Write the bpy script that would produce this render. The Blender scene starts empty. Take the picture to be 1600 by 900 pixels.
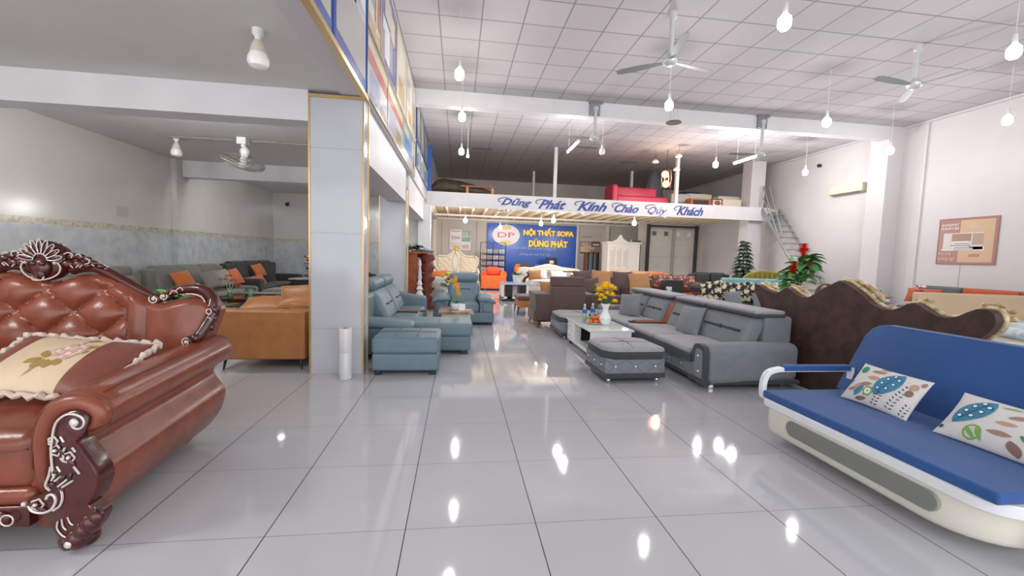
import bpy, math, random
from math import sin, cos, pi, radians, sqrt
from mathutils import Vector, Matrix
random.seed(7)
SC = bpy.context.scene
COL = SC.collection

# ------------------------------------------------------------------ camera
def setup_camera():
    yaw, pitch, roll = .1292, -.0751, .0311
    cy, sy, cp, sp, cr, sr = cos(yaw), sin(yaw), cos(pitch), sin(pitch), cos(roll), sin(roll)
    F = Vector((sy*cp, cy*cp, sp)); R = Vector((cy, -sy, 0)); U = R.cross(F)
    R2 = cr*R + sr*U; U2 = -sr*R + cr*U
    cd = bpy.data.cameras.new('camera'); cam = bpy.data.objects.new('camera', cd); COL.objects.link(cam)
    cd.sensor_width = 36; cd.lens = 656/1600*36; cd.clip_start = .05; cd.clip_end = 200
    m = Matrix((R2, U2, -F)).transposed().to_4x4(); m.translation = Vector((0, 0, 1.667))
    cam.matrix_world = m
    SC.camera = cam
setup_camera()

# ------------------------------------------------------------------ light
SC.view_settings.view_transform = 'Standard'
SC.view_settings.look = 'None'
SC.view_settings.gamma = 1
SC.view_settings.use_curve_mapping = False
SC.view_settings.exposure = 0.0
WORLD_STRENGTH = 1.5
DAY_POWER = 430
BULB_POWER = 52
TUBE_POWER = 95
w = bpy.data.worlds.new('world'); SC.world = w; w.use_nodes = True
w.node_tree.nodes['Background'].inputs[0].default_value = (.95, .97, 1, 1)
w.node_tree.nodes['Background'].inputs[1].default_value = WORLD_STRENGTH

def area_light(name, loc, target, sx, sy, power, color=(1, 1, 1)):
    ld = bpy.data.lights.new(name, 'AREA'); ld.shape = 'RECTANGLE'; ld.size = sx; ld.size_y = sy
    ld.energy = power; ld.color = color
    o = bpy.data.objects.new(name, ld); COL.objects.link(o); o.location = loc
    d = Vector(target)-Vector(loc); o.rotation_euler = d.to_track_quat('-Z', 'Y').to_euler()
    return o
# daylight falling in through the open shop front behind the camera
area_light('daylight_shopfront', (3.4, -4.4, 3.2), (3.4, 10, 2.4), 20, 6, DAY_POWER, (.96, .98, 1))

SC.cycles.diffuse_bounces = 7
SC.cycles.max_bounces = 12
# ------------------------------------------------------------------ materials
def lin(c):
    if isinstance(c, str):
        c = c.lstrip('#'); c = tuple(int(c[i:i+2], 16)/255 for i in (0, 2, 4))
    else:
        c = tuple(v/255 for v in c)
    return tuple(v/12.92 if v <= .04045 else ((v+.055)/1.055)**2.4 for v in c)
MC = {}
def mat(name, col, rough=.5, metal=0, bump=0, bscale=40, var=0, vscale=3, coat=0, spec=None, sheen=0, trans=0, alpha=1, emit=0, ecol=None, col2=None, wave=None):
    """plain or lightly mottled principled material; colour variation from noise in object space"""
    if name in MC: return MC[name]
    m = bpy.data.materials.new(name); m.use_nodes = True; nt = m.node_tree; b = nt.nodes['Principled BSDF']
    c = lin(col)
    b.inputs['Base Color'].default_value = (*c, 1); b.inputs['Roughness'].default_value = rough
    b.inputs['Metallic'].default_value = metal
    if coat: b.inputs['Coat Weight'].default_value = coat; b.inputs['Coat Roughness'].default_value = .12
    if spec is not None: b.inputs['Specular IOR Level'].default_value = spec
    if sheen: b.inputs['Sheen Weight'].default_value = sheen; b.inputs['Sheen Roughness'].default_value = .5
    if trans: b.inputs['Transmission Weight'].default_value = trans
    if emit:
        b.inputs['Emission Color'].default_value = (*(lin(ecol) if ecol else c), 1); b.inputs['Emission Strength'].default_value = emit
    tc = None
    if bump or var or col2:
        tc = nt.nodes.new('ShaderNodeTexCoord')
    if var or col2:
        n = nt.nodes.new('ShaderNodeTexNoise'); n.inputs['Scale'].default_value = vscale; n.inputs['Detail'].default_value = 4
        nt.links.new(tc.outputs['Object'], n.inputs['Vector'])
        r = nt.nodes.new('ShaderNodeValToRGB')
        r.color_ramp.elements[0].position = .35; r.color_ramp.elements[1].position = .65
        if col2:
            r.color_ramp.elements[0].color = (*c, 1); r.color_ramp.elements[1].color = (*lin(col2), 1)
        else:
            r.color_ramp.elements[0].color = (*[v*(1-var) for v in c], 1); r.color_ramp.elements[1].color = (*[min(1, v*(1+var)) for v in c], 1)
        nt.links.new(n.outputs['Fac'], r.inputs['Fac']); nt.links.new(r.outputs['Color'], b.inputs['Base Color'])
    if bump:
        n2 = nt.nodes.new('ShaderNodeTexNoise'); n2.inputs['Scale'].default_value = bscale; n2.inputs['Detail'].default_value = 3
        nt.links.new(tc.outputs['Object'], n2.inputs['Vector'])
        bp = nt.nodes.new('ShaderNodeBump'); bp.inputs['Strength'].default_value = bump; bp.inputs['Distance'].default_value = .01
        nt.links.new(n2.outputs['Fac'], bp.inputs['Height']); nt.links.new(bp.outputs['Normal'], b.inputs['Normal'])
    MC[name] = m
    return m
def cm(col, rough=.6, **k):
    """material by colour (printed inks, simple plastics)"""
    return mat('paint_%s_%d' % (str(col).strip('#'), int(rough*100)), col, rough, **k)
def fabric(name, col, rough=.85, var=.06): return mat(name, col, rough, bump=.25, bscale=260, var=var, vscale=6, sheen=.2)
def leather(name, col, rough=.38, var=.12): return mat(name, col, rough, bump=.12, bscale=60, var=var, vscale=5)

def grid_mat(name, base, line, px, py, ox, oy, wx, wy, rough, linerough=.6, var=.03, cloud=.04, liney=None, coat=0):
    """tiles in the XY plane laid at pitch px,py with joints wx,wy wide; every tile has its own slight tint"""
    m = bpy.data.materials.new(name); m.use_nodes = True; nt = m.node_tree; N = nt.nodes; L = nt.links; b = N['Principled BSDF']
    def mth(op, a, bb=None, c=None):
        n = N.new('ShaderNodeMath'); n.operation = op
        for i, v in enumerate((a, bb, c)):
            if v is None: continue
            if isinstance(v, (int, float)): n.inputs[i].default_value = v
            else: L.new(v, n.inputs[i])
        return n.outputs[0]
    tc = N.new('ShaderNodeTexCoord'); sp = N.new('ShaderNodeSeparateXYZ'); L.new(tc.outputs['Object'], sp.inputs[0])
    def line_(out, p, o, w_):
        t = mth('DIVIDE', mth('SUBTRACT', out, o), p)
        fr = mth('FRACT', t); d = mth('MINIMUM', fr, mth('SUBTRACT', 1, fr))
        return mth('LESS_THAN', d, w_/p/2), mth('FLOOR', t)
    lx, ix = line_(sp.outputs[0], px, ox, wx); ly, iy = line_(sp.outputs[1], py, oy, wy)
    cb = N.new('ShaderNodeCombineXYZ'); L.new(ix, cb.inputs[0]); L.new(iy, cb.inputs[1])
    wn = N.new('ShaderNodeTexWhiteNoise'); wn.noise_dimensions = '2D'; L.new(cb.outputs[0], wn.inputs['Vector'])
    ns = N.new('ShaderNodeTexNoise'); ns.inputs['Scale'].default_value = 1.7; ns.inputs['Detail'].default_value = 6; L.new(tc.outputs['Object'], ns.inputs['Vector'])
    f = mth('ADD', mth('MULTIPLY_ADD', wn.outputs['Value'], var, 1-var/2), mth('MULTIPLY_ADD', ns.outputs['Fac'], cloud, -cloud/2))
    mx = N.new('ShaderNodeMix'); mx.data_type = 'RGBA'; mx.blend_type = 'MULTIPLY'; mx.inputs[0].default_value = 1
    mx.inputs[6].default_value = (*lin(base), 1)
    c3 = N.new('ShaderNodeCombineColor'); [L.new(f, c3.inputs[i]) for i in range(3)]; L.new(c3.outputs[0], mx.inputs[7])
    m2 = N.new('ShaderNodeMix'); m2.data_type = 'RGBA'; L.new(ly, m2.inputs[0]); L.new(mx.outputs[2], m2.inputs[6]); m2.inputs[7].default_value = (*lin(liney or line), 1)
    m3 = N.new('ShaderNodeMix'); m3.data_type = 'RGBA'; L.new(lx, m3.inputs[0]); L.new(m2.outputs[2], m3.inputs[6]); m3.inputs[7].default_value = (*lin(line), 1)
    L.new(m3.outputs[2], b.inputs['Base Color'])
    fac = mth('MAXIMUM', lx, ly)
    L.new(mth('MULTIPLY_ADD', fac, linerough-rough, rough), b.inputs['Roughness'])
    if coat: b.inputs['Coat Weight'].default_value = coat; b.inputs['Coat Roughness'].default_value = .03
    return m

def dado_mat(name, upper, lower, band, z0, z1, rough=.15):
    """left showroom wall: pale glossy tiles over a mottled grey dado with a patterned border between"""
    m = bpy.data.materials.new(name); m.use_nodes = True; nt = m.node_tree; N = nt.nodes; L = nt.links; b = N['Principled BSDF']
    tc = N.new('ShaderNodeTexCoord'); sp = N.new('ShaderNodeSeparateXYZ'); L.new(tc.outputs['Object'], sp.inputs[0])
    def lt(v):
        n = N.new('ShaderNodeMath'); n.operation = 'LESS_THAN'; L.new(sp.outputs[2], n.inputs[0]); n.inputs[1].default_value = v; return n.outputs[0]
    def noise(sc, a, c, d=5):
        n = N.new('ShaderNodeTexNoise'); n.inputs['Scale'].default_value = sc; n.inputs['Detail'].default_value = d; L.new(tc.outputs['Object'], n.inputs['Vector'])
        r = N.new('ShaderNodeValToRGB'); r.color_ramp.elements[0].position = .35; r.color_ramp.elements[1].position = .65
        r.color_ramp.elements[0].color = (*lin(a), 1); r.color_ramp.elements[1].color = (*lin(c), 1); L.new(n.outputs['Fac'], r.inputs[0]); return r.outputs[0]
    def mix(f, a, c):
        n = N.new('ShaderNodeMix'); n.data_type = 'RGBA'; L.new(f, n.inputs[0]); L.new(a, n.inputs[6]); L.new(c, n.inputs[7]); return n.outputs[2]
    col = mix(lt(z1), noise(.8, *upper), noise(18, *band, 2))
    col = mix(lt(z0), col, noise(5, *lower))
    L.new(col, b.inputs['Base Color']); b.inputs['Roughness'].default_value = rough
    return m

# ------------------------------------------------------------------ mesh building
class MB:
    def __init__(s): s.v = []; s.f = []; s.mi = []
    def add(s, vs, fs, mi=0, M=None):
        o = len(s.v)
        if M is not None: vs = [M @ Vector(v) for v in vs]
        s.v += [tuple(v) for v in vs]; s.f += [tuple(i+o for i in f) for f in fs]; s.mi += [mi]*len(fs)
        return s
    def build(s, name, mats, parent=None, angle=40, smooth=True, off=None, bevel=0, kind=None):
        me = bpy.data.meshes.new(name)
        vs = s.v if off is None else [(v[0]-off[0], v[1]-off[1], v[2]-off[2]) for v in s.v]
        me.from_pydata(vs, [], s.f); me.validate(); me.update()
        for m in (mats if isinstance(mats, (list, tuple)) else [mats]): me.materials.append(m)
        if len(me.polygons) == len(s.mi): me.polygons.foreach_set('material_index', s.mi)
        import bmesh
        bm = bmesh.new(); bm.from_mesh(me); bmesh.ops.recalc_face_normals(bm, faces=bm.faces); bm.to_mesh(me); bm.free()
        if smooth:
            me.polygons.foreach_set('use_smooth', [True]*len(me.polygons)); me.set_sharp_from_angle(angle=radians(angle))
        o = bpy.data.objects.new(name, me); COL.objects.link(o)
        if parent is not None: o.parent = parent
        if bevel:
            b = o.modifiers.new('bevel', 'BEVEL'); b.width = bevel; b.segments = 2; b.limit_method = 'ANGLE'; b.angle_limit = radians(50)
        if kind: o['kind'] = kind
        return o

def tag(o, label, cat, group=None, kind=None):
    o['label'] = label; o['category'] = cat
    if group: o['group'] = group
    if kind: o['kind'] = kind
    return o
def thing(name, label, cat, loc=(0, 0, 0), rz=0, group=None):
    o = bpy.data.objects.new(name, None); o.empty_display_size = .1; COL.objects.link(o)
    o.location = loc; o.rotation_euler = (0, 0, radians(rz))
    return tag(o, label, cat, group)
def dup(root, loc, rz=None, label=None, group=None, scale=None):
    r = root.copy(); COL.objects.link(r); r.location = loc
    if rz is not None: r.rotation_euler = (0, 0, radians(rz))
    if scale: r.scale = scale
    if label: r['label'] = label
    if group: r['group'] = group
    for ch in list(root.children):
        c = ch.copy(); COL.objects.link(c); c.parent = r
        for g in list(ch.children):
            d = g.copy(); COL.objects.link(d); d.parent = c
    return r

def box(m, x0, x1, y0, y1, z0, z1, mi=0, M=None):
    vs = [(x, y, z) for x in (x0, x1) for y in (y0, y1) for z in (z0, z1)]
    return m.add(vs, [(0, 1, 3, 2), (4, 6, 7, 5), (0, 4, 5, 1), (2, 3, 7, 6), (0, 2, 6, 4), (1, 5, 7, 3)], mi, M)
def rbox(m, x0, x1, y0, y1, z0, z1, r=.04, puff=(0, 0, 0), mi=0, M=None, n=3, fn=None):
    """box with rounded edges of radius r; puff bulges the faces outwards; fn is a last deformation"""
    c = ((x0+x1)/2, (y0+y1)/2, (z0+z1)/2); h = (abs(x1-x0)/2, abs(y1-y0)/2, abs(z1-z0)/2)
    r = min(r, min(h)*.98)
    L = []
    for a in h:
        i = a-r; t = [-(i+r*math.tan(radians(q))) for q in (45, 25, 9)]
        L.append(t+[-i+2*i*k/n for k in range(n+1)]+[-q for q in reversed(t)])
    idx = {}; V = []; Fs = []
    def vid(q):
        k = tuple(round(v, 6) for v in q)
        if k in idx: return idx[k]
        inn = [max(-(h[j]-r), min(h[j]-r, q[j])) for j in range(3)]
        d = Vector([q[j]-inn[j] for j in range(3)])
        if d.length > 1e-9: d = d.normalized()*r
        p = [inn[j]+d[j] for j in range(3)]
        u = [max(-1, min(1, q[j]/h[j])) for j in range(3)]
        for j in range(3):
            if puff[j]:
                o1, o2 = [k2 for k2 in range(3) if k2 != j]
                p[j] += u[j]*puff[j]*(1-u[o1]**2)*(1-u[o2]**2)
        p = (p[0]+c[0], p[1]+c[1], p[2]+c[2])
        if fn: p = fn(p)
        V.append(p); idx[k] = len(V)-1; return idx[k]
    for ax in range(3):
        a1, a2 = [k for k in range(3) if k != ax]
        for s_ in (-1, 1):
            for i in range(len(L[a1])-1):
                for j in range(len(L[a2])-1):
                    q = []
                    for (ii, jj) in ((i, j), (i+1, j), (i+1, j+1), (i, j+1)):
                        t = [0, 0, 0]; t[ax] = s_*h[ax]; t[a1] = L[a1][ii]; t[a2] = L[a2][jj]; q.append(vid(t))
                    if len(set(q)) >= 3: Fs.append(tuple(q) if s_ > 0 else tuple(reversed(q)))
    return m.add(V, Fs, mi, M)
def ring_loft(m, rings, closed=True, caps=True, mi=0, M=None):
    n = len(rings[0]); vs = [p for r in rings for p in r]; fs = []
    for i in range(len(rings)-1):
        for j in range(n if closed else n-1):
            k = (j+1) % n
            fs.append((i*n+j, i*n+k, (i+1)*n+k, (i+1)*n+j))
    if caps: fs += [tuple(range(n))[::-1], tuple((len(rings)-1)*n+j for j in range(n))]
    return m.add(vs, fs, mi, M)
def lathe(m, prof, c=(0, 0, 0), n=20, mi=0, M=None, caps=True):
    rings = [[(c[0]+r*cos(2*pi*k/n), c[1]+r*sin(2*pi*k/n), c[2]+z) for k in range(n)] for r, z in prof]
    return ring_loft(m, rings, True, caps, mi, M)
def cyl(m, p, r, h, n=16, mi=0, M=None): return lathe(m, [(r, 0), (r, h)], p, n, mi, M)
def ball(m, c, r, n=10, mi=0, M=None, sq=(1, 1, 1)):
    rings = []
    k = max(4, n//2)
    for i in range(k+1):
        a = -pi/2+pi*i/k
        rr = max(1e-4, cos(a))
        rings.append([(c[0]+sq[0]*r*rr*cos(2*pi*j/n), c[1]+sq[1]*r*rr*sin(2*pi*j/n), c[2]+sq[2]*r*sin(a)) for j in range(n)])
    return ring_loft(m, rings, True, True, mi, M)
def smooth_path(pts, k=4):
    P = [Vector(p) for p in pts]; out = []
    for i in range(len(P)-1):
        p0 = P[max(0, i-1)]; p1 = P[i]; p2 = P[i+1]; p3 = P[min(len(P)-1, i+2)]
        for j in range(k):
            t = j/k
            out.append(.5*((2*p1)+(p2-p0)*t+(2*p0-5*p1+4*p2-p3)*t*t+(3*p1-p0-3*p2+p3)*t**3))
    out.append(P[-1]); return out
def tube(m, pts, rad, n=8, mi=0, M=None, flat=1, up=None, closed=False):
    P = [Vector(p) for p in pts]; N = len(P)
    if not hasattr(rad, '__len__'): rad = [rad]*N
    elif len(rad) != N:
        rad = [rad[0]+(rad[-1]-rad[0])*i/(N-1) if len(rad) == 2 else rad[min(len(rad)-1, int(i/(N-1)*(len(rad)-1)))]*(1-((i/(N-1)*(len(rad)-1)) % 1))+rad[min(len(rad)-1, int(i/(N-1)*(len(rad)-1))+1)]*((i/(N-1)*(len(rad)-1)) % 1) for i in range(N)]
    rings = []; u = None
    for i in range(N):
        t = (P[min(N-1, i+1)]-P[max(0, i-1)])
        if t.length < 1e-9: t = Vector((0, 0, 1))
        t.normalize()
        if u is None:
            u = Vector(up) if up else (Vector((0, 0, 1)) if abs(t.z) < .9 else Vector((0, 1, 0)))
        u = (u-t*u.dot(t))
        if u.length < 1e-6: u = t.orthogonal()
        u.normalize()
        w_ = t.cross(u)
        rings.append([tuple(P[i]+(u*cos(2*pi*k/n)*flat+w_*sin(2*pi*k/n))*rad[i]) for k in range(n)])
    return ring_loft(m, rings, True, True, mi, M)
def prism(m, pts, y0, y1, axes='xz', mi=0, M=None):
    def P(a, b, c): return {'xz': (a, c, b), 'yz': (c, a, b), 'xy': (a, b, c)}[axes]
    return ring_loft(m, [[P(a, b, y0) for a, b in pts], [P(a, b, y1) for a, b in pts]], True, True, mi, M)
def quad(m, a, b, c, d, mi=0, M=None): return m.add([a, b, c, d], [(0, 1, 2, 3)], mi, M)
def leaf(m, base, d, L, W, droop=.3, mi=0, up=(0, 0, 1), n=5):
    """a blade that bends down towards its tip, slightly folded along the midrib"""
    d = Vector(d).normalized(); s = d.cross(Vector(up))
    if s.length < 1e-3: s = Vector((1, 0, 0))
    s.normalize(); p = Vector(base); vs = []; fs = []
    for i in range(n+1):
        t = i/n; w_ = W*.5*sin(pi*min(1, .08+t*.92))**.8*(1 if t < 1 else 0)
        c = p+d*L*t+Vector((0, 0, -droop*L*t*t))
        vs += [tuple(c-s*w_+Vector((0, 0, w_*.35))), tuple(c), tuple(c+s*w_+Vector((0, 0, w_*.35)))]
    for i in range(n):
        a = i*3
        fs += [(a, a+1, a+4, a+3), (a+1, a+2, a+5, a+4)]
    return m.add(vs, fs, mi)
def frameM(origin, xv, yv):
    x = Vector(xv).normalized(); z = x.cross(Vector(yv)).normalized(); y = z.cross(x)
    m = Matrix((x, y, z)).transposed().to_4x4(); m.translation = Vector(origin); return m
def T(x, y, z): return Matrix.Translation((x, y, z))
def RZ(a): return Matrix.Rotation(radians(a), 4, 'Z')
def RX(a): return Matrix.Rotation(radians(a), 4, 'X')
def RY(a): return Matrix.Rotation(radians(a), 4, 'Y')

def text(name, s, width, height, m, M, parent=None, extrude=.006, shear=0, bold=0, kind=None, label=None):
    for bd in (bold, bold*.8, bold*.6, bold*.4, 0):
        cu = bpy.data.curves.new(name, 'FONT'); cu.body = s; cu.extrude = .02; cu.shear = shear; cu.offset = bd; cu.resolution_u = 3
        tmp = bpy.data.objects.new('tmp', cu); COL.objects.link(tmp)
        dg = bpy.context.evaluated_depsgraph_get(); me = bpy.data.meshes.new_from_object(tmp.evaluated_get(dg))
        bpy.data.objects.remove(tmp)
        xs = [v.co.x for v in me.vertices]; ys = [v.co.y for v in me.vertices]
        if max(ys) < 1.3 and min(ys) > -.6 and max(xs)-min(xs) < len(s)*1.1+.8: break    # some glyph outlines spike when fattened
    x0, x1, y0, y1 = min(xs), max(xs), min(ys), max(ys)
    for v in me.vertices:
        v.co = M @ Vector(((v.co.x-x0)/(x1-x0)*width, (v.co.y-y0)/(y1-y0)*height, v.co.z/.02*extrude))
    me.materials.clear(); me.materials.append(m)
    o = bpy.data.objects.new(name, me); COL.objects.link(o)
    if parent is not None: o.parent = parent
    if kind: o['kind'] = kind
    if label: o['label'] = label
    return o
# ------------------------------------------------------------------ room shell
CEIL = 6.10; XR = 13.9; XL = -1.25; XLL = -6.75; YB = 25.2; YF = -3.0
M_WALL = mat('wall_paint', '#cdc8ca', .55, var=.025, vscale=.6)
M_WALLW = mat('wall_paint_warm', '#cbc4be', .6, var=.03, vscale=.8)
M_BEAM = mat('beam_paint', '#d6d4d6', .5, var=.03, vscale=2)
M_CEILL = mat('left_ceiling_paint', '#d4d1ce', .7, var=.03, vscale=.8)
M_FLOOR = grid_mat('floor_tiles', '#bfbfc3', '#2b2d2f', .8, .8, -1.8825, 2.478, .0065, .004, .055, .5, .03, .05, liney='#6f7173')
M_CEIL = grid_mat('ceiling_tiles', '#bbb6ba', '#85818a', .789, .789, -.443, 8.29, .026, .026, .85, .7, .05, .03)
M_DADO = dado_mat('dado_tiles', ('#bdbab6', '#c6c3be'), ('#a3a9ae', '#b9bcbc'), ('#a69c84', '#bdb8ac'), 1.95, 2.06)
M_MARB = mat('column_marble', '#bfc0c6', .12, var=.03, vscale=1.3)
M_GOLD = mat('gold_edge', '#cdb07a', .3, metal=.6)
M_BLACK = mat('black_plastic', '#1c1c1f', .45)
M_STEEL = mat('painted_steel', '#8e9396', .45, metal=.3)
M_CREAMW = mat('cream_steel', '#e6dfd2', .5)
M_WHITE = mat('white_gloss', '#e8e8e8', .25)
M_WHITEM = mat('white_matt', '#dfdedd', .6)

def sbox(name, x0, x1, y0, y1, z0, z1, m, bevel=0):
    b = MB(); box(b, x0, x1, y0, y1, z0, z1); return b.build(name, m, smooth=False, kind='structure', bevel=bevel)
sbox('floor', -7, 14.2, YF, 25.5, -.1, 0, M_FLOOR)
sbox('ceiling', -1.5, 14.2, YF, 25.5, CEIL, CEIL+.1, M_CEIL)
sbox('wall_right', XR, XR+.2, YF, 25.4, 0, CEIL, M_WALL)
sbox('wall_back', -1.7, XR, YB, YB+.2, 0, CEIL, M_WALLW)
sbox('wall_left', XLL-.2, XLL, YF, 16.5, 0, 3.72, M_DADO)
sbox('wall_left_back', XLL, -1.52, 16.5, 16.7, 0, 3.72, M_DADO)
sbox('wall_upper_left', -1.55, XL, YF, YB, 3.69, CEIL, M_WALL)
sbox('wall_under_mezzanine_left', -1.75, -1.5, 16.71, YB, 0, 3.72, M_WALLW)
sbox('ceiling_left', XLL, -1.551, YF, 16.7, 3.72, 3.9, M_CEILL)
b = MB(); box(b, XLL, -1.96, 5.86, 6.2, 3.33, 3.719); b.build('trim_1', M_BEAM, kind='structure', smooth=False)
sbox('trim_2', XLL+.13, -1.95, 11.2, 11.5, 3.33, 3.719, M_BEAM)
sbox('trim_3', -1.75, -1.3, 6.2, 10.62, 2.92, 3.689, M_BEAM)
sbox('trim_4', -1.75, -1.3, 11.23, 16.2, 2.92, 3.689, M_BEAM)
sbox('trim_5', XL, 13.35, 11.9, 12.2, 5.7, CEIL-.001, M_BEAM)
sbox('trim_6', 13.35, XR, 11.9, 12.5, 0, CEIL, M_WALL)
sbox('trim_7', 12.5, 13.15, 17.0, 17.6, 0, CEIL, M_WALL)
sbox('trim_8', -1.519, -1.06, 16.2, 16.6, 0, 3.51, M_BEAM)
sbox('trim_9', 13.8, XR, YF, 25.2, 6.04, CEIL, M_WALL)

def clad_column(name, x0, x1, y0, y1, z1, n):
    b = MB(); rows = [(0, .62), (.625, 1.9), (1.905, 3.0), (3.005, z1)]
    for z0, z2 in rows: box(b, x0, x1, y0, y1, z0, z2-.002)
    box(b, x0+.01, x1-.01, y0+.01, y1-.01, 0, z1)
    o = b.build(name, M_MARB, smooth=False, kind='structure')
    g = MB(); t = .011
    for x in (x0, x1):
        for y in (y0, y1): box(g, x-t, x+t, y-t, y+t, 0, z1)
    box(g, x0, x1, y0-.02, y0+.01, z1-.05, z1-.01)
    g.build('trim_%d' % n, M_GOLD, smooth=False, kind='structure', parent=o)
    return o
clad_column('trim_10', -1.95, -1.27, 5.87, 6.17, 3.685, 11)
clad_column('trim_12', -1.92, -1.3, 10.65, 11.2, 3.3, 13)
sbox('trim_14', XLL, XLL+.12, 11.0, 11.5, 0, 3.72, M_DADO)

# mezzanine: fascia, deck, steel joists
ZM = 4.05
sbox('wall_mezzanine_fascia', -1.245, 13.3, 16.7, 16.78, 3.52, ZM+.03, M_BEAM)
M_DECK = mat('deck_underside', '#cdb99d', .75, var=.08, vscale=2)
sbox('floor_mezzanine', -1.5, 13.88, 16.78, YB, 3.93, ZM, M_DECK)
b = MB()
for y in (18.2, 22.6, 24.9): box(b, -1.5, XR, y-.06, y+.06, 3.70, 3.80)
b.build('trim_15', M_CREAMW, smooth=False, kind='structure')
b = MB(); x = -1.2
while x < XR: box(b, x-.035, x+.035, 16.8, YB, 3.79, 3.935); x += .62
b.build('trim_16', mat('joist', '#e2d3ba', .6), smooth=False, kind='structure')
# lettering of the fascia
M_NAVY = mat('navy_letters', '#26418f', .4)
Mf = frameM((0, 16.695, 0), (1, 0, 0), (0, 0, 1))
words = [('Dũng', 1.62, 1.25), ('Phát', 3.12, 1.15), ('Kính', 4.72, 1.25), ('Chào', 6.28, 1.05), ('Qúy', 7.72, .85), ('Khách', 8.98, 1.2)]
for wd, x, ww in words:
    text('fascia_lettering', wd, ww, .36 if wd != 'Chào' else .34, M_NAVY, Mf @ T(x, 3.60-(.07 if wd == 'Qúy' else 0), .004), extrude=.006, shear=.5, bold=(.012 if wd == 'Qúy' else .03), kind='structure')
# hung swash strokes of the capitals
b = MB()
for wd, x, ww in words:
    pts = smooth_path([(x+.34, 16.69, 3.955), (x+.16, 16.69, 3.975), (x-.04, 16.69, 3.93), (x-.10, 16.69, 3.85), (x-.05, 16.69, 3.80), (x+.02, 16.69, 3.83)])
    tube(b, pts, [.006, .015, .02, .015, .006], 6)
b.build('fascia_lettering', M_NAVY, kind='structure')

# steel sliding doors at the back right
yd = 22.5
b = MB(); box(b, 9.95, 10.55, yd, yd+.1, 0, 3.93); box(b, 13.3, XR, yd, yd+.1, 0, 3.93); box(b, 10.55, 13.3, yd, yd+.1, 3.5, 3.93)
b.build('wall_door_partition', M_WALLW, smooth=False, kind='structure')
for i, (xa, xb) in enumerate(((10.55, 11.93), (11.97, 13.3))):
    b = MB(); box(b, xa, xb, yd-.02, yd+.03, 0.02, 3.48)
    o = b.build('door_%d' % (i+1), mat('door_sheet', '#d8d3cb', .45, var=.03), smooth=False, kind='structure')
    b = MB()
    for z in (.9, 1.9, 2.6, 3.46): box(b, xa, xb, yd-.035, yd-.019, z-.012, z+.012)
    b.build('door_rail', mat('door_rib', '#c6c0b6', .5), smooth=False, parent=o)
    for k in (.22, .72):
        b = MB(); xx = xa+(xb-xa)*k; box(b, xx-.11, xx+.11, yd-.05, yd-.03, 3.08, 3.32)
        b.build('vent', cm('#77756f') if i == 0 else cm('#f2efe8'), smooth=False, parent=o)
b = MB()
for x in (10.5, 13.35): box(b, x-.1, x+.06, yd-.16, yd-.04, 0, 3.7)
box(b, 10.4, 13.45, yd-.14, yd-.05, 3.55, 3.65)
b.build('trim_17', mat('door_post', '#3d3f3e', .5), smooth=False, kind='structure')
o = MB(); tube(o, [(11.9, yd-.12, 3.5), (11.9, yd-.12, .9)], .02); tube(o, [(12.02, yd-.12, 3.5), (12.02, yd-.12, .9)], .02)
ball(o, (11.96, yd-.12, .85), .09); box(o, 11.87, 12.05, yd-.16, yd-.08, .55, .8)
tag(o.build('chain_hoist', M_STEEL), 'grey pull chain of the hoist hanging before the sliding doors', 'hoist', kind=None)

# seams and a door line in the back wall
b = MB()
for x in (-1.0, 1.05, 7.25, 9.3): box(b, x-.012, x+.012, YB-.012, YB, 0, 3.6)
b.build('trim_18', mat('seam', '#8d8780', .6), smooth=False, kind='structure')
b = MB(); box(b, 7.15, 7.3, YB-.06, YB, 0, 3.93); box(b, 9.05, 9.2, YB-.1, YB, 0, 3.93); box(b, -1.5, -1.3, YB-.05, YB, 0, 3.93)
b.build('trim_19', M_CREAMW, smooth=False, kind='structure')
# electric pipes on the left ceiling
b = MB(); tube(b, [(-5.6, 8.75, 3.70), (-2.0, 8.75, 3.70)], .018); tube(b, [(-5.6, 14.0, 3.70), (-2.0, 14.0, 3.70)], .018)
b.build('trim_20', cm('#8d8b88'), kind='structure')

# mezzanine posts
for x, y, r in ((3.82, 16.95, .065), (9.05, 16.95, .065), (8.54, 20.5, .06), (3.80, 21.9, .06)):
    b = MB(); box(b, x-r, x+r, y-r, y+r, ZM, CEIL)
    b.build('trim_21', M_BEAM, smooth=False, kind='structure')
b = MB(); box(b, XL, XL+.16, 16.8, 17.05, ZM, 5.85)
b.build('trim_22', mat('blue_post', '#2d5fa8', .4), smooth=False, kind='structure')

# sockets on left wall
for y, z in ((11.7, .95),):
    b = MB(); rbox(b, XLL, XLL+.015, y-.05, y+.05, z-.04, z+.04, .006); tag(b.build('wall_socket', M_WHITE), 'white socket plate on the grey tiled dado above the long grey sofa', 'socket')
b = MB(); box(b, XLL, XLL+.012, 9.35, 9.65, 2.23, 2.43)
tag(b.build('wall_vent', cm('#b0aaa6')), 'square ventilation grille high on the left tiled wall', 'vent')
b = MB()
for k in range(5): box(b, XLL+.012, XLL+.016, 9.38, 9.62, 2.25+.035*k, 2.265+.035*k)
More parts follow.
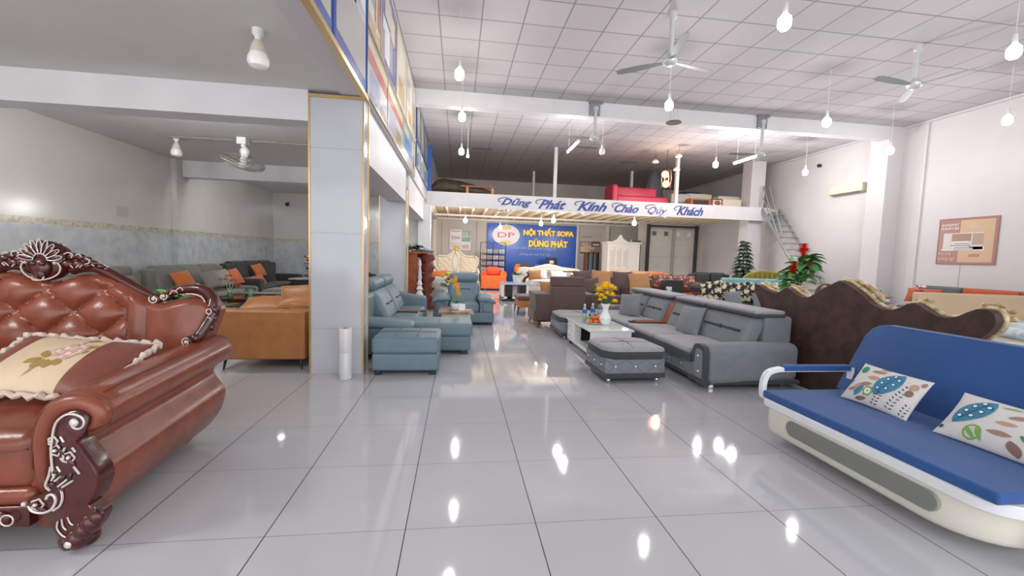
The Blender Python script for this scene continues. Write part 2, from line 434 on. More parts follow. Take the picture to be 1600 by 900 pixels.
# ------------------------------------------------------------------ ready-made furniture builders (local frame: front towards -Y, base at z=0)
def block_legs(root, W, D, m, h=.06, s=.09, inset=.08):
    for sx in (-1, 1):
        for sy in (-1, 1):
            b = MB(); x = sx*(W/2-inset-s/2); y = sy*(D/2-inset-s/2)
            box(b, x-s/2, x+s/2, y-s/2, y+s/2, 0, h); b.build('leg', m, root, bevel=.006)
def splay_legs(root, W, D, m, h=.15, inset=.08):
    for sx in (-1, 1):
        for sy in (-1, 1):
            b = MB(); x = sx*(W/2-inset); y = sy*(D/2-inset)
            tube(b, [(x+sx*.03, y+sy*.03, 0), (x, y, h)], [.011, .024], 8)
            box(b, x-.05, x+.05, y-.03, y+.03, h-.012, h)
            b.build('leg', m, root)
def sofa(name, label, loc, rz, W=2.0, D=.95, H=.95, sh=.45, aw=.22, ah=.62, n=3, m=None, mc=None, legs='block', arms=(1, 1), head=False, tuft=False, group=None, cat='sofa', mleg=None, bt=.2, slope=.12, noback=False):
    """sofa of base, arms, seat cushions, backrest cushions, optional headrests and legs"""
    mc = mc or m; root = thing(name, label, cat, loc, rz, group)
    lh = .15 if legs == 'splay' else .06
    x0 = -W/2+(aw if arms[0] else 0); x1 = W/2-(aw if arms[1] else 0)
    b = MB(); rbox(b, -W/2+.02, W/2-.02, -D/2+.03, D/2-.02, lh, sh-.14, .03); b.build('base', m, root)
    if not noback:
        b = MB(); rbox(b, -W/2+.02, W/2-.02, D/2-bt, D/2, lh, H-.12 if head else H-.06, .05, (0, .01, 0)); b.build('backrest', m, root)
    for i, (f, sx) in enumerate(zip(arms, (-1, 1))):
        if f:
            b = MB(); xa = -W/2 if i == 0 else W/2-aw
            rbox(b, xa, xa+aw, -D/2, D/2-.02, lh, ah, .06, (.012, .01, .02)); b.build('arm', m, root)
    wd = (x1-x0)/n
    for i in range(n):
        xa = x0+wd*i+.004; xb = x0+wd*(i+1)-.004
        b = MB(); rbox(b, xa, xb, -D/2+.005, D/2-bt+.02, sh-.17, sh, .05, (0, .01, .018)); b.build('seat_cushion', mc, root)
        if noback: continue
        b = MB()
        def fn(p, z0=sh-.02, hh=H-sh): return (p[0], p[1]+slope*(p[2]-z0)/hh, p[2])
        top = H-.16 if head else H
        rbox(b, xa, xb, D/2-bt-.16, D/2-bt+.03, sh-.03, top, .07, (0, .03, .01), fn=fn)
        o = b.build('back_cushion', mc, root)
        if tuft:
            t = MB()
            for kx in (.33, .67):
                px = xa+(xb-xa)*kx; z = sh+(top-sh)*.55
                rbox(t, px-.05, px+.05, *sorted((fn((0, D/2-bt-.185, z))[1]-.01, fn((0, D/2-bt-.185, z))[1]+.02)), z-.008, z+.008, .007)
            t.build('tuft_seam', cm('#3a4a54'), o)
        if head:
            b = MB(); rbox(b, xa+.02, xb-.02, D/2-bt-.1+slope*.6, D/2-bt+.12+slope*.6, top-.02, H+.02, .08, (0, .01, .01)); b.build('headrest', m, root)
    ml = mleg or M_BLACK
    if legs == 'block': block_legs(root, W, D, ml)
    elif legs == 'splay': splay_legs(root, W, D, ml)
    return root

def pillow_surf(w, h, t, pinch=.07):
    def S(u, v, side=1):
        x = w/2*u*(1-pinch*(1-v*v)); y = h/2*v*(1-pinch*(1-u*u))
        z = side*t/2*max(0, (1-abs(u)**2.2)*(1-abs(v)**2.2))**.55
        return Vector((x, y, z))
    return S
def add_pillow(m, w, h, t, M=None, n=14, mi=0, mfn=None, pinch=.07):
    S = pillow_surf(w, h, t, pinch); g = [sin(pi/2*(-1+2*i/n)) for i in range(n+1)]
    V = []; Fs = []; MI = []
    for side in (1, -1):
        o = len(V)
        V += [tuple(S(u, v, side)) for v in g for u in g]
        for i in range(n):
            for j in range(n):
                a = o+i*(n+1)+j; q = (a, a+1, a+n+2, a+n+1)
                Fs.append(q if side > 0 else q[::-1]); MI.append(mfn((g[j]+g[j+1])/2, (g[i]+g[i+1])/2) if mfn else mi)
    o = len(m.v); m.add(V, Fs, 0, M); m.mi[-len(MI):] = MI
    return S
def weld(o):
    import bmesh
    bm = bmesh.new(); bm.from_mesh(o.data); bmesh.ops.remove_doubles(bm, verts=bm.verts, dist=.0005); bmesh.ops.recalc_face_normals(bm, faces=bm.faces); bm.to_mesh(o.data); bm.free(); return o
def cushion(label, c, xv, yv, w, h, t, m, group=None, name='throw_pillow', piping=None, pinch=.07):
    """a throw pillow centred at c; xv runs along its width, yv up its height"""
    root = thing(name, label, 'pillow', c, 0, group); M = frameM((0, 0, 0), xv, yv)
    b = MB(); add_pillow(b, w, h, t, M, 10, pinch=pinch); weld(b.build('cover', m, root, angle=80))
    if piping:
        S = pillow_surf(w, h, t, pinch); p = MB(); ring = []
        g = [-1+2*i/8 for i in range(8)]
        for u in g: ring.append(M @ S(u, -1))
        for u in g: ring.append(M @ S(1, u))
        for u in g: ring.append(M @ S(-u, 1))
        for u in g: ring.append(M @ S(-1, -u))
        ring.append(ring[0]); tube(p, ring, .006, 5); p.build('piping', piping, root)
    return root
def decal_leaf(m, S, M, p0, p1, w, off=.003, mi=0, n=8):
    p0 = Vector((*p0, 0)); p1 = Vector((*p1, 0)); d = p1-p0; s = Vector((-d.y, d.x, 0)).normalized(); V = []; Fs = []
    for i in range(n+1):
        t = i/n; hw = w/2*sin(pi*t)**.75
        for k in (-1, -.5, 0, .5, 1):
            q = p0+d*t+s*hw*k; q.x = max(-.97, min(.97, q.x)); q.y = max(-.97, min(.97, q.y))
            V.append(tuple(S(q.x, q.y)+Vector((0, 0, off))))
    for i in range(n):
        for k in range(4): a = i*5+k; Fs.append((a, a+1, a+6, a+5))
    m.add(V, Fs, mi, M)
def decal_disc(m, S, M, c, r, off=.004, mi=0, n=12, ry=None, inner=0):
    ry = ry or r; V = []; Fs = []
    V += [tuple(S(max(-.97, min(.97, c[0]+inner*r*cos(2*pi*k/n))), max(-.97, min(.97, c[1]+inner*ry*sin(2*pi*k/n))))+Vector((0, 0, off))) for k in range(n)]
    V += [tuple(S(max(-.97, min(.97, c[0]+r*cos(2*pi*k/n))), max(-.97, min(.97, c[1]+ry*sin(2*pi*k/n))))+Vector((0, 0, off))) for k in range(n)]
    for k in range(n): Fs.append((k, n+k, n+(k+1) % n, (k+1) % n))
    if not inner: Fs.append(tuple(range(n)))
    m.add(V, Fs, mi, M)

def bulb(x, y, z, label, cord_top=None, lit=True, group='hanging bulbs', power=None, r=.085, squat=1):
    root = thing('hanging_bulb', label, 'light bulb', (x, y, z), 0, group)
    ct = (cord_top or CEIL)-z
    b = MB(); tube(b, [(0, 0, .2), (0, 0, ct)], .006, 6); b.build('cord', M_WHITEM, root)
    b = MB(); lathe(b, [(.02, .25), (.028, .24), (.034, .12), (.036, .1)], n=12); b.build('socket', M_WHITE, root)
    b = MB(); lathe(b, [(.005, -r*1.2), (r*.6, -r*1.15), (r*.95, -r*.7), (r, 0), (r*.95, r*.6), (r*.6, r*1.0), (.036, .11)], n=16)
    if lit: m = mat('bulb_glow', '#ffffff', .3, emit=20, ecol='#fffaf2')
    else: m = mat('bulb_off', '#efece6', .3)
    b.build('bulb', m, root)
    if lit:
        ld = bpy.data.lights.new('bulb_light', 'POINT'); ld.energy = power or BULB_POWER; ld.shadow_soft_size = .07; ld.color = (1, .975, .95)
        l = bpy.data.objects.new('bulb_light', ld); COL.objects.link(l); l.parent = root; l.location = (0, 0, -.2)
    return root
def fan(x, y, z, angs, label, top=CEIL, L=1.0, group='ceiling fans'):
    root = thing('ceiling_fan', label, 'fan', (x, y, z), 0, group)
    mw = mat('fan_enamel', '#c9cac9', .35, metal=.2); mb = mat('fan_blade', '#9ba0a1', .4, metal=.3)
    b = MB(); cyl(b, (0, 0, .1), .045, top-z-.1, 12); b.build('down_rod', mw, root)
    b = MB(); lathe(b, [(.03, top-z-.14), (.075, top-z-.1), (.08, top-z)], n=16); b.build('canopy', mw, root)
    b = MB(); lathe(b, [(.02, -.075), (.07, -.07), (.12, -.03), (.13, .02), (.09, .07), (.045, .13)], n=24); b.build('motor', mw, root)
    for a in angs:
        b = MB(); rings = []
        for i in range(9):
            t = i/8; r_ = .14+(L-.14)*t; w_ = (.035+.04*min(1, t*2.5))*(1 if t < .9 else .7); tw = radians(12)
            p = [Vector((r_, -w_, -w_*sin(tw)+.004)), Vector((r_, w_, w_*sin(tw)+.004)), Vector((r_, w_, w_*sin(tw)-.004)), Vector((r_, -w_, -w_*sin(tw)-.004))]
            rings.append([tuple(RZ(a) @ q) for q in p])
        ring_loft(b, rings); b.build('blade', mb, root)
    return root
def tube_light(x, y, z, rz, L, label, power=None, top=None):
    root = thing('tube_light', label, 'tube light', (x, y, z), rz, 'fluorescent tubes')
    b = MB(); box(b, -.03, .03, -L/2, L/2, .03, .07); b.build('batten', M_WHITEM, root)
    b = MB(); tube(b, [(0, -L/2+.03, 0), (0, L/2-.03, 0)], .022, 10); b.build('tube', mat('tube_glow', '#ffffff', .3, emit=22, ecol='#fbfdff'), root)
    if top:
        b = MB()
        for s in (-1, 1): tube(b, [(0, s*L*.35, .07), (0, s*L*.35, top-z)], .006, 6)
        b.build('suspension_wire', M_WHITEM, root)
    for dy in (-L*.28, L*.28):
        ld = bpy.data.lights.new('tube_lamp', 'POINT'); ld.shadow_soft_size = .12; ld.energy = (power or TUBE_POWER)/2
        l = bpy.data.objects.new('tube_lamp', ld); COL.objects.link(l); l.parent = root; l.location = (0, dy, -.16)
    return root

def banner(label, y0, y1, z0, z1, cells, x=XL, frame='#b5a88a', back='#d8d2c8', group='advertising panels', thick=.03):
    """framed advert on the upper left wall; cells are (u0,u1,v0,v1,colour) in fractions of the print, u along the wall away from the street"""
    root = thing('advertising_panel', label, 'advertising panel', (x, (y0+y1)/2, z0), 0, group)
    W = y1-y0; H = z1-z0; b = MB(); f = .022
    for a in ((-W/2, W/2, 0, f), (-W/2, W/2, H-f, H), (-W/2, -W/2+f, f, H-f), (W/2-f, W/2, f, H-f)): box(b, 0, thick+.006, a[0], a[1], a[2], a[3])
    b.build('frame', cm(frame, .3), root, smooth=False)
    b = MB(); cols = [back]; box(b, 0, thick-.004, -W/2+f, W/2-f, f, H-f, 0)
    for k, (u0, u1, v0, v1, c) in enumerate(cells):
        if c not in cols: cols.append(c)
        ya = -W/2+f+u0*(W-2*f); yb = -W/2+f+u1*(W-2*f); za = f+v0*(H-2*f); zb = f+v1*(H-2*f); xx = thick-.003+.0006*(k % 8)
        quad(b, (xx, ya, za), (xx, yb, za), (xx, yb, zb), (xx, ya, zb), cols.index(c))
    b.build('print', [cm(c, .16) for c in cols], root, smooth=False)
    return root
def poster(name, label, M, W, H, cells, frame='#9a6b62', back='#e8e4dc', f=.02, rough=.3):
    """flat poster; M places its lower left corner, x along its width, y up"""
    root = bpy.data.objects.new(name, None); COL.objects.link(root); root.matrix_world = M; tag(root, label, 'poster')
    b = MB()
    for a in ((0, W, 0, f), (0, W, H-f, H), (0, f, f, H-f), (W-f, W, f, H-f)): box(b, a[0], a[1], a[2], a[3], 0, .012)
    b.build('border', cm(frame, .4), root, smooth=False)
    b = MB(); cols = [back]; box(b, f, W-f, f, H-f, 0, .006, 0)
    for k, (u0, u1, v0, v1, c) in enumerate(cells):
        if c not in cols: cols.append(c)
        zz = .0066+.0005*(k % 10)
        quad(b, (u0*W, v0*H, zz), (u1*W, v0*H, zz), (u1*W, v1*H, zz), (u0*W, v1*H, zz), cols.index(c))
    b.build('print', [cm(c, rough) for c in cols], root, smooth=False)
    return root
def coffee_table(label, loc, rz, W, D, H, mtop, mbody, shelf=True, cat='coffee table', group=None, mt2=None):
    root = thing('coffee_table', label, cat, loc, rz, group)
    b = MB(); rbox(b, -W/2, W/2, -D/2, D/2, H-.05, H, .012); b.build('top', mtop, root)
    for s in (-1, 1):
        b = MB(); rbox(b, *sorted((s*(W/2-.06), s*(W/2-.26))), -D/2+.04, D/2-.04, .05, H-.05, .01); b.build('side_cabinet', mt2 or mbody, root)
    if shelf:
        b = MB(); rbox(b, -W/2+.26, W/2-.26, -D/2+.05, D/2-.05, .06, .1, .008); b.build('shelf', mbody, root)
    block_legs(root, W, D, M_BLACK, .05, .06, .07)
    return root
def pot_plant(label, loc, h_pot, r_pot, mpot, mleaf, nleaf, L, W, up=.8, droop=.4, name='potted_plant', group=None, seed=1, stems=None):
    rnd = random.Random(seed); root = thing(name, label, 'plant', loc, 0, group)
    b = MB(); lathe(b, [(r_pot*.7, 0), (r_pot*.8, h_pot*.1), (r_pot, h_pot*.9), (r_pot*1.05, h_pot), (r_pot*.9, h_pot), (r_pot*.85, h_pot*.85)], n=18); b.build('pot', mpot, root)
    b = MB()
    for i in range(nleaf):
        a = i*2.4+rnd.random()*.5; e = up*(.4+.8*rnd.random())
        leaf(b, (0.01*cos(a), .01*sin(a), h_pot*.85), (cos(a), sin(a), e), L*(.7+.5*rnd.random()), W, droop*(.6+.8*rnd.random()))
    b.build('foliage', mleaf, root)
    return root
# ------------------------------------------------------------------ brown-red leather sofa with carved wood, front left
M_RED = leather('redbrown_leather', '#80422f', .26, .16)
M_WINE = mat('wine_lacquer', '#47130f', .2, var=.25, vscale=9, coat=.3)
M_SILV = mat('silver_leaf', '#d9cfc8', .35, metal=.35)
M_PIPE = mat('dark_seam', '#6b3428', .45)
SX, SY = -3.2, 3.1
rs = thing('leather_sofa', 'red-brown tufted leather sofa with carved dark wine wood frame and silver trim', 'sofa', (SX, SY, 0))
RO = (SX, SY, 0)
def mirror(pts): return [(2*SX-p[0],)+tuple(p[1:]) for p in pts]
def sgnpts(pts, s): return pts if s > 0 else mirror(pts)

arm_prof = [(-2.26, .14), (-2.25, .45), (-2.235, .62), (-2.20, .745), (-2.125, .835), (-2.03, .878), (-1.93, .873), (-1.86, .828), (-1.832, .757), (-1.86, .69), (-1.92, .652), (-1.975, .625), (-1.985, .57), (-1.945, .505), (-1.895, .435), (-1.885, .365), (-1.91, .275), (-1.965, .18), (-2.03, .11), (-2.14, .10)]
def arm_ring(t, y):
    out = []
    for x, z in arm_prof:
        k = max(0, min(1, (z-.5)/.2))
        out.append((x-.075*t-(.03*t if k < .5 else 0), y, z+.045*t*k+.02*t*(1-k)*(z > .3)))
    return out
for s in (1, -1):
    b = MB(); rings = []
    def prof_smooth(r):
        P = [Vector(p) for p in r]; q = []
        for i in range(len(P)):
            p0, p1, p2, p3 = P[i-1], P[i], P[(i+1) % len(P)], P[(i+2) % len(P)]
            for t in (0, .5): q.append(.5*((2*p1)+(p2-p0)*t+(2*p0-5*p1+4*p2-p3)*t*t+(3*p1-p0-3*p2+p3)*t**3))
        return q
    ys = [2.47, 2.50, 2.6, 2.9, 3.2, 3.5, 3.78, 3.86, 3.89]
    for i, y in enumerate(ys):
        r = prof_smooth(arm_ring((y-2.5)/1.35, y)); c = sum(r, Vector())/len(r)
        k = {0: .95, 7: .985, 8: .93}.get(i, 1); r = [c+(p-c)*k for p in r]
        for p in r: p.y = y
        rings.append(sgnpts([tuple(p) for p in r], s))
    ring_loft(b, rings); arm = b.build('arm', M_RED, rs, off=RO, angle=60)
    # piping round the front of the roll and the seam along the arm top
    b = MB(); P = [(x, 2.468, z) for x, z in [(-2.235, .45), (-2.225, .6), (-2.19, .735), (-2.12, .825), (-2.03, .865), (-1.93, .86), (-1.865, .82), (-1.842, .757), (-1.87, .695), (-1.93, .665)]]
    tube(b, sgnpts([tuple(p) for p in smooth_path(P)], s), .007, 6)
    P = [(-1.90, 2.5, .862), (-1.93, 2.8, .876), (-1.95, 3.2, .888), (-1.975, 3.5, .898), (-2.02, 3.72, .915), (-2.1, 3.75, .92)]
    tube(b, sgnpts([tuple(p) for p in smooth_path(P)], s), .004, 6)
    b.build('piping', M_PIPE, arm, off=RO)
    # rolled leather rim in front
    b = MB(); P = [(x, 2.455, z) for x, z in [(-2.165, .40), (-2.165, .56), (-2.145, .68), (-2.095, .775), (-2.02, .822), (-1.94, .82), (-1.89, .785), (-1.878, .745), (-1.90, .712), (-1.935, .70)]]
    tube(b, sgnpts([tuple(p) for p in smooth_path(P)], s), [.03, .045, .048, .045, .042, .035], 10)
    b.build('rim', M_RED, arm, off=RO)
    # carved wood panel in front of the arm
    pan = [(-2.061, .765), (-2.02, .79), (-1.965, .80), (-1.915, .785), (-1.898, .745), (-1.912, .705), (-1.944, .69), (-1.962, .655), (-1.950, .614), (-1.905, .542), (-1.862, .461), (-1.857, .397), (-1.880, .325), (-1.915, .27), (-1.882, .23), (-1.874, .196), (-1.905, .135), (-1.968, .055), (-2.01, .02), (-2.055, .03), (-2.10, .11), (-2.134, .185), (-2.18, .225), (-2.24, .255), (-2.235, .30), (-2.18, .335), (-2.135, .352), (-2.112, .367), (-2.135, .405), (-2.112, .477), (-2.105, .548), (-2.098, .633), (-2.09, .70)]
    P = [Vector((a, 0, c)) for a, c in pan]; q = []
    for i in range(len(P)):
        p0, p1, p2, p3 = P[i-1], P[i], P[(i+1) % len(P)], P[(i+2) % len(P)]
        for t in (0, .5): q.append(.5*((2*p1)+(p2-p0)*t+(2*p0-5*p1+4*p2-p3)*t*t+(3*p1-p0-3*p2+p3)*t**3))
    cx = Vector((-2.0, 0, .42))
    b = MB(); rr = []
    for y, k in ((2.50, 1), (2.43, 1), (2.41, .965), (2.40, .9)):
        rr.append(sgnpts([((p.x-(-1.985))*k*.94-1.985, y, (p.z-.42)*k+.42) for p in q], s))
    # four rings: side wall and a shallow crown
    ring_loft(b, rr)
    ball(b, sgnpts([(-2.0, 2.5, .05)], s)[0], .05, 10, sq=(1, 1, 1))
    # claw foot lobes
    for cxx, cz, r in ((-1.93, .17, .05), (-1.965, .13, .05), (-2.0, .085, .055), (-2.04, .07, .045), (-1.90, .2, .04)):
        ball(b, sgnpts([(cxx, 2.42, cz)], s)[0], r, 10, sq=(1, .8, 1.1))
    # carved leaves standing proud
    rnd = random.Random(3)
    for cxx, cz, a, l in ((-2.06, .62, 60, .05), (-2.03, .58, -50, .06), (-1.99, .52, -60, .07), (-2.07, .47, 30, .05), (-2.04, .43, 50, .06), (-2.0, .44, 70, .05), (-1.97, .47, -60, .05), (-2.09, .40, 20, .05), (-2.05, .37, 10, .05), (-2.18, .3, 10, .06), (-2.14, .27, -20, .06)):
        M = T(*sgnpts([(cxx, 2.398, cz)], s)[0]) @ RY(-a if s > 0 else a)
        ball(b, (0, 0, 0), l/2, 8, M=M, sq=(1, .35, .42))
    pn = b.build('carved_panel', M_WINE, rs, off=RO, angle=50)
    b = MB(); y = 2.396
    def st(pts, r=.005): tube(b, sgnpts([tuple(p) for p in smooth_path([((a+1.985)*.94-1.985, y, c) for a, c in pts], 3)], s), r, 6)
    st([(-2.078, .44), (-2.085, .55), (-2.075, .65), (-2.055, .73), (-2.01, .772), (-1.965, .778), (-1.925, .76), (-1.915, .73), (-1.93, .705), (-1.955, .70), (-1.975, .715), (-1.975, .735)], .006)
    st([(-2.1, .37), (-2.12, .40), (-2.10, .455), (-2.09, .50)], .006)
    st([(-2.21, .295), (-2.195, .265), (-2.15, .25), (-2.10, .265), (-2.075, .31), (-2.085, .345), (-2.11, .345), (-2.12, .325)], .007)
    st([(-2.09, .26), (-2.055, .285), (-2.04, .33), (-2.045, .37)], .006)
    st([(-2.07, .20), (-2.075, .16), (-2.05, .12), (-2.02, .105)], .004); st([(-2.05, .21), (-2.045, .17), (-2.03, .15)], .004); st([(-2.02, .22), (-2.01, .19), (-1.995, .175)], .004)
    for a0, c0, r in ((-2.072, .635, .022), (-2.062, .585, .026), (-2.0, .545, .028), (-2.165, .295, .028)):
        st([(a0+r*cos(t)*(1+.15*cos(5*t)), c0+r*sin(t)*(1+.15*cos(5*t))) for t in [2*pi*k/15 for k in range(16)]], .0045)
        ball(b, sgnpts([(a0, y, c0)], s)[0], r*.4, 8)
    for pts in (((-2.035, .66), (-2.02, .63)), ((-2.015, .60), (-2.03, .57)), ((-2.04, .545), (-2.025, .525)), ((-1.985, .51), (-1.95, .455)), ((-2.075, .42), (-2.04, .445)), ((-2.06, .39), (-2.01, .43)), ((-2.04, .385), (-1.985, .42)), ((-2.09, .425), (-2.07, .46)), ((-1.98, .60), (-1.965, .575)), ((-2.06, .50), (-2.045, .47))):
        st(pts, .0055)
    ball(b, sgnpts([(-1.962, y-.005, .735)], s)[0], .022, 12, sq=(1, .6, 1)); ball(b, sgnpts([(-2.012, y-.012, .075)], s)[0], .02, 12, sq=(1, .6, 1))
    ball(b, sgnpts([(-2.215, y, .302)], s)[0], .013, 10)
    b.build('silver_inlay', M_SILV, pn, off=RO)
    # rear bun foot
    b = MB(); tube(b, sgnpts([(-2.33, 3.76, .12), (-2.27, 3.76, .07), (-2.22, 3.76, .035)], s), [.05, .045, .035], 10)
    b.build('foot', mat('brown_lacquer', '#7a3324', .3), rs, off=RO)

# apron rail between the front feet
b = MB(); rbox(b, -4.18, -2.22, 2.42, 2.5, .155, .275, .012)
for x in (-2.34, -2.47, -4.06, -3.93):
    ball(b, (x, 2.415, .215), .04, 10, sq=(1, .4, 1))
ap = b.build('apron', M_WINE, rs, off=RO)
b = MB()
for z in (.165, .262): tube(b, [(-4.14, 2.415, z), (-2.36, 2.415, z)], .006, 6)
for x in (-2.42, -3.98): tube(b, [(x, 2.412, .17), (x, 2.412, .26)], .005, 6)
for x in (-2.36, -2.3, -4.04, -4.1):
    tube(b, [(x+.03*cos(t), 2.398, .215+.03*sin(t)) for t in [2*pi*k/10 for k in range(11)]], .004, 6)
b.build('silver_inlay', M_SILV, ap, off=RO)

# body under the seat, seat cushions
b = MB(); rbox(b, -4.16, -2.24, 2.46, 3.85, .13, .34, .04); b.build('base', M_RED, rs, off=RO)
b = MB(); rbox(b, -4.17, -2.2, 2.43, 2.6, .26, .36, .045); b.build('front_rail', M_RED, rs, off=RO)
for x0, x1 in ((-2.835, -2.205), (-3.51, -2.845), (-4.195, -3.52)):
    b = MB(); rbox(b, x0, x1, 2.45, 3.62, .34, .66, .07, (0, .02, .05)); c = b.build('seat_cushion', M_RED, rs, off=RO)
    b = MB(); tube(b, [(x0+.03, 2.452, .57), (x0+.15, 2.435, .565), ((x0+x1)/2, 2.428, .563), (x1-.15, 2.435, .565), (x1-.03, 2.452, .57)], .005, 6)
    b.build('piping', M_PIPE, c, off=RO)

# button-tufted back, one surface with a closed rear
def ztop(x):
    d = abs(x-SX)
    K = [(0, 1.355), (.1, 1.385), (.22, 1.43), (.36, 1.425), (.5, 1.38), (.62, 1.31), (.75, 1.225), (.86, 1.215), (.98, 1.25), (1.08, 1.272), (1.15, 1.265), (1.2, 1.225), (1.24, 1.15)]
    for (a, za), (c, zc) in zip(K, K[1:]):
        if d <= c: t = (d-a)/(c-a); t = t*t*(3-2*t) if 0 else t; return za+(zc-za)*t
    return K[-1][1]
NX, NZ = 150, 52; V = []; Fs = []
for i in range(NX+1):
    x = SX-1.235+2.47*i/NX; d = abs(x-SX); zt = ztop(x); z0 = .60
    for j in range(NZ+1):
        t = j/NZ; z = z0+(zt-z0)*t; xx = x
        if d > 1.08:
            # wing edge narrows towards the arm
            sh = (d-1.08)/.155*(.11*max(0, (1.15-z)/.3)); xx = x-math.copysign(sh, x-SX)
        edge = min(1, (1-t)*(zt-z0)/.07); rnd_ = sqrt(max(0, 1-(1-edge)**2))
        ee = min(1, (1.235-d)/.05); rnd_ *= sqrt(max(0, 1-(1-ee)**2))
        puff = .10
        if d < .60:
            p = (x-SX)/.2+(z-.95)/.17; q_ = (x-SX)/.2-(z-.95)/.17
            a = abs(sin(pi*p/2)); c = abs(sin(pi*q_/2))
            puff += .085*(a*c)**.36-.05
        elif d < .74:
            puff += .035*sqrt(max(0, 1-((d-.67)/.07)**2))
        else:
            u = (d-.98)/.25; puff += .05*max(0, 1-u*u)
        lean = .10*(z-.6)/.7
        V.append((xx, 3.70+lean-puff*rnd_-.06*max(0, d-.7), z))
for i in range(NX):
    for j in range(NZ): a = i*(NZ+1)+j; Fs.append((a, a+NZ+1, a+NZ+2, a+1))
o = len(V); n = NZ+1
back = [(v[0], 3.86, v[2]-.01) for v in V]
V2 = V+back
for i in range(NX):
    a = i*n+NZ; Fs.append((a, a+n, a+n+o, a+o)); a = i*n; Fs.append((a+n, a, a+o, a+n+o))
    for j in range(NZ): a = i*n+j; Fs.append((a+1+o, a+n+1+o, a+n+o, a+o))
for i in (0, NX):
    for j in range(NZ): a = i*n+j; Fs.append((a, a+1, a+1+o, a+o))
b = MB(); b.add(V2, Fs); bk = b.build('backrest', M_RED, rs, off=RO, angle=55)
b = MB()
for i in range(-4, 5):
    for j in range(-3, 6):
        x = SX+.2*(i+j); z = .95+.17*(i-j)
        if abs(x-SX) < .58 and .64 < z < ztop(x)-.05:
            ball(b, (x, 3.70+.10*(z-.6)/.7-.055, z), .015, 8, sq=(1, .6, 1))
b.build('button', mat('leather_button', '#b06a52', .3), bk, off=RO)
b = MB()
for s in (1, -1):
    for d in (.60, .74):
        P = [(SX+s*(d-.03+.03*k/6), 3.70+.10*(z-.6)/.7-.098, z) for k, z in enumerate([.66, .76, .86, .96, 1.06, 1.15, ztop(SX+d)-.03])]
        tube(b, P, .007, 6)
b.build('piping', M_PIPE, bk, off=RO)

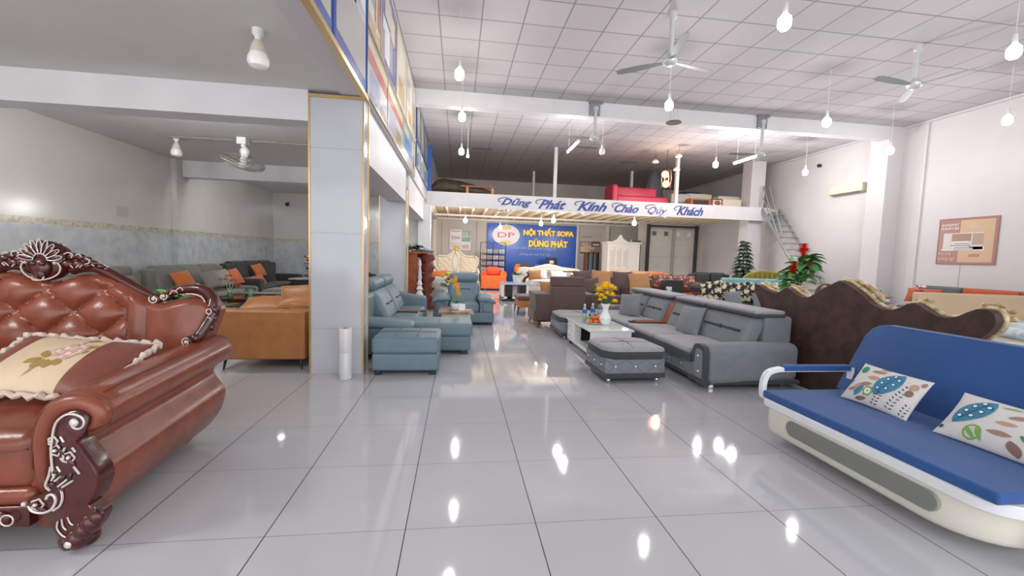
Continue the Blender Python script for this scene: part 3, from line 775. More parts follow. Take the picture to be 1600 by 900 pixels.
# crest rail and its carving
def crest(s):
    b = MB()
    P = [(-3.06, 3.78, 1.45), (-2.98, 3.78, 1.475), (-2.88, 3.78, 1.472), (-2.75, 3.78, 1.405), (-2.615, 3.78, 1.325), (-2.50, 3.78, 1.26), (-2.43, 3.77, 1.235)]
    tube(b, sgnpts([tuple(p) for p in smooth_path(P)], s), [.04, .042, .042, .04, .034, .028], 10)
    P = [(-2.36, 3.76, 1.265), (-2.30, 3.76, 1.30), (-2.22, 3.75, 1.315), (-2.15, 3.74, 1.325), (-2.08, 3.73, 1.318), (-2.01, 3.72, 1.275), (-1.975, 3.70, 1.20), (-1.972, 3.68, 1.12), (-2.0, 3.64, 1.04), (-2.03, 3.61, .97), (-2.06, 3.59, .935)]
    tube(b, sgnpts([tuple(p) for p in smooth_path(P)], s), [.03, .036, .04, .044, .046, .044, .04], 10)
    for c, r in (((-2.415, 3.72, 1.235), .045), ((-2.345, 3.72, 1.255), .04), ((-2.29, 3.72, 1.295), .034), ((-2.08, 3.55, .925), .042), ((-2.035, 3.54, .95), .035), ((-1.96, 3.66, 1.09), .033), ((-1.95, 3.66, 1.16), .033), ((-1.97, 3.64, 1.02), .03)):
        ball(b, sgnpts([c], s)[0], r, 10, sq=(1, .7, 1))
    o = b.build('crest_rail', M_WINE, rs, off=RO, angle=60)
    b = MB()
    def st(pts, r=.005, yy=3.69): tube(b, sgnpts([tuple(p) for p in smooth_path([(a, yy, c) for a, c in pts], 3)], s), r, 6)
    def spiral(cx, cz, r0, turns, a0, d=1, yy=3.685, r=.005):
        st([(cx+r0*(1-k/18*.75)*cos(a0+d*2*pi*turns*k/18), cz+r0*(1-k/18*.75)*sin(a0+d*2*pi*turns*k/18)) for k in range(19)], r, yy); ball(b, sgnpts([(cx, yy, cz)], s)[0], r0*.38, 8)
    spiral(-2.415, 1.235, .036, 1.2, 2.5); spiral(-2.345, 1.258, .03, 1.1, 0.5, -1)
    st([(-2.30, 1.275), (-2.27, 1.31), (-2.24, 1.29)], .004); st([(-2.25, 1.31), (-2.22, 1.335), (-2.2, 1.31)], .004)
    st([(-2.17, 1.285), (-2.1, 1.282), (-2.045, 1.255), (-2.025, 1.2), (-2.03, 1.13)], .005, 3.67)
    spiral(-2.08, .925, .034, 1.2, 1.0, 1, 3.505)
    for a0, c0 in ((-1.975, 1.15), (-1.98, 1.08)):
        st([(a0+.02*cos(t), c0+.022*sin(t)) for t in [2*pi*k/5 for k in range(6)]], .004, 3.625)
    st([(-1.98, 1.25), (-1.99, 1.2), (-2.0, 1.19)], .004, 3.66); st([(-2.01, 1.03), (-2.03, 1.0), (-2.02, .98)], .004, 3.61); st([(-2.05, .99), (-2.03, .96), (-2.05, .945)], .004, 3.6)
    b.build('silver_inlay', M_SILV, o, off=RO)
    # small carvings either side of the shell
    b = MB()
    for c, r in (((-3.02, 3.73, 1.56), .04), ((-2.96, 3.73, 1.555), .036), ((-2.91, 3.73, 1.535), .034), ((-2.87, 3.73, 1.51), .032), ((-2.835, 3.74, 1.485), .026), ((-2.98, 3.73, 1.50), .04), ((-3.05, 3.72, 1.50), .045), ((-2.92, 3.73, 1.49), .032), ((-2.8, 3.75, 1.462), .02)):
        ball(b, sgnpts([c], s)[0], r, 8, sq=(1.15, .6, .8))
    o2 = b.build('crest_leaf', M_WINE, rs, off=RO, angle=60)
    b = MB()
    for pts in (((-3.05, 1.575), (-3.02, 1.59), (-2.99, 1.575), (-3.0, 1.55)), ((-2.97, 1.57), (-2.945, 1.58), (-2.93, 1.56)), ((-2.9, 1.55), (-2.875, 1.535), (-2.88, 1.51), (-2.9, 1.505)), ((-2.86, 1.5), (-2.84, 1.49)), ((-2.97, 1.475), (-2.95, 1.495)), ((-2.945, 1.475), (-2.925, 1.495)), ((-2.99, 1.47), (-3.01, 1.49))):
        st(pts, .0045, 3.70)
    b.build('silver_inlay', M_SILV, o2, off=RO)
crest(1); crest(-1)
b = MB()
out = [(-.16, 1.50), (-.15, 1.56), (-.13, 1.61), (-.085, 1.655), (-.03, 1.675), (.03, 1.675), (.085, 1.655), (.13, 1.61), (.15, 1.56), (.16, 1.50), (.13, 1.44), (.07, 1.385), (0, 1.36), (-.07, 1.385), (-.13, 1.44)]
ring_loft(b, [[(SX+x*k, y, 1.5+(z-1.5)*k) for x, z in out] for y, k in ((3.79, .97), (3.74, 1), (3.715, .93), (3.70, .8))])
for k in range(9):
    a = radians(10+20*k); M = T(SX+.1*cos(a), 3.70, 1.525+.105*sin(a)) @ Matrix.Rotation(-a, 4, 'Y')
    ball(b, (0, 0, 0), .055, 10, M=M, sq=(1, .35, .33))
ball(b, (SX, 3.69, 1.47), .07, 12, sq=(1, .5, 1.1)); ball(b, (SX, 3.68, 1.42), .04, 10, sq=(1, .6, 1.2))
for s in (-1, 1): ball(b, (SX+s*.03, 3.665, 1.50), .022, 8)
sh = b.build('crest_shell', M_WINE, rs, off=RO, angle=60)
b = MB()
for k in range(9):
    a = radians(10+20*k); ca, sa = cos(a), sin(a); P = []
    for t in [2*pi*q/12 for q in range(13)]:
        u = .1+.055*cos(t); v = .017*sin(t); P.append((SX+u*ca-v*sa, 3.68, 1.525+u*sa*1.05+v*ca))
    tube(b, P, .0035, 5)
for s in (-1, 1):
    P = smooth_path([(SX+s*.115, 3.685, 1.51), (SX+s*.135, 3.685, 1.47), (SX+s*.115, 3.685, 1.42), (SX+s*.06, 3.68, 1.385), (SX, 3.675, 1.372)]); tube(b, P, .006, 6)
    tube(b, smooth_path([(SX+s*.04, 3.66, 1.40), (SX+s*.03, 3.65, 1.375), (SX, 3.645, 1.37)]), .004, 6); ball(b, (SX+s*.1, 3.68, 1.505), .012, 8)
b.build('silver_inlay', M_SILV, sh, off=RO)

# embroidered cushion with a ruffled edge
pc = Vector((-2.54, 3.02, .875)); px = Vector((.77, 0, -.06)).normalized(); py = Vector((-.05, .5, .22)).normalized()
pr = thing('ruffled_cushion', 'brown cushion with cream rose-embroidered band and ruffled edge on the leather sofa', 'cushion', pc)
M = frameM((0, 0, 0), px, py); PW, PH, PT = .80, .56, .17
b = MB(); S = add_pillow(b, PW, PH, PT, M, 22, mfn=lambda u, v: 1 if -.62 < u < .40 else 0)
M_PB = mat('cushion_brown', '#7c4539', .45, var=.1, vscale=8); M_PC = mat('cushion_cream', '#d2bb9c', .6, bump=.2, bscale=120, var=.05)
weld(b.build('cover', [M_PB, M_PC], pr, angle=80))
b = MB(); P = []
for (ua, va, ub, vb) in ((-1, -1, 1, -1), (1, -1, 1, 1), (1, 1, -1, 1), (-1, 1, -1, -1)):
    for k in range(30):
        t = k/30; p = S(ua+(ub-ua)*t, va+(vb-va)*t); n_ = Vector((p.x/PW, p.y/PH, 0)).normalized()
        P.append(M @ (p+n_*.022+Vector((0, 0, .014*sin(k*2.1)))))
P.append(P[0]); tube(b, P, [.018+.007*sin(i*2.7) for i in range(len(P))], 7)
b.build('ruffle', mat('ruffle_cloth', '#cfbdb0', .7, bump=.3, bscale=80), pr)
b = MB()
for (a, c, r) in ((.05, .25, .12), (-.02, .12, .09), (.16, .05, .11), (.22, .4, .08), (.1, .55, .06), (.26, .2, .07)):
    for k in range(6):
        t = 2*pi*k/6+r*20; decal_disc(b, S, M, (a+r*.6*cos(t), c+r*1.1*sin(t)), r*.5, .003+.0003*k, (k % 2), 8, ry=r*.9)
    decal_disc(b, S, M, (a, c), r*.35, .006, 2, 8, ry=r*.6)
for p0, p1, w_ in (((-.12, -.15), (-.3, -.35), .16), ((-.08, -.15), (-.2, .12), .14), ((-.05, -.2), (-.12, -.5), .16), ((0, -.2), (.05, -.48), .15), ((.12, -.15), (.16, -.38), .14), ((.3, .3), (.4, .5), .1), ((.12, .65), (.3, .8), .08), ((.3, .1), (.38, .25), .08)):
    decal_leaf(b, S, M, p0, p1, w_, .004, 3)
decal_leaf(b, S, M, (-.05, -.3), (-.12, -.75), .025, .005, 3)
b.build('embroidery', [cm('#dcb9a6'), cm('#c9a394'), cm('#e8d2c2'), cm('#9c8043')], pr)
# ------------------------------------------------------------------ blue and white sofa bed, front right
M_BLUE = mat('blue_fabric', '#20508f', .8, bump=.3, bscale=300, var=.07, vscale=3, sheen=.15)
M_CREAM = mat('cream_panel', '#ddd8cb', .3)
M_WRIM = mat('white_frame', '#e9ebee', .25)
sb = thing('sofa_bed', 'blue fabric sofa bed with white frame and cream front panel', 'sofa bed', (3.4, 2.7, 0)); SO = (3.4, 2.7, 0)
def rr_outline(x0, x1, y0, y1, r_near, r_far, n=7):
    """plan outline with rounded street-side corners"""
    P = []
    def arc(cx, cy, r, a0, a1): P.extend([(cx+r*cos(radians(a0+(a1-a0)*k/n)), cy+r*sin(radians(a0+(a1-a0)*k/n))) for k in range(n+1)])
    arc(x0+r_near, y0+r_near, r_near, 270, 180); arc(x0+r_far, y1-r_far, r_far, 180, 90)
    P += [(x1, y1), (x1, y0)]; return P
YN, YFR = 1.79, 3.60
b = MB(); rings = []
for z, k in ((.09, .93), (.105, .965), (.13, .985), (.2, 1), (.37, 1)):
    o_ = rr_outline(2.93, 3.85, YN+.06, YFR-.02, .34, .10); c = (3.5, 2.65)
    rings.append([(c[0]+(x-c[0])*k, c[1]+(y-c[1])*(1-(1-k)*.6), z) for x, y in o_])
ring_loft(b, rings); fp = b.build('front_panel', M_CREAM, sb, off=SO)
b = MB(); slot = [(2.16-.062*sin(radians(180*k/8)), .238-.062*cos(radians(180*k/8))) for k in range(9)]+[(3.22+.062*sin(radians(180*k/8)), .238+.062*cos(radians(180*k/8))) for k in range(9)]
prism(b, slot, 2.915, 2.95, 'yz'); b.build('slot_inlay', mat('slot_grey', '#7e817b', .6), fp, off=SO)
b = MB(); S2 = [(2.70+(y-2.70)*1.012, .238+(z-.238)*1.09) for y, z in slot]; prism(b, S2, 2.92, 2.95, 'yz'); b.build('slot_frame', mat('slot_rim', '#9b9d97', .4), fp, off=SO)
b = MB(); ring_loft(b, [[(x, y, z) for x, y in rr_outline(2.93-e, 3.87, YN-e, YFR+e, .2, .08)] for z, e in ((.325, .0), (.335, .014), (.395, .02), (.405, .012))])
b.build('frame', M_WRIM, sb, off=SO)
b = MB(); rbox(b, 2.905, 3.90, YN+.02, YFR-.02, .405, .475, .018, (0, 0, .008)); b.build('seat', M_BLUE, sb, off=SO)
b = MB()
def lean(p): return (p[0]+.24*(p[2]-.45)/.66, p[1], p[2])
# back cushion with generously rounded top corners
oy = [(YN-.02, .44), (YN-.02, .98), (YN+.0, 1.05), (YN+.05, 1.10), (YN+.13, 1.125), (3.48, 1.125), (3.56, 1.105), (3.62, 1.06), (3.66, .98), (3.73, .44)]
rings = []
for dx, k in ((-.0, .985), (.012, 1.0), (.09, 1.0), (.105, .985)):
    rings.append([lean((3.83+dx, 2.7+(y-2.7)*k, .78+(z-.78)*k)) for y, z in oy])
ring_loft(b, rings); b.build('backrest', M_BLUE, sb, off=SO, bevel=.01)
for ya, xo in ((3.63, 0), (1.80, .27)):
    b = MB(); P = smooth_path([(2.96+xo, ya, .38), (2.945+xo, ya, .45), (2.95+xo, ya, .55), (2.99+xo, ya, .625), (3.08+xo, ya, .655), (3.2+xo, ya, .66), (3.9, ya, .66)], 4)
    rings = []
    for i, p in enumerate(P):
        t = (P[min(len(P)-1, i+1)]-P[max(0, i-1)]).normalized(); nrm = Vector((-t.z, 0, t.x))
        hw = .022 if 0 < i < len(P)-1 else .015; hy = .03
        rings.append([tuple(p+nrm*hw+Vector((0, hy, 0))), tuple(p-nrm*hw+Vector((0, hy, 0))), tuple(p-nrm*hw-Vector((0, hy, 0))), tuple(p+nrm*hw-Vector((0, hy, 0)))])
    ring_loft(b, rings); box(b, 3.87, 3.90, ya-.03, ya+.03, .30, .66)
    ar = b.build('armrest', M_WRIM, sb, off=SO, bevel=.006)
    b = MB(); rbox(b, 3.13+xo, 3.86, ya-.037, ya+.037, .645, .70, .014); b.build('arm_pad', M_BLUE, ar, off=SO)
for x, y in ((3.3, 2.2), (3.3, 3.4), (3.75, 2.0), (3.75, 3.5)):
    b = MB(); rbox(b, x-.02, x+.02, y-.02, y+.02, 0, .12, .006); b.build('leg', M_WRIM, sb, off=SO)
b = MB(); rbox(b, 3.195, 3.24, 1.78, 1.83, .02, .45, .01); box(b, 3.2, 3.235, 1.785, 1.825, 0, .02); b.build('leg', M_WRIM, sb, off=SO)

# two leaf-print pillows
def leaf_pillow(label, c, xv, yv, W, H, items):
    root = thing('print_pillow', label, 'pillow', c, 0, 'leaf print pillows'); M = frameM((0, 0, 0), xv, yv)
    b = MB(); S = add_pillow(b, W, H, .15, M, 16, pinch=.05); weld(b.build('cover', mat('pillow_linen', '#dcd9d6', .8, bump=.2, bscale=150), root, angle=80))
    cols = ['#3f86a8', '#eef0f0', '#23506e', '#a88474', '#7fae58', '#3a8f66', '#2f3b44', '#c79a80', '#8f6d62', '#9fb3c2']
    b = MB()
    for it in items:
        k = it[0]
        if k == 'L': decal_leaf(b, S, M, it[1], it[2], it[3], .003+.0008*it[5] if len(it) > 5 else .003, it[4])
        elif k == 'D': decal_disc(b, S, M, it[1], it[2], .0045, it[4], ry=it[3])
        elif k == 'R': decal_disc(b, S, M, it[1], it[2], .0042, it[4], ry=it[3], inner=.8)
        elif k == 'BIG':
            p0, p1, w_ = it[1:4]; p0 = Vector(p0); p1 = Vector(p1); d = p1-p0; s = Vector((-d.y, d.x)).normalized()
            decal_leaf(b, S, M, p0, p1, w_, .003, it[4], 12)
            for t, q in ((.25, .13), (.45, .2), (.65, .2), (.82, .12), (.35, -.15), (.55, -.2), (.75, -.16)):
                cc = p0+d*t+s*q*w_*1.1
                decal_disc(b, S, M, cc, .055, .0045, 2, 10, ry=.085); decal_disc(b, S, M, cc, .036, .006, 1, 10, ry=.055)
            decal_leaf(b, S, M, p0-d*.06, p1, .02, .0065, 2)
        elif k == 'FERN':
            p0, p1, n, l, c_ = it[1:6]; p0 = Vector(p0); p1 = Vector(p1); d = p1-p0; s = Vector((-d.y, d.x)).normalized(); dn = d.normalized()
            for i in range(n):
                q = p0+d*i/n
                for sg in (1, -1): decal_leaf(b, S, M, q+s*sg*.02, q+s*sg*l+dn*l*.7, .045, .004, c_, 4)
        elif k == 'FLOWER':
            cc, r, c_ = it[1:4]
            for i in range(6):
                a = pi/3*i; decal_disc(b, S, M, (cc[0]+r*.6*cos(a), cc[1]+r*1.0*sin(a)), r*.42, .0035+.0003*(i % 2), c_, 8, ry=r*.65)
            decal_disc(b, S, M, cc, r*.62, .005, 1, 10, ry=r); decal_disc(b, S, M, cc, r*.2, .006, 7, 8, ry=r*.35)
    b.build('leaf_print', [cm(c_, .8) for c_ in cols], root)
    return root
leaf_pillow('white pillow with big blue leaf print, far end of the blue sofa bed', (3.60, 3.05, .635), (.02, -1, -.02), (.24, 0, .33), .56, .38, [
    ('BIG', (.02, -.5), (.38, .9), .62, 0), ('L', (-.5, .62), (-.05, .75), .2, 3), ('L', (-.48, .25), (-.08, .35), .2, 7), ('L', (-.55, -.2), (-.2, -.02), .2, 3), ('L', (-.35, .9), (-.05, .95), .12, 3),
    ('D', (-.75, .62), .12, .2, 5), ('FLOWER', (-.2, -.42), .16, 4), ('L', (-.62, -.65), (-.5, -.1), .3, 7), ('L', (-.55, -.8), (-.42, -.2), .2, 0, 2), ('L', (-.85, -.6), (-.65, -.4), .16, 3), ('L', (-.5, -.9), (-.15, -.75), .18, 8),
    ('FERN', (.5, -.85), (.75, .45), 8, .11, 2), ('FERN', (.08, -.9), (.2, -.2), 5, .1, 6), ('D', (.8, .45), .1, .16, 7), ('D', (.93, .7), .06, .12, 3), ('D', (.8, .1), .09, .16, 8), ('FERN', (.85, -.9), (.95, -.3), 4, .08, 6), ('L', (-.97, -.3), (-.88, 0), .08, 0)])
leaf_pillow('white pillow with brown leaf sprigs, nearest on the blue sofa bed', (3.60, 2.20, .625), (.03, -1, -.015), (.26, 0, .30), .74, .38, [
    ('BIG', (-.80, -.45), (-.40, .85), .46, 0), ('L', (-.1, .3), (.2, .55), .16, 3), ('L', (-.22, 0), (.1, .1), .16, 7), ('L', (-.25, -.4), (.12, -.35), .2, 3), ('L', (.12, -.5), (.28, -.95), .2, 8), ('L', (.2, -.2), (.5, -.5), .18, 5),
    ('R', (-.42, -.62), .14, .3, 4), ('L', (-.55, -.45), (-.35, -.85), .1, 4), ('L', (-.4, -.4), (-.25, -.85), .08, 4), ('L', (-.3, .7), (0, .8), .08, 4), ('L', (.25, .1), (.45, .25), .04, 7), ('L', (.25, 0), (.45, .15), .04, 7),
    ('R', (.7, .2), .13, .22, 9), ('R', (.85, .0), .13, .22, 9), ('R', (.7, -.3), .13, .22, 9), ('R', (.6, 0), .12, .2, 9), ('FERN', (.45, -.9), (.7, -.6), 4, .07, 2), ('FERN', (.8, -.9), (.9, -.5), 3, .07, 6), ('D', (-.92, -.7), .04, .08, 2)])

# ------------------------------------------------------------------ carved headboard seen from behind
hbo = [(6.165, 1.33), (6.13, 1.345), (6.066, 1.337), (5.98, 1.30), (5.888, 1.27), (5.77, 1.25), (5.669, 1.253), (5.58, 1.31), (5.511, 1.345), (5.442, 1.319), (5.309, 1.255), (5.21, 1.232), (5.127, 1.236), (4.992, 1.309), (4.892, 1.385), (4.80, 1.425), (4.744, 1.46), (4.673, 1.495), (4.573, 1.466), (4.451, 1.4), (4.334, 1.327), (4.241, 1.252), (4.115, 1.21), (4.0, 1.213), (3.911, 1.255), (3.862, 1.295), (3.794, 1.315), (3.742, 1.303), (3.671, 1.257), (3.572, 1.212), (3.48, 1.205), (3.395, 1.229), (3.33, 1.275), (3.253, 1.32), (3.175, 1.325), (3.125, 1.295), (3.10, 1.229), (3.115, 1.164), (3.15, 1.11), (3.25, 1.0), (3.3, .9), (3.3, 0), (5.95, 0), (5.95, .9), (6.02, 1.05), (6.12, 1.18), (6.17, 1.26)]
hr = thing('headboard', 'dark brown back of a carved scalloped headboard with gilt edge', 'headboard', (4.8, 4.7, 0)); HO = (4.8, 4.7, 0)
b = MB(); prism(b, hbo, 4.72, 4.80, 'yz')
b.build('back_panel', mat('dark_board', '#38261f', .6, col2='#4d3530', vscale=7, bump=.3, bscale=30), hr, off=HO, angle=30, bevel=.006)
b = MB(); edge = [(4.825, y, z+.004) for y, z in hbo[:40]]; P = smooth_path(edge, 2)
tube(b, P, .026, 10, flat=1)
rnd = random.Random(5)
for i, (y, z) in enumerate(hbo[:38]):
    near = [k for k in (0, 1, 8, 9, 17, 18, 19, 25, 26, 27, 33, 34, 35, 36) if abs(k-i) < 1]
    if near:
        for k in range(4): ball(b, (4.86+.03*rnd.random(), y+rnd.uniform(-.05, .05), z+.01+rnd.random()*.03), .022+rnd.random()*.01, 8, sq=(1, 1.2, .7))
tube(b, smooth_path([(4.86, 4.57, 1.5), (4.88, 4.42, 1.44), (4.88, 4.3, 1.36), (4.88, 4.22, 1.28)]), [.02, .035, .03, .018], 8)
tube(b, smooth_path([(4.86, 6.1, 1.38), (4.88, 5.96, 1.335), (4.88, 5.85, 1.30)]), [.025, .035, .015], 8)
tube(b, smooth_path([(4.86, 5.45, 1.35), (4.88, 5.36, 1.30), (4.88, 5.26, 1.25)]), [.035, .04, .02], 8)
b.build('gilt_edge', mat('gilt_cream', '#a58558', .3, metal=.3, col2='#dccfae', vscale=14), hr, off=HO, angle=60)
b = MB(); rbox(b, 4.80, 4.90, 3.4, 5.85, .3, 1.1, .03, (.03, 0, 0)); b.build('padding', mat('beige_velvet', '#cbb89b', .7), hr, off=HO)
# ------------------------------------------------------------------ blue-grey recliner suite, left of the aisle
M_BG = leather('bluegrey_leather', '#697e89', .5, .05)
M_BG2 = leather('bluegrey_leather_light', '#7d959f', .5, .05)
M_DKSEAM = mat('seam_dark', '#3c4f5a', .6)
# ottoman nearest the column
ot = thing('ottoman', 'blue-grey leather ottoman on dark block feet beside the marble column', 'ottoman', (-.685, 6.16, 0))
b = MB(); rbox(b, -.445, .445, -.40, .40, .06, .30, .035, (.006, .006, 0)); b.build('base', M_BG, ot)
b = MB(); rbox(b, -.45, .45, -.405, .405, .295, .525, .05, (.008, .006, .015)); c = b.build('cushion', M_BG, ot)
b = MB()
for x in (-.15, .15): tube(b, [(x, -.35, .533), (x, 0, .541), (x, .35, .533)], .004, 5)
tube(b, [(-.4, 0, .533), (0, 0, .542), (.4, 0, .533)], .004, 5); b.build('seam', M_DKSEAM, c)
block_legs(ot, .89, .8, M_BLACK, .06, .09, .03)

# long sofa with chaise
bs = thing('recliner_sofa', 'blue-grey leather corner sofa with headrests and chaise along the pillars', 'sofa', (-1.2, 8.2, 0)); BO = (-1.2, 8.2, 0)
b = MB(); rbox(b, -1.72, -.72, 6.72, 9.85, .06, .30, .04); b.build('base', M_BG, bs, off=BO)
b = MB(); rbox(b, -.75, .24, 6.98, 7.72, .06, .31, .04, (.006, .006, 0)); b.build('chaise_base', M_BG, bs, off=BO)
b = MB(); rbox(b, -1.3, .26, 6.96, 7.74, .30, .525, .06, (.008, .006, .02)); ch = b.build('chaise_cushion', M_BG, bs, off=BO)
b = MB(); tube(b, [(-.3, 6.99, .536), (-.3, 7.35, .548), (-.3, 7.7, .536)], .004, 5); b.build('seam', M_DKSEAM, ch, off=BO)
def backpad(y0, y1, i):
    def fn(p): return (p[0]-.26*(p[2]-.5)/.55, p[1], p[2])
    b = MB(); rbox(b, -1.42, -1.14, y0+.01, y1-.01, .48, 1.0, .09, (.03, .01, .01), fn=fn); o = b.build('back_cushion', M_BG, bs, off=BO)
    b = MB()
    for k in (.33, .67): yy = y0+(y1-y0)*k; rbox(b, -1.245, -1.205, yy-.07, yy+.07, .755, .775, .008)
    b.build('tuft_seam', M_DKSEAM, o, off=BO)
    b = MB(); rbox(b, -1.72, -1.40, y0+.03, y1-.03, .98, 1.20, .1, (0, .01, 0)); b.build('headrest', M_BG, bs, off=BO)
backpad(7.35, 8.42, 1); backpad(8.45, 9.58, 2)
for y0, y1 in ((7.78, 8.75), (8.78, 9.58)):
    b = MB(); rbox(b, -1.3, -.70, y0, y1, .28, .50, .07, (.02, .01, .02)); b.build('seat_cushion', M_BG2 if 0 else M_BG, bs, off=BO)
b = MB(); rbox(b, -1.75, -1.4, 6.75, 9.83, .06, .98, .06); b.build('backrest', M_BG, bs, off=BO)
def armfn(p): return (p[0], p[1], p[2]-.05*max(0, (p[0]+1.2))/.5)
b = MB(); rbox(b, -1.65, -.72, 6.60, 6.95, .08, .50, .04); b.build('arm_base', M_BG, bs, off=BO)
b = MB(); rbox(b, -1.65, -.68, 6.57, 6.96, .50, .635, .055, (.01, .01, .01), fn=armfn); b.build('arm', M_BG, bs, off=BO)
b = MB(); rbox(b, -1.6, -.70, 9.60, 9.90, .08, .70, .07, (.01, 0, .02), fn=lambda p: (p[0], p[1], p[2]+(.12*max(0, -(p[0]+.9))/.6 if p[2] > .4 else 0))); b.build('arm', M_BG, bs, off=BO)
for x, y in ((.14, 7.04), (.14, 7.62), (-.8, 6.7), (-.8, 9.75), (-1.6, 6.7), (-1.6, 9.75)):
    b = MB(); box(b, x-.06, x+.05, y-.04, y+.05, 0, .065); b.build('leg', M_BLACK, bs, off=BO)
tr = thing('wooden_tray', 'brown wooden armrest tray lying on the blue-grey sofa seat', 'tray', (-1.02, 8.42, .528))
b = MB(); rbox(b, -.2, .26, -.13, .13, 0, .022, .006); b.build('board', mat('walnut', '#8a5b45', .35), tr)
b = MB(); rbox(b, .29, .40, -.10, .06, 0, .02, .006); b.build('cup_holder', M_BLACK, tr)

# recliner armchair
ac = thing('recliner_armchair', 'blue-grey leather recliner armchair with headrest behind the small table', 'armchair', (.16, 10.5, 0))
W_ = 1.46
b = MB(); rbox(b, -.72, .72, -.55, .45, .06, .31, .04); b.build('base', M_BG, ac)
b = MB(); rbox(b, -.36, .36, -.56, .2, .30, .53, .06, (0, .015, .02)); b.build('seat_cushion', M_BG, ac)
for s in (-1, 1):
    b = MB(); rbox(b, *sorted((s*.37, s*.70)), -.54, .45, .30, .60, .04); a_ = b.build('arm_side', M_BG, ac)
    def fn2(p): return (p[0], p[1], p[2]-.07*max(0, (abs(p[0])-.55)/.2)**1.5+.05*max(0, min(1, p[1]+.3)))
    b = MB(); rbox(b, *sorted((s*.34, s*.76)), -.58, .42, .565, .665, .045, (.01, .01, .02), fn=fn2); b.build('arm', M_BG, ac)
    b = MB(); tube(b, [(s*.45, -.545, .32), (s*.45, -.55, .5), (s*.47, -.55, .53), (s*.55, -.55, .55)], .006, 6); b.build('piping', M_DKSEAM, a_)
def fn3(p): return (p[0], p[1]+.2*(p[2]-.5)/.6, p[2])
b = MB(); rbox(b, -.36, .36, .10, .34, .48, .99, .07, (.01, .03, .01), fn=fn3); o = b.build('back_cushion', M_BG, ac)
b = MB(); rbox(b, -.17, .17, .165, .2, .80, .82, .009); b.build('tuft_seam', M_DKSEAM, o)
b = MB(); rbox(b, -.35, .35, .24, .48, .975, 1.20, .09, (.01, .015, .01)); b.build('headrest', M_BG, ac)
b = MB(); rbox(b, -.4, .4, .34, .5, .2, .9, .05); b.build('backrest', M_BG, ac)
block_legs(ac, 1.44, 1.05, M_BLACK, .06, .12, .03)

# small table between them, orchid pot on it
tt = thing('tea_table', 'small cream tea table with brown glossy stone top between blue-grey seats', 'table', (-.02, 8.98, 0))
b = MB(); rbox(b, -.36, .36, -.45, .45, .455, .51, .01); b.build('top', mat('brown_marble', '#8a6b58', .1, col2='#b79b86', vscale=6), tt)
b = MB(); rbox(b, -.29, .29, -.38, .38, .05, .455, .01); b.build('body', mat('cream_lacquer', '#ddd6c4', .3), tt)
for sx in (-1, 1):
    b = MB(); rbox(b, *sorted((sx*.24, sx*.29)), -.41, -.36, 0, .455, .005); b.build('leg', mat('cream_lacquer', '#ddd6c4', .3), tt)
op = thing('potted_orchid', 'yellow orchid in a white pot on the brown-topped tea table', 'plant', (-.02, 8.9, .51))
b = MB(); lathe(b, [(.07, 0), (.10, .03), (.11, .10), (.10, .13), (.085, .13)], n=18); b.build('pot', M_WHITE, op)
b = MB()
for k in range(9):
    a = k*2.4; leaf(b, (0, 0, .12), (cos(a), sin(a)*.6, .5+.2*(k % 2)), .30, .05, .35)
b.build('foliage', mat('orchid_leaf', '#4f7f62', .5), op)
b = MB(); P = smooth_path([(0, 0, .12), (-.03, 0, .35), (-.02, 0, .52), (-.09, 0, .62)]); tube(b, P, .006, 6)
tube(b, smooth_path([(0, 0, .12), (.03, 0, .3), (.02, 0, .42)]), .005, 6); b.build('stem', cm('#6a8a4d'), op)
def blossoms(b, pts, r, mi=0, rnd=random.Random(2)):
    for p in pts:
        for k in range(5):
            a = 2*pi*k/5+rnd.random(); M = T(*p) @ Matrix.Rotation(a, 4, 'Y') @ T(r*.6, 0, 0)
            ball(b, (0, 0, 0), r*.62, 6, mi, M, (1, .35, .7))
        ball(b, (p[0], p[1]-r*.35, p[2]), r*.3, 6, mi+1)
b = MB(); blossoms(b, [(-.10, -.02, .62), (-.04, -.03, .60), (.01, -.02, .54), (-.02, -.03, .66), (.02, -.03, .45), (.03, -.03, .38), (.05, -.02, .33), (-.03, -.03, .5)], .045)
b.build('blossom', [cm('#e3a83d', .6), cm('#c8703a', .6)], op)
tb = thing('tissue_box', 'white folded card standing beside the orchid pot', 'card', (.1, 8.8, .51)); b = MB()
b.add([(-.07, 0, 0), (.07, 0, 0), (.07, .03, .13), (-.07, .03, .13), (-.07, .06, 0), (.07, .06, 0)], [(0, 1, 2, 3), (3, 2, 5, 4), (0, 3, 4), (1, 5, 2)]); b.build('card', M_WHITE, tb, smooth=False)
tn = thing('ashtray', 'small black and white dish on the brown-topped tea table', 'dish', (.24, 8.78, .51)); b = MB(); rbox(b, -.06, .06, -.04, .04, 0, .025, .01); b.build('dish', M_WHITE, tn); b = MB(); rbox(b, -.03, .045, -.025, .03, .022, .03, .003); b.build('lid', M_BLACK, tn)

# ------------------------------------------------------------------ grey sofa suite, right of the aisle
M_G1 = fabric('grey_fabric', '#7b8086'); M_G2 = fabric('grey_fabric_light', '#98989c'); M_GD = fabric('charcoal_fabric', '#3b3f45')
M_CHR = mat('chrome', '#d8dadc', .15, metal=.9); M_CRY = mat('crystal', '#f4f6fa', .08, metal=.3, emit=.0)
def studs(pts, parent, off=(0, 0, 0)):
    first = None
    for p in pts:
        if first is None: m_ = MB(); ball(m_, (0, 0, 0), .014, 8); o = first = m_.build('crystal_stud', M_CRY, parent)
        else: o = first.copy(); COL.objects.link(o)
        o.location = (p[0]-off[0], p[1]-off[1], p[2]-off[2])
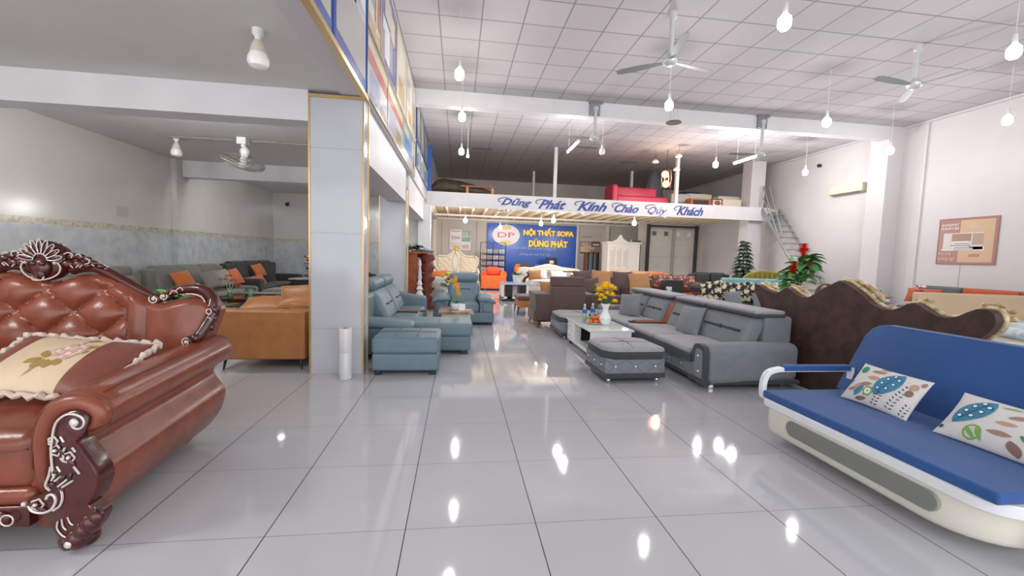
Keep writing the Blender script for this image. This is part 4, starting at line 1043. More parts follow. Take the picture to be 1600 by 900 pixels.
# near ottoman
def grey_ottoman(label, loc, rz, W, D, rtop=.14):
    o = thing('ottoman', label, 'ottoman', loc, rz, 'grey ottomans')
    b = MB(); rbox(b, -W/2+.01, W/2-.01, -D/2+.01, D/2-.01, .07, .13, .01); b.build('plinth', M_GD, o)
    b = MB(); rbox(b, -W/2+.02, W/2-.02, -D/2+.02, D/2-.02, .13, .335, .02, (.004, .004, 0)); bd = b.build('body', M_G1, o)
    # quilting lines and studs on the three seen faces
    b = MB(); s = []; n = 3
    for k in range(n):
        xc = -W/2+.02+(W-.04)*(k+.5)/n; hw = (W-.04)/n/2
        for a, c in ((-1, -1), (-1, 1), (1, -1), (1, 1)): tube(b, [(xc, -D/2+.016, .233), (xc+a*hw, -D/2+.019, .233+c*.098)], .0025, 4)
        s.append((xc, -D/2+.014, .233))
        yc = -D/2+.02+(D-.04)*(k+.5)/n; hd = (D-.04)/n/2
        for a, c in ((-1, -1), (-1, 1), (1, -1), (1, 1)): tube(b, [(-W/2+.016, yc, .233), (-W/2+.019, yc+a*hd, .233+c*.098)], .0025, 4)
        s.append((-W/2+.014, yc, .233))
    b.build('quilting', cm('#5d6066', .9), bd); studs(s, bd)
    oct_ = [(-W/2, -D/2+rtop), (-W/2+rtop*.5, -D/2+rtop*.35), (-W/2+rtop, -D/2), (W/2-rtop*.6, -D/2), (W/2-.02, -D/2+.04), (W/2, -D/2+rtop*.6), (W/2, D/2-rtop*.6), (W/2-rtop*.6, D/2), (-W/2+rtop, D/2), (-W/2, D/2-rtop)]
    b = MB(); ring_loft(b, [[(x*k, y*k, z) for x, y in oct_] for z, k in ((.33, .97), (.345, 1.0), (.42, 1.0), (.435, .99))]); b.build('cushion_band', M_GD, o)
    b = MB(); ring_loft(b, [[(x*k, y*k, z) for x, y in oct_] for z, k in ((.43, .99), (.455, .985), (.475, .955), (.485, .85), (.488, .5), (.487, .1))]); tp = b.build('cushion_top', M_G2, o, angle=60)
    b = MB(); tube(b, [(-.03, -D/2+.06, .486), (.03, 0, .492), (-.03, D/2-.06, .486)], .004, 5); tube(b, [(-W/2+.08, .0, .486), (0, .03, .492), (W/2-.06, 0, .486)], .003, 5); b.build('seam', cm('#5d6066', .9), tp)
    for sx in (-1, 1):
        for sy in (-1, 1): b = MB(); ball(b, (sx*(W/2-.1), sy*(D/2-.09), .036), .036, 12); b.build('ball_foot', M_CHR, o)
    return o
grey_ottoman('grey quilted ottoman with crystal studs nearest the camera, before the white table', (2.40, 5.72, 0), 2, .90, .82)
grey_ottoman('grey quilted ottoman with wide top at the far end of the white table', (2.62, 8.85, 0), 0, 1.0, 1.15, .2)

# white coffee table with drawers
ct = thing('coffee_table', 'white coffee table with frosted glass top, two drawers and open niche', 'coffee table', (2.53, 7.3, 0)); CO = (2.53, 7.3, 0)
b = MB(); rbox(b, 2.14, 2.92, 6.56, 8.06, .475, .51, .006); b.build('top', mat('white_glass', '#d9e0de', .08), ct, off=CO)
b = MB(); box(b, 2.18, 2.88, 7.52, 8.02, .08, .475); box(b, 2.18, 2.88, 6.60, 7.52, .08, .14); box(b, 2.5, 2.55, 6.6, 7.52, .14, .475); box(b, 2.18, 2.88, 6.58, 6.62, .08, .475)
b.build('body', M_WHITE, ct, off=CO, smooth=False, bevel=.004)
b = MB(); box(b, 2.49, 2.5, 6.62, 7.52, .14, .475); box(b, 2.3, 2.5, 7.512, 7.52, .14, .475); b.build('niche_lining', M_BLACK, ct, off=CO, smooth=False)
for z in (.12, .30):
    b = MB(); rbox(b, 2.165, 2.19, 7.56, 7.98, z, z+.16, .006); d = b.build('drawer', M_WHITE, ct, off=CO)
    b = MB(); rbox(b, 2.145, 2.17, 7.73, 7.81, z+.07, z+.10, .006); b.build('handle', M_CHR, d, off=CO)
for x, y in ((2.24, 6.66), (2.82, 6.66), (2.24, 7.96), (2.82, 7.96)):
    b = MB(); box(b, x-.03, x+.03, y-.03, y+.03, 0, .08); b.build('leg', M_BLACK, ct, off=CO)
# vase with yellow chrysanthemums
vs = thing('flower_vase', 'white painted vase with yellow chrysanthemums on the white coffee table', 'vase', (2.60, 7.10, .51))
b = MB(); lathe(b, [(.05, 0), (.075, .02), (.10, .07), (.105, .13), (.075, .19), (.05, .24), (.052, .30), (.09, .38), (.08, .38), (.045, .31)], n=24); v_ = b.build('vase_body', mat('porcelain', '#e9ecea', .12), vs)
b = MB()
for a in (-150, -120, -90, -60): leaf(b, (.1*cos(radians(a)), .1*sin(radians(a)), .1), (-sin(radians(a)), cos(radians(a)), .2), .05, .025, 0)
b.build('painted_leaf', cm('#4fa25a'), v_)
rnd = random.Random(11); b = MB(); lf = MB(); fl = MB()
heads = [(-.13, -.02, .64, .095), (-.05, -.06, .69, .10), (.05, -.05, .69, .105), (.13, 0, .66, .09), (0, .05, .73, .09), (-.11, -.07, .54, .07), (-.02, -.09, .58, .07), (.07, -.08, .56, .085), (-.06, -.10, .50, .06), (.14, -.05, .44, .075), (-.16, 0, .55, .06), (.09, -.08, .36, .035), (-.13, -.06, .46, .055)]
for x, y, z, r in heads:
    tube(b, smooth_path([(x*.2, y*.2, .33), (x*.6, y*.6, (.33+z)/2), (x, y, z-r*.3)], 3), .005, 5)
    ball(fl, (x, y, z), r*.55, 8, 0, sq=(1, 1, .6))
    for ring, (n_, e, l) in enumerate(((18, -.15, 1), (18, .25, 1), (14, .8, .9), (9, 1.8, .75))):
        for k in range(n_):
            a = 2*pi*k/n_+ring*.4; leaf(fl, (x, y, z-r*.15), (cos(a), sin(a), e), r*l, r*.42, .1, 0 if ring < 3 else 1, n=3)
for k in range(26):
    a = rnd.random()*6.28; z = .36+rnd.random()*.3; leaf(lf, (.03*cos(a), .03*sin(a), z), (cos(a), sin(a), .6), .12, .05, .3)
b.build('stem', cm('#4f7350'), vs); lf.build('foliage', cm('#3f6b46'), vs); fl.build('blossom', [cm('#f7d733', .6), cm('#f2cf3c', .6)], vs)
# tray with oranges, bottles
fp_ = thing('fruit_plate', 'white and green plate under the oranges on the white table', 'plate', (2.42, 7.18, .51)); b = MB(); lathe(b, [(.07, 0), (.09, .01), (.15, .03), (.155, .035), (.145, .032), (.07, .012)], n=24); b.build('plate', mat('plate_glaze', '#cfe6dc', .15), fp_)
for i, (x, y, z) in enumerate(((-.07, -.05, .052), (.01, -.07, .052), (.08, -.02, .052), (-.03, .03, .052), (.05, .06, .052), (.0, -.01, .115), (.06, .0, .118))):
    o = MB(); ball(o, (0, 0, 0), .042, 14, sq=(1, 1, .93)); q = thing('orange', 'orange fruit on the plate, '+['front left', 'front middle', 'front right', 'back left', 'back right', 'topmost at the left', 'topmost at the right'][i]+' of the pile', 'fruit', (2.42+x, 7.18+y, .51+z), 0, 'oranges on the plate'); o.build('peel', mat('orange_peel', '#dd6a2c', .45, bump=.3, bscale=120), q)
    o = MB(); ball(o, (0, 0, .038), .008, 6); o.build('stalk', cm('#4d7a3a'), q)
lb = thing('green_leaf_garnish', 'green leaves laid behind the oranges', 'leaves', (2.36, 7.22, .56)); b = MB()
for k in range(6): leaf(b, (0, 0, .02), (cos(k*1.1), sin(k*1.1), .5), .12, .04, .4)
b.build('foliage', cm('#4d8a4a'), lb)
for i, (x, y) in enumerate(((2.30, 7.35), (2.50, 7.50))):
    q = thing('water_bottle', ('clear plastic water bottle with blue label, left of the plate' if i == 0 else 'clear plastic water bottle with blue label, behind the oranges'), 'bottle', (x, y, .51), 0, 'water bottles')
    b = MB(); lathe(b, [(.035, 0), (.04, .01), (.04, .10), (.037, .13), (.04, .16), (.04, .22), (.03, .26), (.016, .29), (.016, .31)], n=16); b.build('body', mat('clear_plastic', '#cfe0ea', .08, trans=.6), q)
    b = MB(); lathe(b, [(.0415, .17), (.0415, .235)], n=16, caps=False); b.build('label_sleeve', cm('#2a5fb0', .4), q)
    b = MB(); lathe(b, [(.041, .06), (.041, .11)], n=16, caps=False); b.build('leaf_band', cm('#8fae5a', .5), q)
    b = MB(); cyl(b, (0, 0, .305), .018, .03, 12); b.build('cap', M_WHITE, q)
q = thing('teapot', 'small black teapot at the far edge of the white table behind the bottles', 'teapot', (2.62, 7.86, .51)); b = MB(); ball(b, (0, 0, .06), .07, 14, sq=(1, 1, .85)); b.build('body', M_BLACK, q); b = MB(); tube(b, [(.05, 0, .05), (.10, 0, .07), (.12, 0, .11)], [.016, .008], 8); b.build('spout', M_BLACK, q); b = MB(); ball(b, (0, 0, .125), .015); b.build('lid', M_BLACK, q)

# the long grey sofa
gs = thing('corner_sofa', 'long grey fabric sofa with flip headrests, dark trim and crystal studs', 'sofa', (3.9, 7.2, 0), 0); GO = (3.9, 7.2, 0)
b = MB(); rbox(b, 3.22, 4.6, 5.0, 9.55, .07, .12, .01); b.build('plinth', M_GD, gs, off=GO)
b = MB(); rbox(b, 3.20, 4.5, 5.2, 9.5, .12, .33, .02); fr = b.build('front_panel', M_G1, gs, off=GO)
b = MB(); s = []; y = 5.55
while y < 8.6:
    for a, c in ((-1, -1), (-1, 1), (1, -1), (1, 1)): tube(b, [(3.197, y, .225), (3.199, y+a*.17, .225+c*.1)], .0025, 4)
    s.append((3.196, y, .225)); y += .34
b.build('quilting', cm('#5d6066', .9), fr, off=GO); studs(s, fr, GO)
b = MB(); rbox(b, 3.135, 4.3, 5.26, 9.4, .315, .425, .03); b.build('seat_band', M_GD, gs, off=GO)
for y0, y1 in ((5.3, 6.35), (6.37, 7.42), (7.44, 8.3), (8.32, 9.4)):
    b = MB(); rbox(b, 3.14, 4.15, y0, y1, .41, .495, .04, (.008, .004, .02)); b.build('seat_cushion', M_G2, gs, off=GO)
def gl(p): return (p[0]+.18*(p[2]-.48)/.45, p[1], p[2])
for i, (y0, y1) in enumerate(((5.28, 6.35), (6.38, 7.35), (7.60, 8.4), (8.42, 9.35))):
    b = MB(); rbox(b, 3.86, 4.12, y0, y1, .47, .92, .06, (.012, .01, .01), fn=gl); o = b.build('back_cushion', M_G1, gs, off=GO)
    b = MB(); rbox(b, *[gl((v, 0, .72))[0] for v in (3.842, 3.89)], y0+.1, y1-.1, .70, .745, .01); rbox(b, *[gl((v, 0, .72))[0] for v in (3.832, 3.87)], (y0+y1)/2-.02, (y0+y1)/2+.02, .69, .755, .01); b.build('strap', M_GD, o, off=GO)
    ya, yb = (5.2, 6.35, ) if i == 0 else (y0-.01, y1+.01)
    b = MB(); rbox(b, 4.02, 4.50, ya, yb, .94, .985, .02); hd = b.build('headrest', M_GD, gs, off=GO)
    b = MB(); rbox(b, 4.03, 4.49, ya+.01, yb-.01, .975, 1.03, .03, (0, 0, .012)); b.build('headrest_top', M_G2, hd, off=GO)
b = MB(); rbox(b, 4.2, 4.62, 5.22, 9.55, .12, .95, .05); b.build('backrest', M_G1, gs, off=GO)
b = MB(); rbox(b, 3.9, 4.2, 7.38, 7.58, .45, .90, .04, fn=gl); b.build('console_back', leather('tan_leather', '#8b4a2e', .4), gs, off=GO)
# near arm: rounded block with a charcoal loop and crystals in front
def afn(p): return (p[0], p[1]+.10*(p[0]-3.16)/1.3, p[2])
b = MB(); rbox(b, 3.20, 4.62, 4.93, 5.25, .08, .60, .10, (0, .01, .01), fn=afn); am = b.build('arm', M_G1, gs, off=GO, angle=60)
b = MB(); P = [(3.175, 5.20, .35), (3.172, 5.20, .48), (3.17, 5.17, .55), (3.17, 5.10, .575), (3.17, 5.02, .565), (3.17, 4.965, .52), (3.17, 4.955, .40), (3.175, 4.955, .12)]
pp = smooth_path(P, 3); rings = []
for i, p in enumerate(pp):
    t = (pp[min(len(pp)-1, i+1)]-pp[max(0, i-1)]).normalized(); nn = Vector((0, -t.z, t.y))
    rings.append([tuple(p+nn*.027+Vector((-.014, 0, 0))), tuple(p-nn*.027+Vector((-.014, 0, 0))), tuple(p-nn*.027+Vector((.05, 0, 0))), tuple(p+nn*.027+Vector((.05, 0, 0)))])
ring_loft(b, rings); box(b, 3.163, 3.25, 4.93, 5.3, .085, .135); b.build('arm_trim', M_GD, am, off=GO)
b = MB(); rbox(b, 3.165, 3.26, 4.98, 5.20, .14, .54, .02, (.005, 0, 0)); o = b.build('arm_face', M_G1, am, off=GO)
studs([(3.158, 5.09, .44), (3.158, 5.07, .24)], o, GO)
b = MB(); rbox(b, 3.3, 4.5, 9.42, 9.62, .12, .60, .06); b.build('arm', M_G1, gs, off=GO)
for x, y in ((3.36, 5.10), (4.5, 5.2), (3.28, 7.3), (3.28, 9.4), (4.5, 9.4)):
    b = MB(); rbox(b, x-.035, x+.035, y-.035, y+.035, 0, .075, .008); b.build('foot', M_CHR, gs, off=GO)
cushion('grey square pillow leaning in the middle of the long grey sofa', (3.80, 6.42, .70), (.25, -.95, .05), (.35, .08, .9), .50, .50, .17, M_G1, 'square grey pillows')
cushion('grey square pillow leaning at the far corner of the long grey sofa', (3.62, 8.42, .72), (.55, -.8, .1), (.25, .15, .95), .52, .50, .18, M_G1, 'square grey pillows')
tr = thing('wooden_tray', 'brown wooden armrest tray lying on the long grey sofa seat', 'tray', (3.55, 7.5, .512)); b = MB(); rbox(b, -.22, .35, -.11, .11, 0, .02, .006); b.build('board', mat('walnut', '#8a5b45', .35), tr)
b = MB(); rbox(b, -.33, -.24, -.08, .06, 0, .012, .004); b.build('cup_holder', M_BLACK, tr)

# roll of film leaning at the column
rl = thing('film_roll', 'tall roll of white wrapping film standing before the marble column', 'roll', (-1.435, 5.64, 0))
b = MB(); lathe(b, [(.075, 0), (.08, .005), (.08, .345), (.078, .35), (.08, .355), (.08, .665), (.076, .67), (.035, .67), (.035, .60)], n=24); b.build('film', mat('stretch_film', '#d6d5d4', .15), rl)
b = MB(); lathe(b, [(.034, .5), (.034, .672), (.028, .672), (.028, .5)], n=18, caps=False); b.build('core', cm('#7c7570'), rl)
# ------------------------------------------------------------------ brown sofa group behind the grey suite
M_BRN = fabric('mauve_brown_fabric', '#5d4b47'); M_TAN = leather('tan_fabric', '#b58155', .6, .06); M_TAN2 = leather('tan_orange', '#b9733c', .5, .08)
w1 = thing('fabric_sofa', 'mauve-brown sofa on thin metal legs seen from behind, back to the aisle', 'sofa', (2.75, 10.3, 0)); WO = (2.75, 10.3, 0)
b = MB(); rbox(b, 1.80, 3.4, 9.68, 10.6, .14, .42, .03); b.build('base', M_BRN, w1, off=WO)
def tp(p): return (p[0]+.10*(.85-p[2])*0, p[1]+.0, p[2])
b = MB(); rbox(b, 1.80, 2.20, 9.60, 10.6, .16, .82, .04, fn=lambda p: (p[0]+.14*(.82-p[2])*(1 if p[0] < 2 else .2), p[1]+.08*(.82-p[2]), p[2])); b.build('arm', M_BRN, w1, off=WO)
b = MB(); rbox(b, 3.04, 3.40, 9.9, 10.8, .16, .80, .06, fn=lambda p: (p[0], p[1]+.08*(.82-p[2]), p[2])); b.build('arm', M_BRN, w1, off=WO)
b = MB(); rbox(b, 2.19, 3.03, 9.66, 9.95, .15, .98, .025); bk = b.build('backrest', M_BRN, w1, off=WO)
b = MB(); rbox(b, 2.19, 3.02, 9.72, 9.88, .985, 1.22, .03, fn=lambda p: (p[0], p[1]+.0, p[2]+.0)); b.build('headrest', M_BRN, w1, off=WO)
b = MB(); rbox(b, 2.2, 3.04, 9.95, 10.7, .4, .55, .05); b.build('seat_cushion', M_TAN, w1, off=WO)
for x, y in ((1.92, 9.66), (1.85, 10.5), (3.25, 9.95), (3.25, 10.6)):
    b = MB(); tube(b, [(x+(-.03), y-.02, 0), (x+.03, y+.02, .17)], [.010, .024], 8); box(b, x-.04, x+.14, y-.02, y+.04, .15, .17); b.build('leg', mat('dark_metal', '#2b2827', .35, metal=.5), w1, off=WO)
cushion('tan square pillow inside the left arm of the mauve-brown sofa', (2.28, 10.5, .86), (.8, .2, 0), (.1, .3, .9), .42, .42, .16, M_TAN, 'tan pillows')
o = thing('ottoman', 'brown and tan ottoman on splayed metal legs before the bed', 'ottoman', (2.05, 12.2, 0)); b = MB(); rbox(b, -.32, .38, -.42, .42, .22, .42, .03); b.build('body', M_TAN2, o); b = MB(); rbox(b, -.34, .4, -.44, .44, .42, .55, .05); b.build('cushion', M_BRN, o); splay_legs(o, .7, .8, M_BLACK, .22, .05)
o = sofa('fabric_sofa', 'mauve-brown sofa facing the aisle, heaped with tan and brown pillows', (4.75, 12.75, 0), -12, W=2.9, D=1.1, H=1.12, sh=.55, n=3, m=M_BRN, legs='splay')
for i, (x, y, z, s, mm, lb_) in enumerate(((3.72, 12.3, 1.05, .55, M_BRN, 'brown pillow'), (4.25, 12.1, 1.05, .60, M_TAN, 'tan pillow'), (3.85, 11.75, .88, .48, M_BRN, 'small brown pillow'), (4.15, 11.5, .82, .46, M_TAN, 'small tan pillow'), (4.85, 12.0, 1.06, .55, M_BRN, 'brown pillow'), (5.30, 11.75, 1.0, .62, M_TAN, 'large tan pillow'))):
    where = ['leftmost of the heap behind the armless back', 'standing at the back, second from left', 'in front at the left of the heap', 'lying in front, beside the yellow flowers', 'standing at the back between two tan ones', 'rightmost of the heap, above the grey pillow'][i]
    cushion('%s %s' % (lb_, where), (x, y, z), (.9, -.25, [.05, -.05, .2, .3, 0, .1][i]), (.05, .35, .9), s, s, .2, mm, 'pillows on the brown sofa')

# small white and black table with a plant
t = thing('side_table', 'white and black side table with lower shelf near the bed', 'table', (2.12, 15.85, 0)); b = MB(); rbox(b, -.52, .52, -.5, .5, .62, .68, .01); b.build('top', mat('blue_glass_top', '#b6c3da', .08), t)
for x0, x1, m_ in ((-.5, -.42, M_WHITE), (-.30, -.10, M_BLACK), (.42, .5, M_WHITE), (.2, .34, M_BLACK)):
    b = MB(); rbox(b, x0, x1, -.47, .45, .08, .62, .005); b.build('side_panel', m_, t)
b = MB(); rbox(b, -.5, .5, -.47, .47, .1, .17, .005); b.build('shelf', M_WHITE, t); b = MB(); rbox(b, -.5, .5, -.46, .46, 0, .1, .005); b.build('plinth', M_BLACK, t)
pot_plant('small leafy plant in a white box pot on the white and black side table', (2.2, 15.6, .68), .3, .17, M_WHITE, mat('leaf_green', '#4a7447', .5), 14, .38, .11, .9, .35, seed=3)

# white bed with swelling headboard (side on), pillows
M_IVORY = mat('ivory_upholstery', '#cbc4ba', .55, bump=.15, bscale=25, var=.06); M_IVG = mat('ivory_gloss', '#d9d2c8', .3)
bd = thing('bed', 'ivory bed with curved padded headboard and grey bedding under the blue sign', 'bed', (3.9, 17.5, 0)); BD = (3.9, 17.5, 0)
pts = [(2.65, .1), (2.62, 1.0), (2.70, 1.18), (2.9, 1.22), (3.2, 1.2), (3.5, 1.26), (3.85, 1.36), (4.05, 1.38), (4.3, 1.34), (4.6, 1.26), (5.0, 1.22), (5.4, 1.16), (5.6, 1.0), (5.6, .1)]
b = MB(); prism(b, pts, 18.3, 18.55, 'xz'); b.build('headboard', M_IVORY, bd, off=BD, bevel=.04)
b = MB(); tube(b, smooth_path([(3.0, 18.25, .75), (3.2, 18.22, 1.0), (3.7, 18.2, 1.12), (4.2, 18.2, 1.15), (4.8, 18.2, 1.1), (5.1, 18.22, .9)]), .035, 8); b.build('piping', M_IVG, bd, off=BD)
b = MB(); rbox(b, 2.75, 5.5, 16.6, 18.3, .12, .5, .08); b.build('bed_base', M_IVORY, bd, off=BD)
b = MB(); rbox(b, 2.8, 5.45, 16.62, 18.28, .48, .72, .1); b.build('mattress', mat('bedding', '#b7b3b2', .8, col2='#d9d6d2', vscale=5), bd, off=BD)
b = MB(); tube(b, smooth_path([(2.62, 16.56, .0), (2.72, 16.55, .2), (2.58, 16.55, .5), (2.66, 16.55, .8), (2.78, 16.55, .9), (2.78, 16.55, 1.02), (2.7, 16.55, 1.05)]), [.05, .06, .07, .06, .04, .035, .03], 8); b.build('carved_post', M_WINE, bd, off=BD)
cushion('tan striped pillow leaning at the foot of the ivory bed', (3.1, 16.8, .95), (.9, -.2, .1), (.05, .4, .85), .55, .45, .18, M_TAN, 'tan pillows')
for i, x in enumerate((3.5, 4.4)):
    cushion(['grey bed pillow at the left of the curved headboard', 'grey bed pillow at the right of the curved headboard'][i], (x, 18.0, .92), (1, 0, 0), (0, .5, .8), .75, .45, .2, mat('bedding', '#b7b3b2', .8), 'bed pillows')
ds = thing('folded_panel', 'thin dark folded board lying above the brown sofa back', 'board', (4.55, 15.7, 0)); b = MB(); rbox(b, -.55, .5, -.15, .15, 1.13, 1.17, .01); b.build('board', M_BLACK, ds)
b = MB(); rbox(b, -.05, .05, -.12, .12, 0, 1.13, .01); b.build('stand', M_BLACK, ds)

# orange armchair and the small stool with the orange lamp
M_OR = leather('orange_leather', '#d9692a', .45, .05); M_OR2 = leather('orange_red_leather', '#dd4a2a', .45, .05)
oa = thing('armchair', 'bright orange leather armchair with red-orange cushion before the brochure rack', 'armchair', (1.72, 20.6, 0)); b = MB(); rbox(b, -.6, .6, -.5, .5, .08, .72, .04); b.build('body', M_OR, oa)
b = MB(); rbox(b, -.35, .3, -.35, .3, .7, 1.12, .12, (0, .04, .02)); b.build('back_cushion', M_OR2, oa)
for s in (-1, 1):
    b = MB(); tube(b, [(s*.46, -.46, .78), (s*.46, .4, .80)], .17 if s > 0 else .13, 12); b.build('arm_roll', M_OR if s > 0 else M_OR2, oa)
block_legs(oa, 1.2, 1.0, M_BLACK, .08, .08, .05)
q = thing('stool', 'small wooden stool carrying an orange jar beside the blue wall', 'stool', (3.25, 22.9, 0)); b = MB(); cyl(b, (0, 0, .72), .28, .04, 18); b.build('seat', cm('#7a4a2c'), q)
for a in range(4): b = MB(); tube(b, [(.2*cos(a*pi/2+.8), .2*sin(a*pi/2+.8), 0), (.14*cos(a*pi/2+.8), .14*sin(a*pi/2+.8), .72)], .02, 6); b.build('leg', cm('#7a4a2c'), q)
q = thing('jar', 'orange jar on the small wooden stool by the blue wall', 'jar', (3.25, 22.9, .76)); b = MB(); lathe(b, [(.1, 0), (.2, .05), (.21, .3), (.16, .38), (.17, .42)], n=16); b.build('body', cm('#d7702e', .4), q); b = MB(); cyl(b, (0, 0, .42), .14, .08, 14); b.build('lid', cm('#b7935f', .4), q)

# ivory bed with crown headboard at the back left
ib = thing('bed', 'ivory tufted bed with high carved winged headboard and gold crown, back left', 'bed', (-.1, 21.5, 0)); IB = (-.1, 21.5, 0)
half = [(0, 2.0), (.12, 1.97), (.2, 1.85), (.32, 1.72), (.5, 1.62), (.7, 1.57), (.88, 1.58), (1.02, 1.60), (1.14, 1.55), (1.2, 1.42), (1.17, 1.2), (1.07, 1.0), (1.12, .7), (1.15, .1)]
pts = [(-.1+x, z) for x, z in half]+[(-.1-x, z) for x, z in reversed(half[1:])]
b = MB(); prism(b, pts, 22.5, 22.65, 'xz'); b.build('headboard', M_IVG, ib, off=IB, bevel=.03)
for s in (-1, 1):
    b = MB(); V = []; Fs = []; n1, n2 = 26, 20
    for i in range(n1+1):
        u = i/n1; x = .2+.82*u; zt = 1.72-.22*min(1, u*2.2)+.03*sin(u*9)*0+.02*u
        for j in range(n2+1):
            z = .75+(zt-.75)*j/n2; a = abs(sin(pi*(x/.16+z/.16)/2)); c = abs(sin(pi*(x/.16-z/.16)/2)); e = min(1, u*8, (1-u)*8, (1-j/n2)*8)
            V.append((-.1+s*x, 22.5-.02-.06*e*(.4+.6*(a*c)**.4), z))
    for i in range(n1):
        for j in range(n2): a = i*(n2+1)+j; Fs.append((a, a+1, a+n2+2, a+n2+1))
    b.add(V, Fs); b.build('tufted_panel', mat('ivory_tuft', '#cfc2ad', .5), ib, off=IB, angle=60)
b = MB(); ball(b, (-.1, 22.4, 1.95), .11, 12, sq=(1, .6, .8)); [ball(b, (-.1+.12*cos(radians(a)), 22.4, 1.98+.12*sin(radians(a))), .05, 8) for a in (0, 45, 90, 135, 180)]; [ball(b, (-.1+x, 22.42, 1.62), .05, 8) for x in (-.95, .95)]; tube(b, [(-.1, 22.42, 1.85), (-.1, 22.42, 1.72)], [.04, .06], 8)
b.build('gold_crown', mat('crown_gold', '#d8b56c', .35, metal=.4), ib, off=IB)
b = MB()
for s in (-1, 1):
    tube(b, smooth_path([(-.1+s*.1, 22.45, 1.9), (-.1+s*.22, 22.45, 1.78), (-.1+s*.5, 22.45, 1.6), (-.1+s*.9, 22.45, 1.6), (-.1+s*1.12, 22.45, 1.5), (-.1+s*1.16, 22.45, 1.25), (-.1+s*1.03, 22.45, .95), (-.1+s*.95, 22.45, .85)]), .04, 8)
    tube(b, smooth_path([(-.1+s*.05, 22.43, 1.7), (-.1+s*.16, 22.43, 1.4), (-.1+s*.14, 22.43, 1.1), (-.1+s*.04, 22.43, .85)]), .03, 8)
    tube(b, smooth_path([(-.1+s*1.0, 20.45, .0), (-.1+s*1.12, 20.4, .3), (-.1+s*1.0, 20.4, .6), (-.1+s*1.1, 20.4, .85), (-.1+s*.98, 20.4, .9)]), .06, 8)
b.build('carved_moulding', M_IVG, ib, off=IB)
b = MB(); rbox(b, -1.15, .95, 20.4, 22.5, .15, .55, .06); b.build('bed_base', M_IVG, ib, off=IB); b = MB(); rbox(b, -1.1, .9, 20.45, 22.45, .55, .8, .1); b.build('mattress', mat('blue_grey_bedding', '#a9b3b5', .8, col2='#d8d4cc', vscale=5), ib, off=IB)
# sofa with printed cushions and flower pots between suite and bed
o = sofa('fabric_sofa', 'grey sofa behind the blue-grey armchair in front of the ivory bed', (.0, 16.6, 0), 0, W=1.7, D=1.0, H=1.0, sh=.5, n=2, m=fabric('dove_grey', '#9a9a97'))
cushion('orange and yellow pillow left of the yellow flower pot', (-.62, 13.45, .95), (1, 0, .1), (0, .3, .9), .62, .42, .2, cm('#e0802c', .7))
cushion('pale blue patterned pillow under the orange one, beside the cabinet', (-.62, 13.0, .76), (1, 0, 0), (0, .3, .9), .55, .5, .2, mat('aqua_print', '#b4cccb', .8, col2='#e7e3d4', vscale=16))
o = thing('bench', 'low pale bench under the pillows beside the carved cabinet', 'bench', (-.45, 13.3, 0)); b = MB(); rbox(b, -.35, .5, -.4, .05, .08, .54, .04); rbox(b, -.35, .5, .04, .45, .08, .78, .04); b.build('seat', mat('sage', '#b9bfae', .7), o); block_legs(o, .95, .85, M_BLACK, .08, .06, .05)
def bunch(label, loc, cols, zr, R, n, seed, potm, hp=.3, rp=.12, leafc='#355d37', rr=.06):
    rnd = random.Random(seed); root = thing('flower_pot', label, 'plant', loc)
    b = MB(); lathe(b, [(rp*.7, 0), (rp, hp*.9), (rp*1.05, hp), (rp*.85, hp)], n=16); b.build('pot', potm, root)
    lf = MB(); fl = MB()
    for k in range(n*2): a = rnd.random()*6.28; leaf(lf, (.04*cos(a), .04*sin(a), hp+rnd.random()*(zr-hp)*.7), (cos(a), sin(a), .5), R*1.3, .07, .3)
    for k in range(n):
        a = rnd.random()*6.28; r = R*sqrt(rnd.random()); z = zr-.5*(zr-hp)*rnd.random()**2; ball(fl, (r*cos(a), r*sin(a), z), rr*(.7+.5*rnd.random()), 7, k % len(cols), sq=(1, 1, .6))
    lf.build('foliage', cm(leafc), root); fl.build('blossom', [cm(c, .7) for c in cols], root); return root
bunch('yellow flowers with dark leaves in a white pot behind the blue-grey armchair', (-.28, 12.4, .0), ['#e3b93a', '#d9c25a'], 1.12, .2, 16, 4, M_WHITE, .65, .13)
bunch('small green plant with white blossoms standing by the ivory bed', (.75, 18.6, .0), ['#d8d4c4'], 1.05, .15, 8, 6, M_WHITE, .7, .1)

# carved wooden display cabinet at the left pillar
cb = thing('display_cabinet', 'carved reddish wood cabinet with gnarled side beside the second pillar', 'cabinet', (-1.05, 12.6, 0)); CB = (-1.05, 12.6, 0)
M_WD = mat('red_wood', '#a8572f', .35, col2='#86401f', vscale=6); M_CV = mat('carved_wood', '#8f3f2c', .4, bump=1, bscale=40, col2='#4f1f17', vscale=30)
b = MB(); box(b, -1.45, -1.15, 12.2, 12.25, .05, 1.68); box(b, -1.45, -1.40, 12.2, 12.75, .05, 1.68); b.build('side_panel', M_WD, cb, off=CB, bevel=.004)
b = MB(); rbox(b, -1.48, -.72, 12.15, 12.8, 1.66, 1.72, .01); b.build('top', M_WD, cb, off=CB)
b = MB(); rings = []
rnd = random.Random(9)
for i in range(40):
    z = .05+1.6*i/39; k = .16+.05*sin(i*.9)+.03*rnd.random(); rings.append([(-.88+k*cos(2*pi*j/14)*(1+.15*sin(j*3+i)), 12.4+.16*sin(2*pi*j/14), z) for j in range(14)])
ring_loft(b, rings); b.build('carved_side', M_CV, cb, off=CB, angle=20)
b = MB(); box(b, -1.4, -.9, 12.72, 12.76, .05, 1.66); b.build('rear_panel', M_WD, cb, off=CB)
for z in (.05, .6, 1.1): b = MB(); box(b, -1.4, -.9, 12.25, 12.72, z, z+.04); b.build('shelf', M_WD, cb, off=CB)
